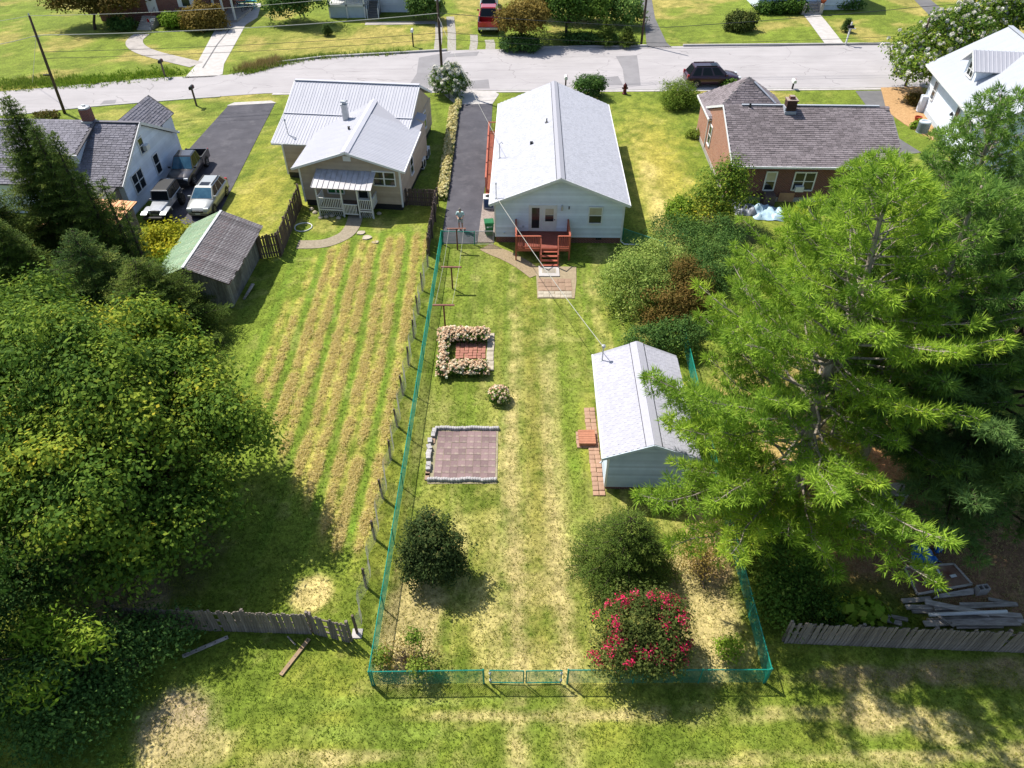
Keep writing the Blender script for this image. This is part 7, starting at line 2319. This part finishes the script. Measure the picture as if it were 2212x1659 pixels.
# lumber pile behind the dark fence
lab_i = thing('lumber_pile', 'long heap of grey scrap boards behind the dark board fence', 'lumber', gB(zf,970,890))
l0 = gB(zf,970,890)
for (x0, y0, x1, y1, w, z) in ((670,832,815,820,.2,.1),(690,862,1010,868,.2,.2),(785,835,1100,900,.22,.42),(720,880,960,890,.18,.12),(960,850,1240,848,.18,.3),(1100,822,1245,850,.16,.2),(800,930,1190,905,.22,.15),(780,945,1240,925,.24,.25),(920,945,1260,945,.16,.35),(940,960,1170,955,.16,.2),(560,915,670,945,.2,.1),(600,905,700,925,.16,.18),(1010,885,1265,905,.2,.35),(830,870,1180,850,.16,.34),(1040,930,1276,930,.2,.12),(850,905,930,960,.1,.45)):
    a, b = G(*zf(x0,y0),z)-l0, G(*zf(x1,y1),z)-l0
    MB().bar(a, b, w, .06, t=random.random()).build('board', M['grey_plank'], lab_i)
pp_ = thing('white_pipe', 'white plastic pipe lying along the top of the lumber heap', 'pipe', G(*zf(805,900),.45))
MB().tube([(0,0,0), G(*zf(1190,884),.5)-G(*zf(805,900),.45)], .075, 10).build('pipe', M['white_paint'], pp_, True)
gb = thing('grey_sheet', 'broad grey board propped between the lumber and the dirty platform', 'board', gB(zf,920,800))
MB().prism([G(*zf(822,822),.1)-gB(zf,920,800), G(*zf(1025,800),.1)-gB(zf,920,800), G(*zf(1025,768),.2)-gB(zf,920,800), G(*zf(850,800),.2)-gB(zf,920,800)], (0,0,.04)).build('sheet', M['grey_plank'], gb)
pl0 = gB(zf,850,730)
pl = thing('plywood_platform', 'tilted dirt-covered plywood platform below the blue tarp', 'platform', pl0)
qd = [G(*zf(*p),.22)-pl0 for p in ((745,802),(1015,752),(925,652),(680,668))]
MB().prism(qd, (0,0,.05)).build('panel', mat('dirty_plywood', '6e4432', '8b7361', 1.6, .95, bump=.3), pl)
for i in range(4):
    MB().bar(qd[i]+Z*.06, qd[(i+1) % 4]+Z*.06, .08, .06).build('edge_board', M['grey_plank'], pl)
for k, (u, v, w, l, rz, m_, lab) in enumerate(((795,680,.14,.42,.5,'white_paint','longest white scrap on the dirty platform'),(790,735,.12,.36,-1.1,'pale_block','pale scrap strip on the near half of the dirty platform'),(895,750,.26,.26,.2,'red_paver','pink square scrap on the dirty platform'),(855,690,.08,.3,.1,'white_paint','thin white scrap in the middle of the dirty platform'),(925,708,.26,.12,.2,'white_paint','white scrap near the right edge of the dirty platform'))):
    p = G(*zf(u, v), .29)
    MB().box(-w/2,w/2,-l/2,l/2,0,.03).build('scrap', M[m_], None, M4=Matrix.Translation(p) @ Matrix.Rotation(rz, 4, 'Z'), label=lab, cat='scrap')
bl = thing('cinder_block', 'grey hollow cinder block on the end of the propped board', 'block', G(*zf(1055,790),.02), .15)
MB().box(-.24,.24,-.13,-.09,0,.42).box(-.24,.24,.09,.13,0,.42).box(-.24,-.2,-.09,.09,0,.42).box(.2,.24,-.09,.09,0,.42).box(-.02,.02,-.09,.09,0,.42).build('shell', M['concrete'], bl)

def tarp(name, label, pts, m, nx_=16, ny_=12, amp=.25, base=.12):
    """crumpled sheet spanning a quad on the ground"""
    a, b, c, d = [Vector(p) for p in pts]
    o0 = (a+b+c+d)/4
    sd = random.random()*9
    vs, fs = [], []
    for j in range(ny_+1):
        for i in range(nx_+1):
            u, v = i/nx_, j/ny_
            p = a.lerp(b, u).lerp(d.lerp(c, u), v)-o0
            n_ = float(fbm(np.array([p.x*1.0+sd]), np.array([p.y+sd]), .45, 51, 3)[0])
            e = min(u, 1-u, v, 1-v)*6
            p += Vector((random.gauss(0,.035), random.gauss(0,.035), base*min(1,e)+amp*max(0, n_-.3)*min(1, e+.15)+.01))
            vs.append(p)
    for j in range(ny_):
        for i in range(nx_):
            k = j*(nx_+1)+i
            fs.append((k, k+1, k+nx_+2, k+nx_+1))
    vs2 = [v-Z*.006 for v in vs]
    mb = MB().add(vs, fs).add(vs2, fs)
    return mb.build(name, m, None, True, M4=Matrix.Translation(o0), label=label, cat='tarpaulin')
btm = mat('blue_tarp', (.012,.13,.42), (.02,.19,.55), 4, .45, spec=.4)
tarp('blue_tarp', 'crumpled bright blue tarp behind the dirty platform', [G(*zf(*p)) for p in ((722,655),(868,640),(780,580),(712,550))], btm, amp=.7)
tarp('blue_tarp', 'small blue tarp scrap hanging right of the larger blue tarp', [G(*zf(*p)) for p in ((835,600),(870,590),(862,530),(826,565))], btm, 8, 8, .5)
tarp('pale_tarp', 'pale blue plastic sheet heap behind the brick house', [(17.9,46.9,0),(20.0,46.7,0),(20.4,48.7,0),(17.6,49.0,0)], mat('pale_tarp', 'b4cdd6', '8fa9ba', 3, .4, spec=.4), amp=1.2)
tarp('dark_tarp', 'dark plastic sheet heap at the left foot of the brick wall', [(16.6,47.6,0),(18.2,47.4,0),(18.4,49.2,0),(16.7,49.3,0)], mat('dark_tarp', (.03,.035,.045), (.2,.22,.26), 2, .4, spec=.4), amp=1.0)

# log pile and scrap under the pines
lg0 = G(*zf(450,430))
lgp = thing('log_pile', 'heap of grey split logs on red earth under the pines', 'log pile', lg0)
for i in range(34):
    u, v = random.uniform(400,505), random.uniform(370,490)
    p = G(*zf(u, v))-lg0
    a = random.gauss(.5, .5)
    L = random.uniform(.5, 1.1)
    z = random.uniform(.06, .4)
    MB().tube([p+Vector((-math.cos(a)*L/2,-math.sin(a)*L/2,z)), p+Vector((math.cos(a)*L/2,math.sin(a)*L/2,z+random.gauss(0,.08)))], random.uniform(.05,.09), 6).build('log', M['bark'], lgp)
sc0 = G(*zf(630,280))
scp = thing('plank_stack', 'small stack of grey planks under the pines beyond the log heap', 'lumber', sc0)
for i in range(7):
    a, b = G(*zf(582, 255+i*8),.1+.02*i)-sc0, G(*zf(682, 252+i*8),.12+.02*i)-sc0
    MB().bar(a, b, .16, .05).build('plank', M['grey_plank'], scp)
MB().bar(G(*zf(628,255),.35)-sc0, G(*zf(655,292),.3)-sc0, .14, .05).build('plank', M['pale_block'], scp)
tarp('white_plastic', 'torn white plastic sheet beside the log heap', [G(*zf(*p)) for p in ((515,455),(560,470),(585,425),(530,420))], M['white_paint'], 8, 8, .5)
tarp('white_plastic', 'second torn white plastic scrap near the plank stack', [G(*zf(*p)) for p in ((565,350),(610,340),(605,320),(575,325))], M['white_paint'], 6, 6, .4)
rb0 = G(*zf(600,400))
rbl = thing('scrap_heap', 'jumble of grey scrap wood and roots behind the log heap', 'scrap heap', rb0)
for i in range(26):
    u, v = random.uniform(530,690), random.uniform(300,500)
    p = G(*zf(u, v))-rb0
    a = random.uniform(-.6, 1.2)
    L = random.uniform(.5, 1.5)
    MB().bar(p+Vector((-math.cos(a)*L/2,-math.sin(a)*L/2,random.uniform(.05,.3))), p+Vector((math.cos(a)*L/2,math.sin(a)*L/2,random.uniform(.05,.35))), random.uniform(.07,.16), .05).build('stick', M['grey_plank'] if i % 3 else M['dark_bark'], rbl)

# picnic table and bicycles on the far driveway
pt_ = thing('picnic_table', 'small turquoise and coral picnic table at the end of the far concrete driveway', 'table', G(*z1(1815,58)), .2)
aq = mat('turquoise_plastic', (.05,.36,.42), rough=.5)
MB().box(-1.2,1.2,-.55,.55,.85,.95).build('top', aq, pt_)
MB().box(-1.1,-.1,-.5,.5,.95,1.0).build('cloth', mat('coral_cloth', (.6,.16,.10), rough=.8), pt_)
for s in (-1, 1):
    MB().box(-1.2,1.2,s*1.0-.16,s*1.0+.16,.45,.53).build('bench', aq, pt_)
    MB().bar((s*.9,-1.0,.0),(s*.9,.5,.9),.1,.1).bar((s*.9,1.0,.0),(s*.9,-.5,.9),.1,.1).build('leg', aq, pt_)
def bike(label, p, rz, m, s=1.3):
    T = thing('bicycle', label, 'bicycle', p, rz)
    for x in (-.5,.5):
        ring = [(x+.32*math.cos(k*.4488), 0, .34+.32*math.sin(k*.4488)) for k in range(15)]
        MB().tube(ring, .03, 5).build('wheel', M['tyre'], T)
    MB().tube([(-.5,0,.34),(-.15,0,.8),(.35,0,.8),(0,0,.34),(-.5,0,.34)], .025, 5).tube([(.35,0,.8),(.5,0,.34)], .025, 5).tube([(-.15,0,.8),(0,0,.34)], .025, 5).build('frame', m, T)
    MB().bar((-.28,0,.9),(-.05,0,.9),.12,.05).build('saddle', M['black'], T)
    MB().tube([(.35,0,.8),(.32,0,1.0)], .02, 5).tube([(.28,-.28,1.0),(.28,.28,1.0)], .02, 5).build('handlebar', M['black'], T)
    T.matrix_basis = T.matrix_basis @ Matrix.Scale(s, 4)
bike('dark bicycle leaning near the left side of the far concrete driveway', G(*z1(1705,55)), -.5, M['tail_red'])
bike('bicycle parked just below the turquoise picnic table', G(*z1(1815,92)), 1.2, M['dark_metal'])
ys = thing('yard_sign', 'small white and red yard sign by the far brick house steps', 'sign', G(*z1(1118,200)), 0)
MB().box(-.42,.42,-.02,.02,.35,1.0).build('panel', M['white_paint'], ys)
MB().box(-.42,-.18,-.03,-.02,.35,1.0).build('stripe', M['tail_red'], ys)
MB().box(-.35,-.31,-.01,.01,-.1,.35).box(.31,.35,-.01,.01,-.1,.35).build('stake', M['dark_metal'], ys)
pp2 = thing('flower_pot', 'red pot on the mulch beside the white metal-roof house', 'pot', G(*z4(1550,752)))
MB().lathe([(.2,0),(.32,.35),(.34,.45),(.27,.45),(.24,.34)], n=10).build('bowl', mat('red_pot', '9c4028', '8a3722', 3, .7), pp2)
plant('potted_plant', 'small green plant beside the round condenser', 'plant', tuple(G(*z4(1552,785))), [tuple(G(*z4(1552,772),.35))+(.55,.45,.4)], 700, .09, Lm['bright'], 8, .1, nl=4, r0=.03)
plant('mulch_shrub', 'small rust-brown shrub on the pine straw by the white porch wall', 'shrub', tuple(G(*z4(1535,640))), [tuple(G(*z4(1540,615),.5))+(.9,.7,.6)], 1600, .09, Lm['rust'], 8, .15, nl=6, r0=.04)
plant('yucca', 'spiky pale yucca at the left wall of the brick house', 'plant', tuple(G(*z4(165,840))), [tuple(G(*z4(165,825),.35))+(.75,.6,.35)], 700, .22, Lm['weed'], 8, .12, .2, nl=3, r0=.03, asp=.12)
plant('rust_shrub', 'low reddish shrub on the verge at the foot of the left leaning pole', 'shrub', tuple(G(98,252)), [tuple(G(98,248,.3))+(1.3,.7,.35)], 900, .09, Lm['rust'], 8, .12, nl=4, r0=.03)
print('TRIS', sum(sum(len(p.vertices)-2 for p in m_.polygons) if len(m_.polygons) < 2000 else len(m_.loops)-2*len(m_.polygons) for m_ in bpy.data.meshes))
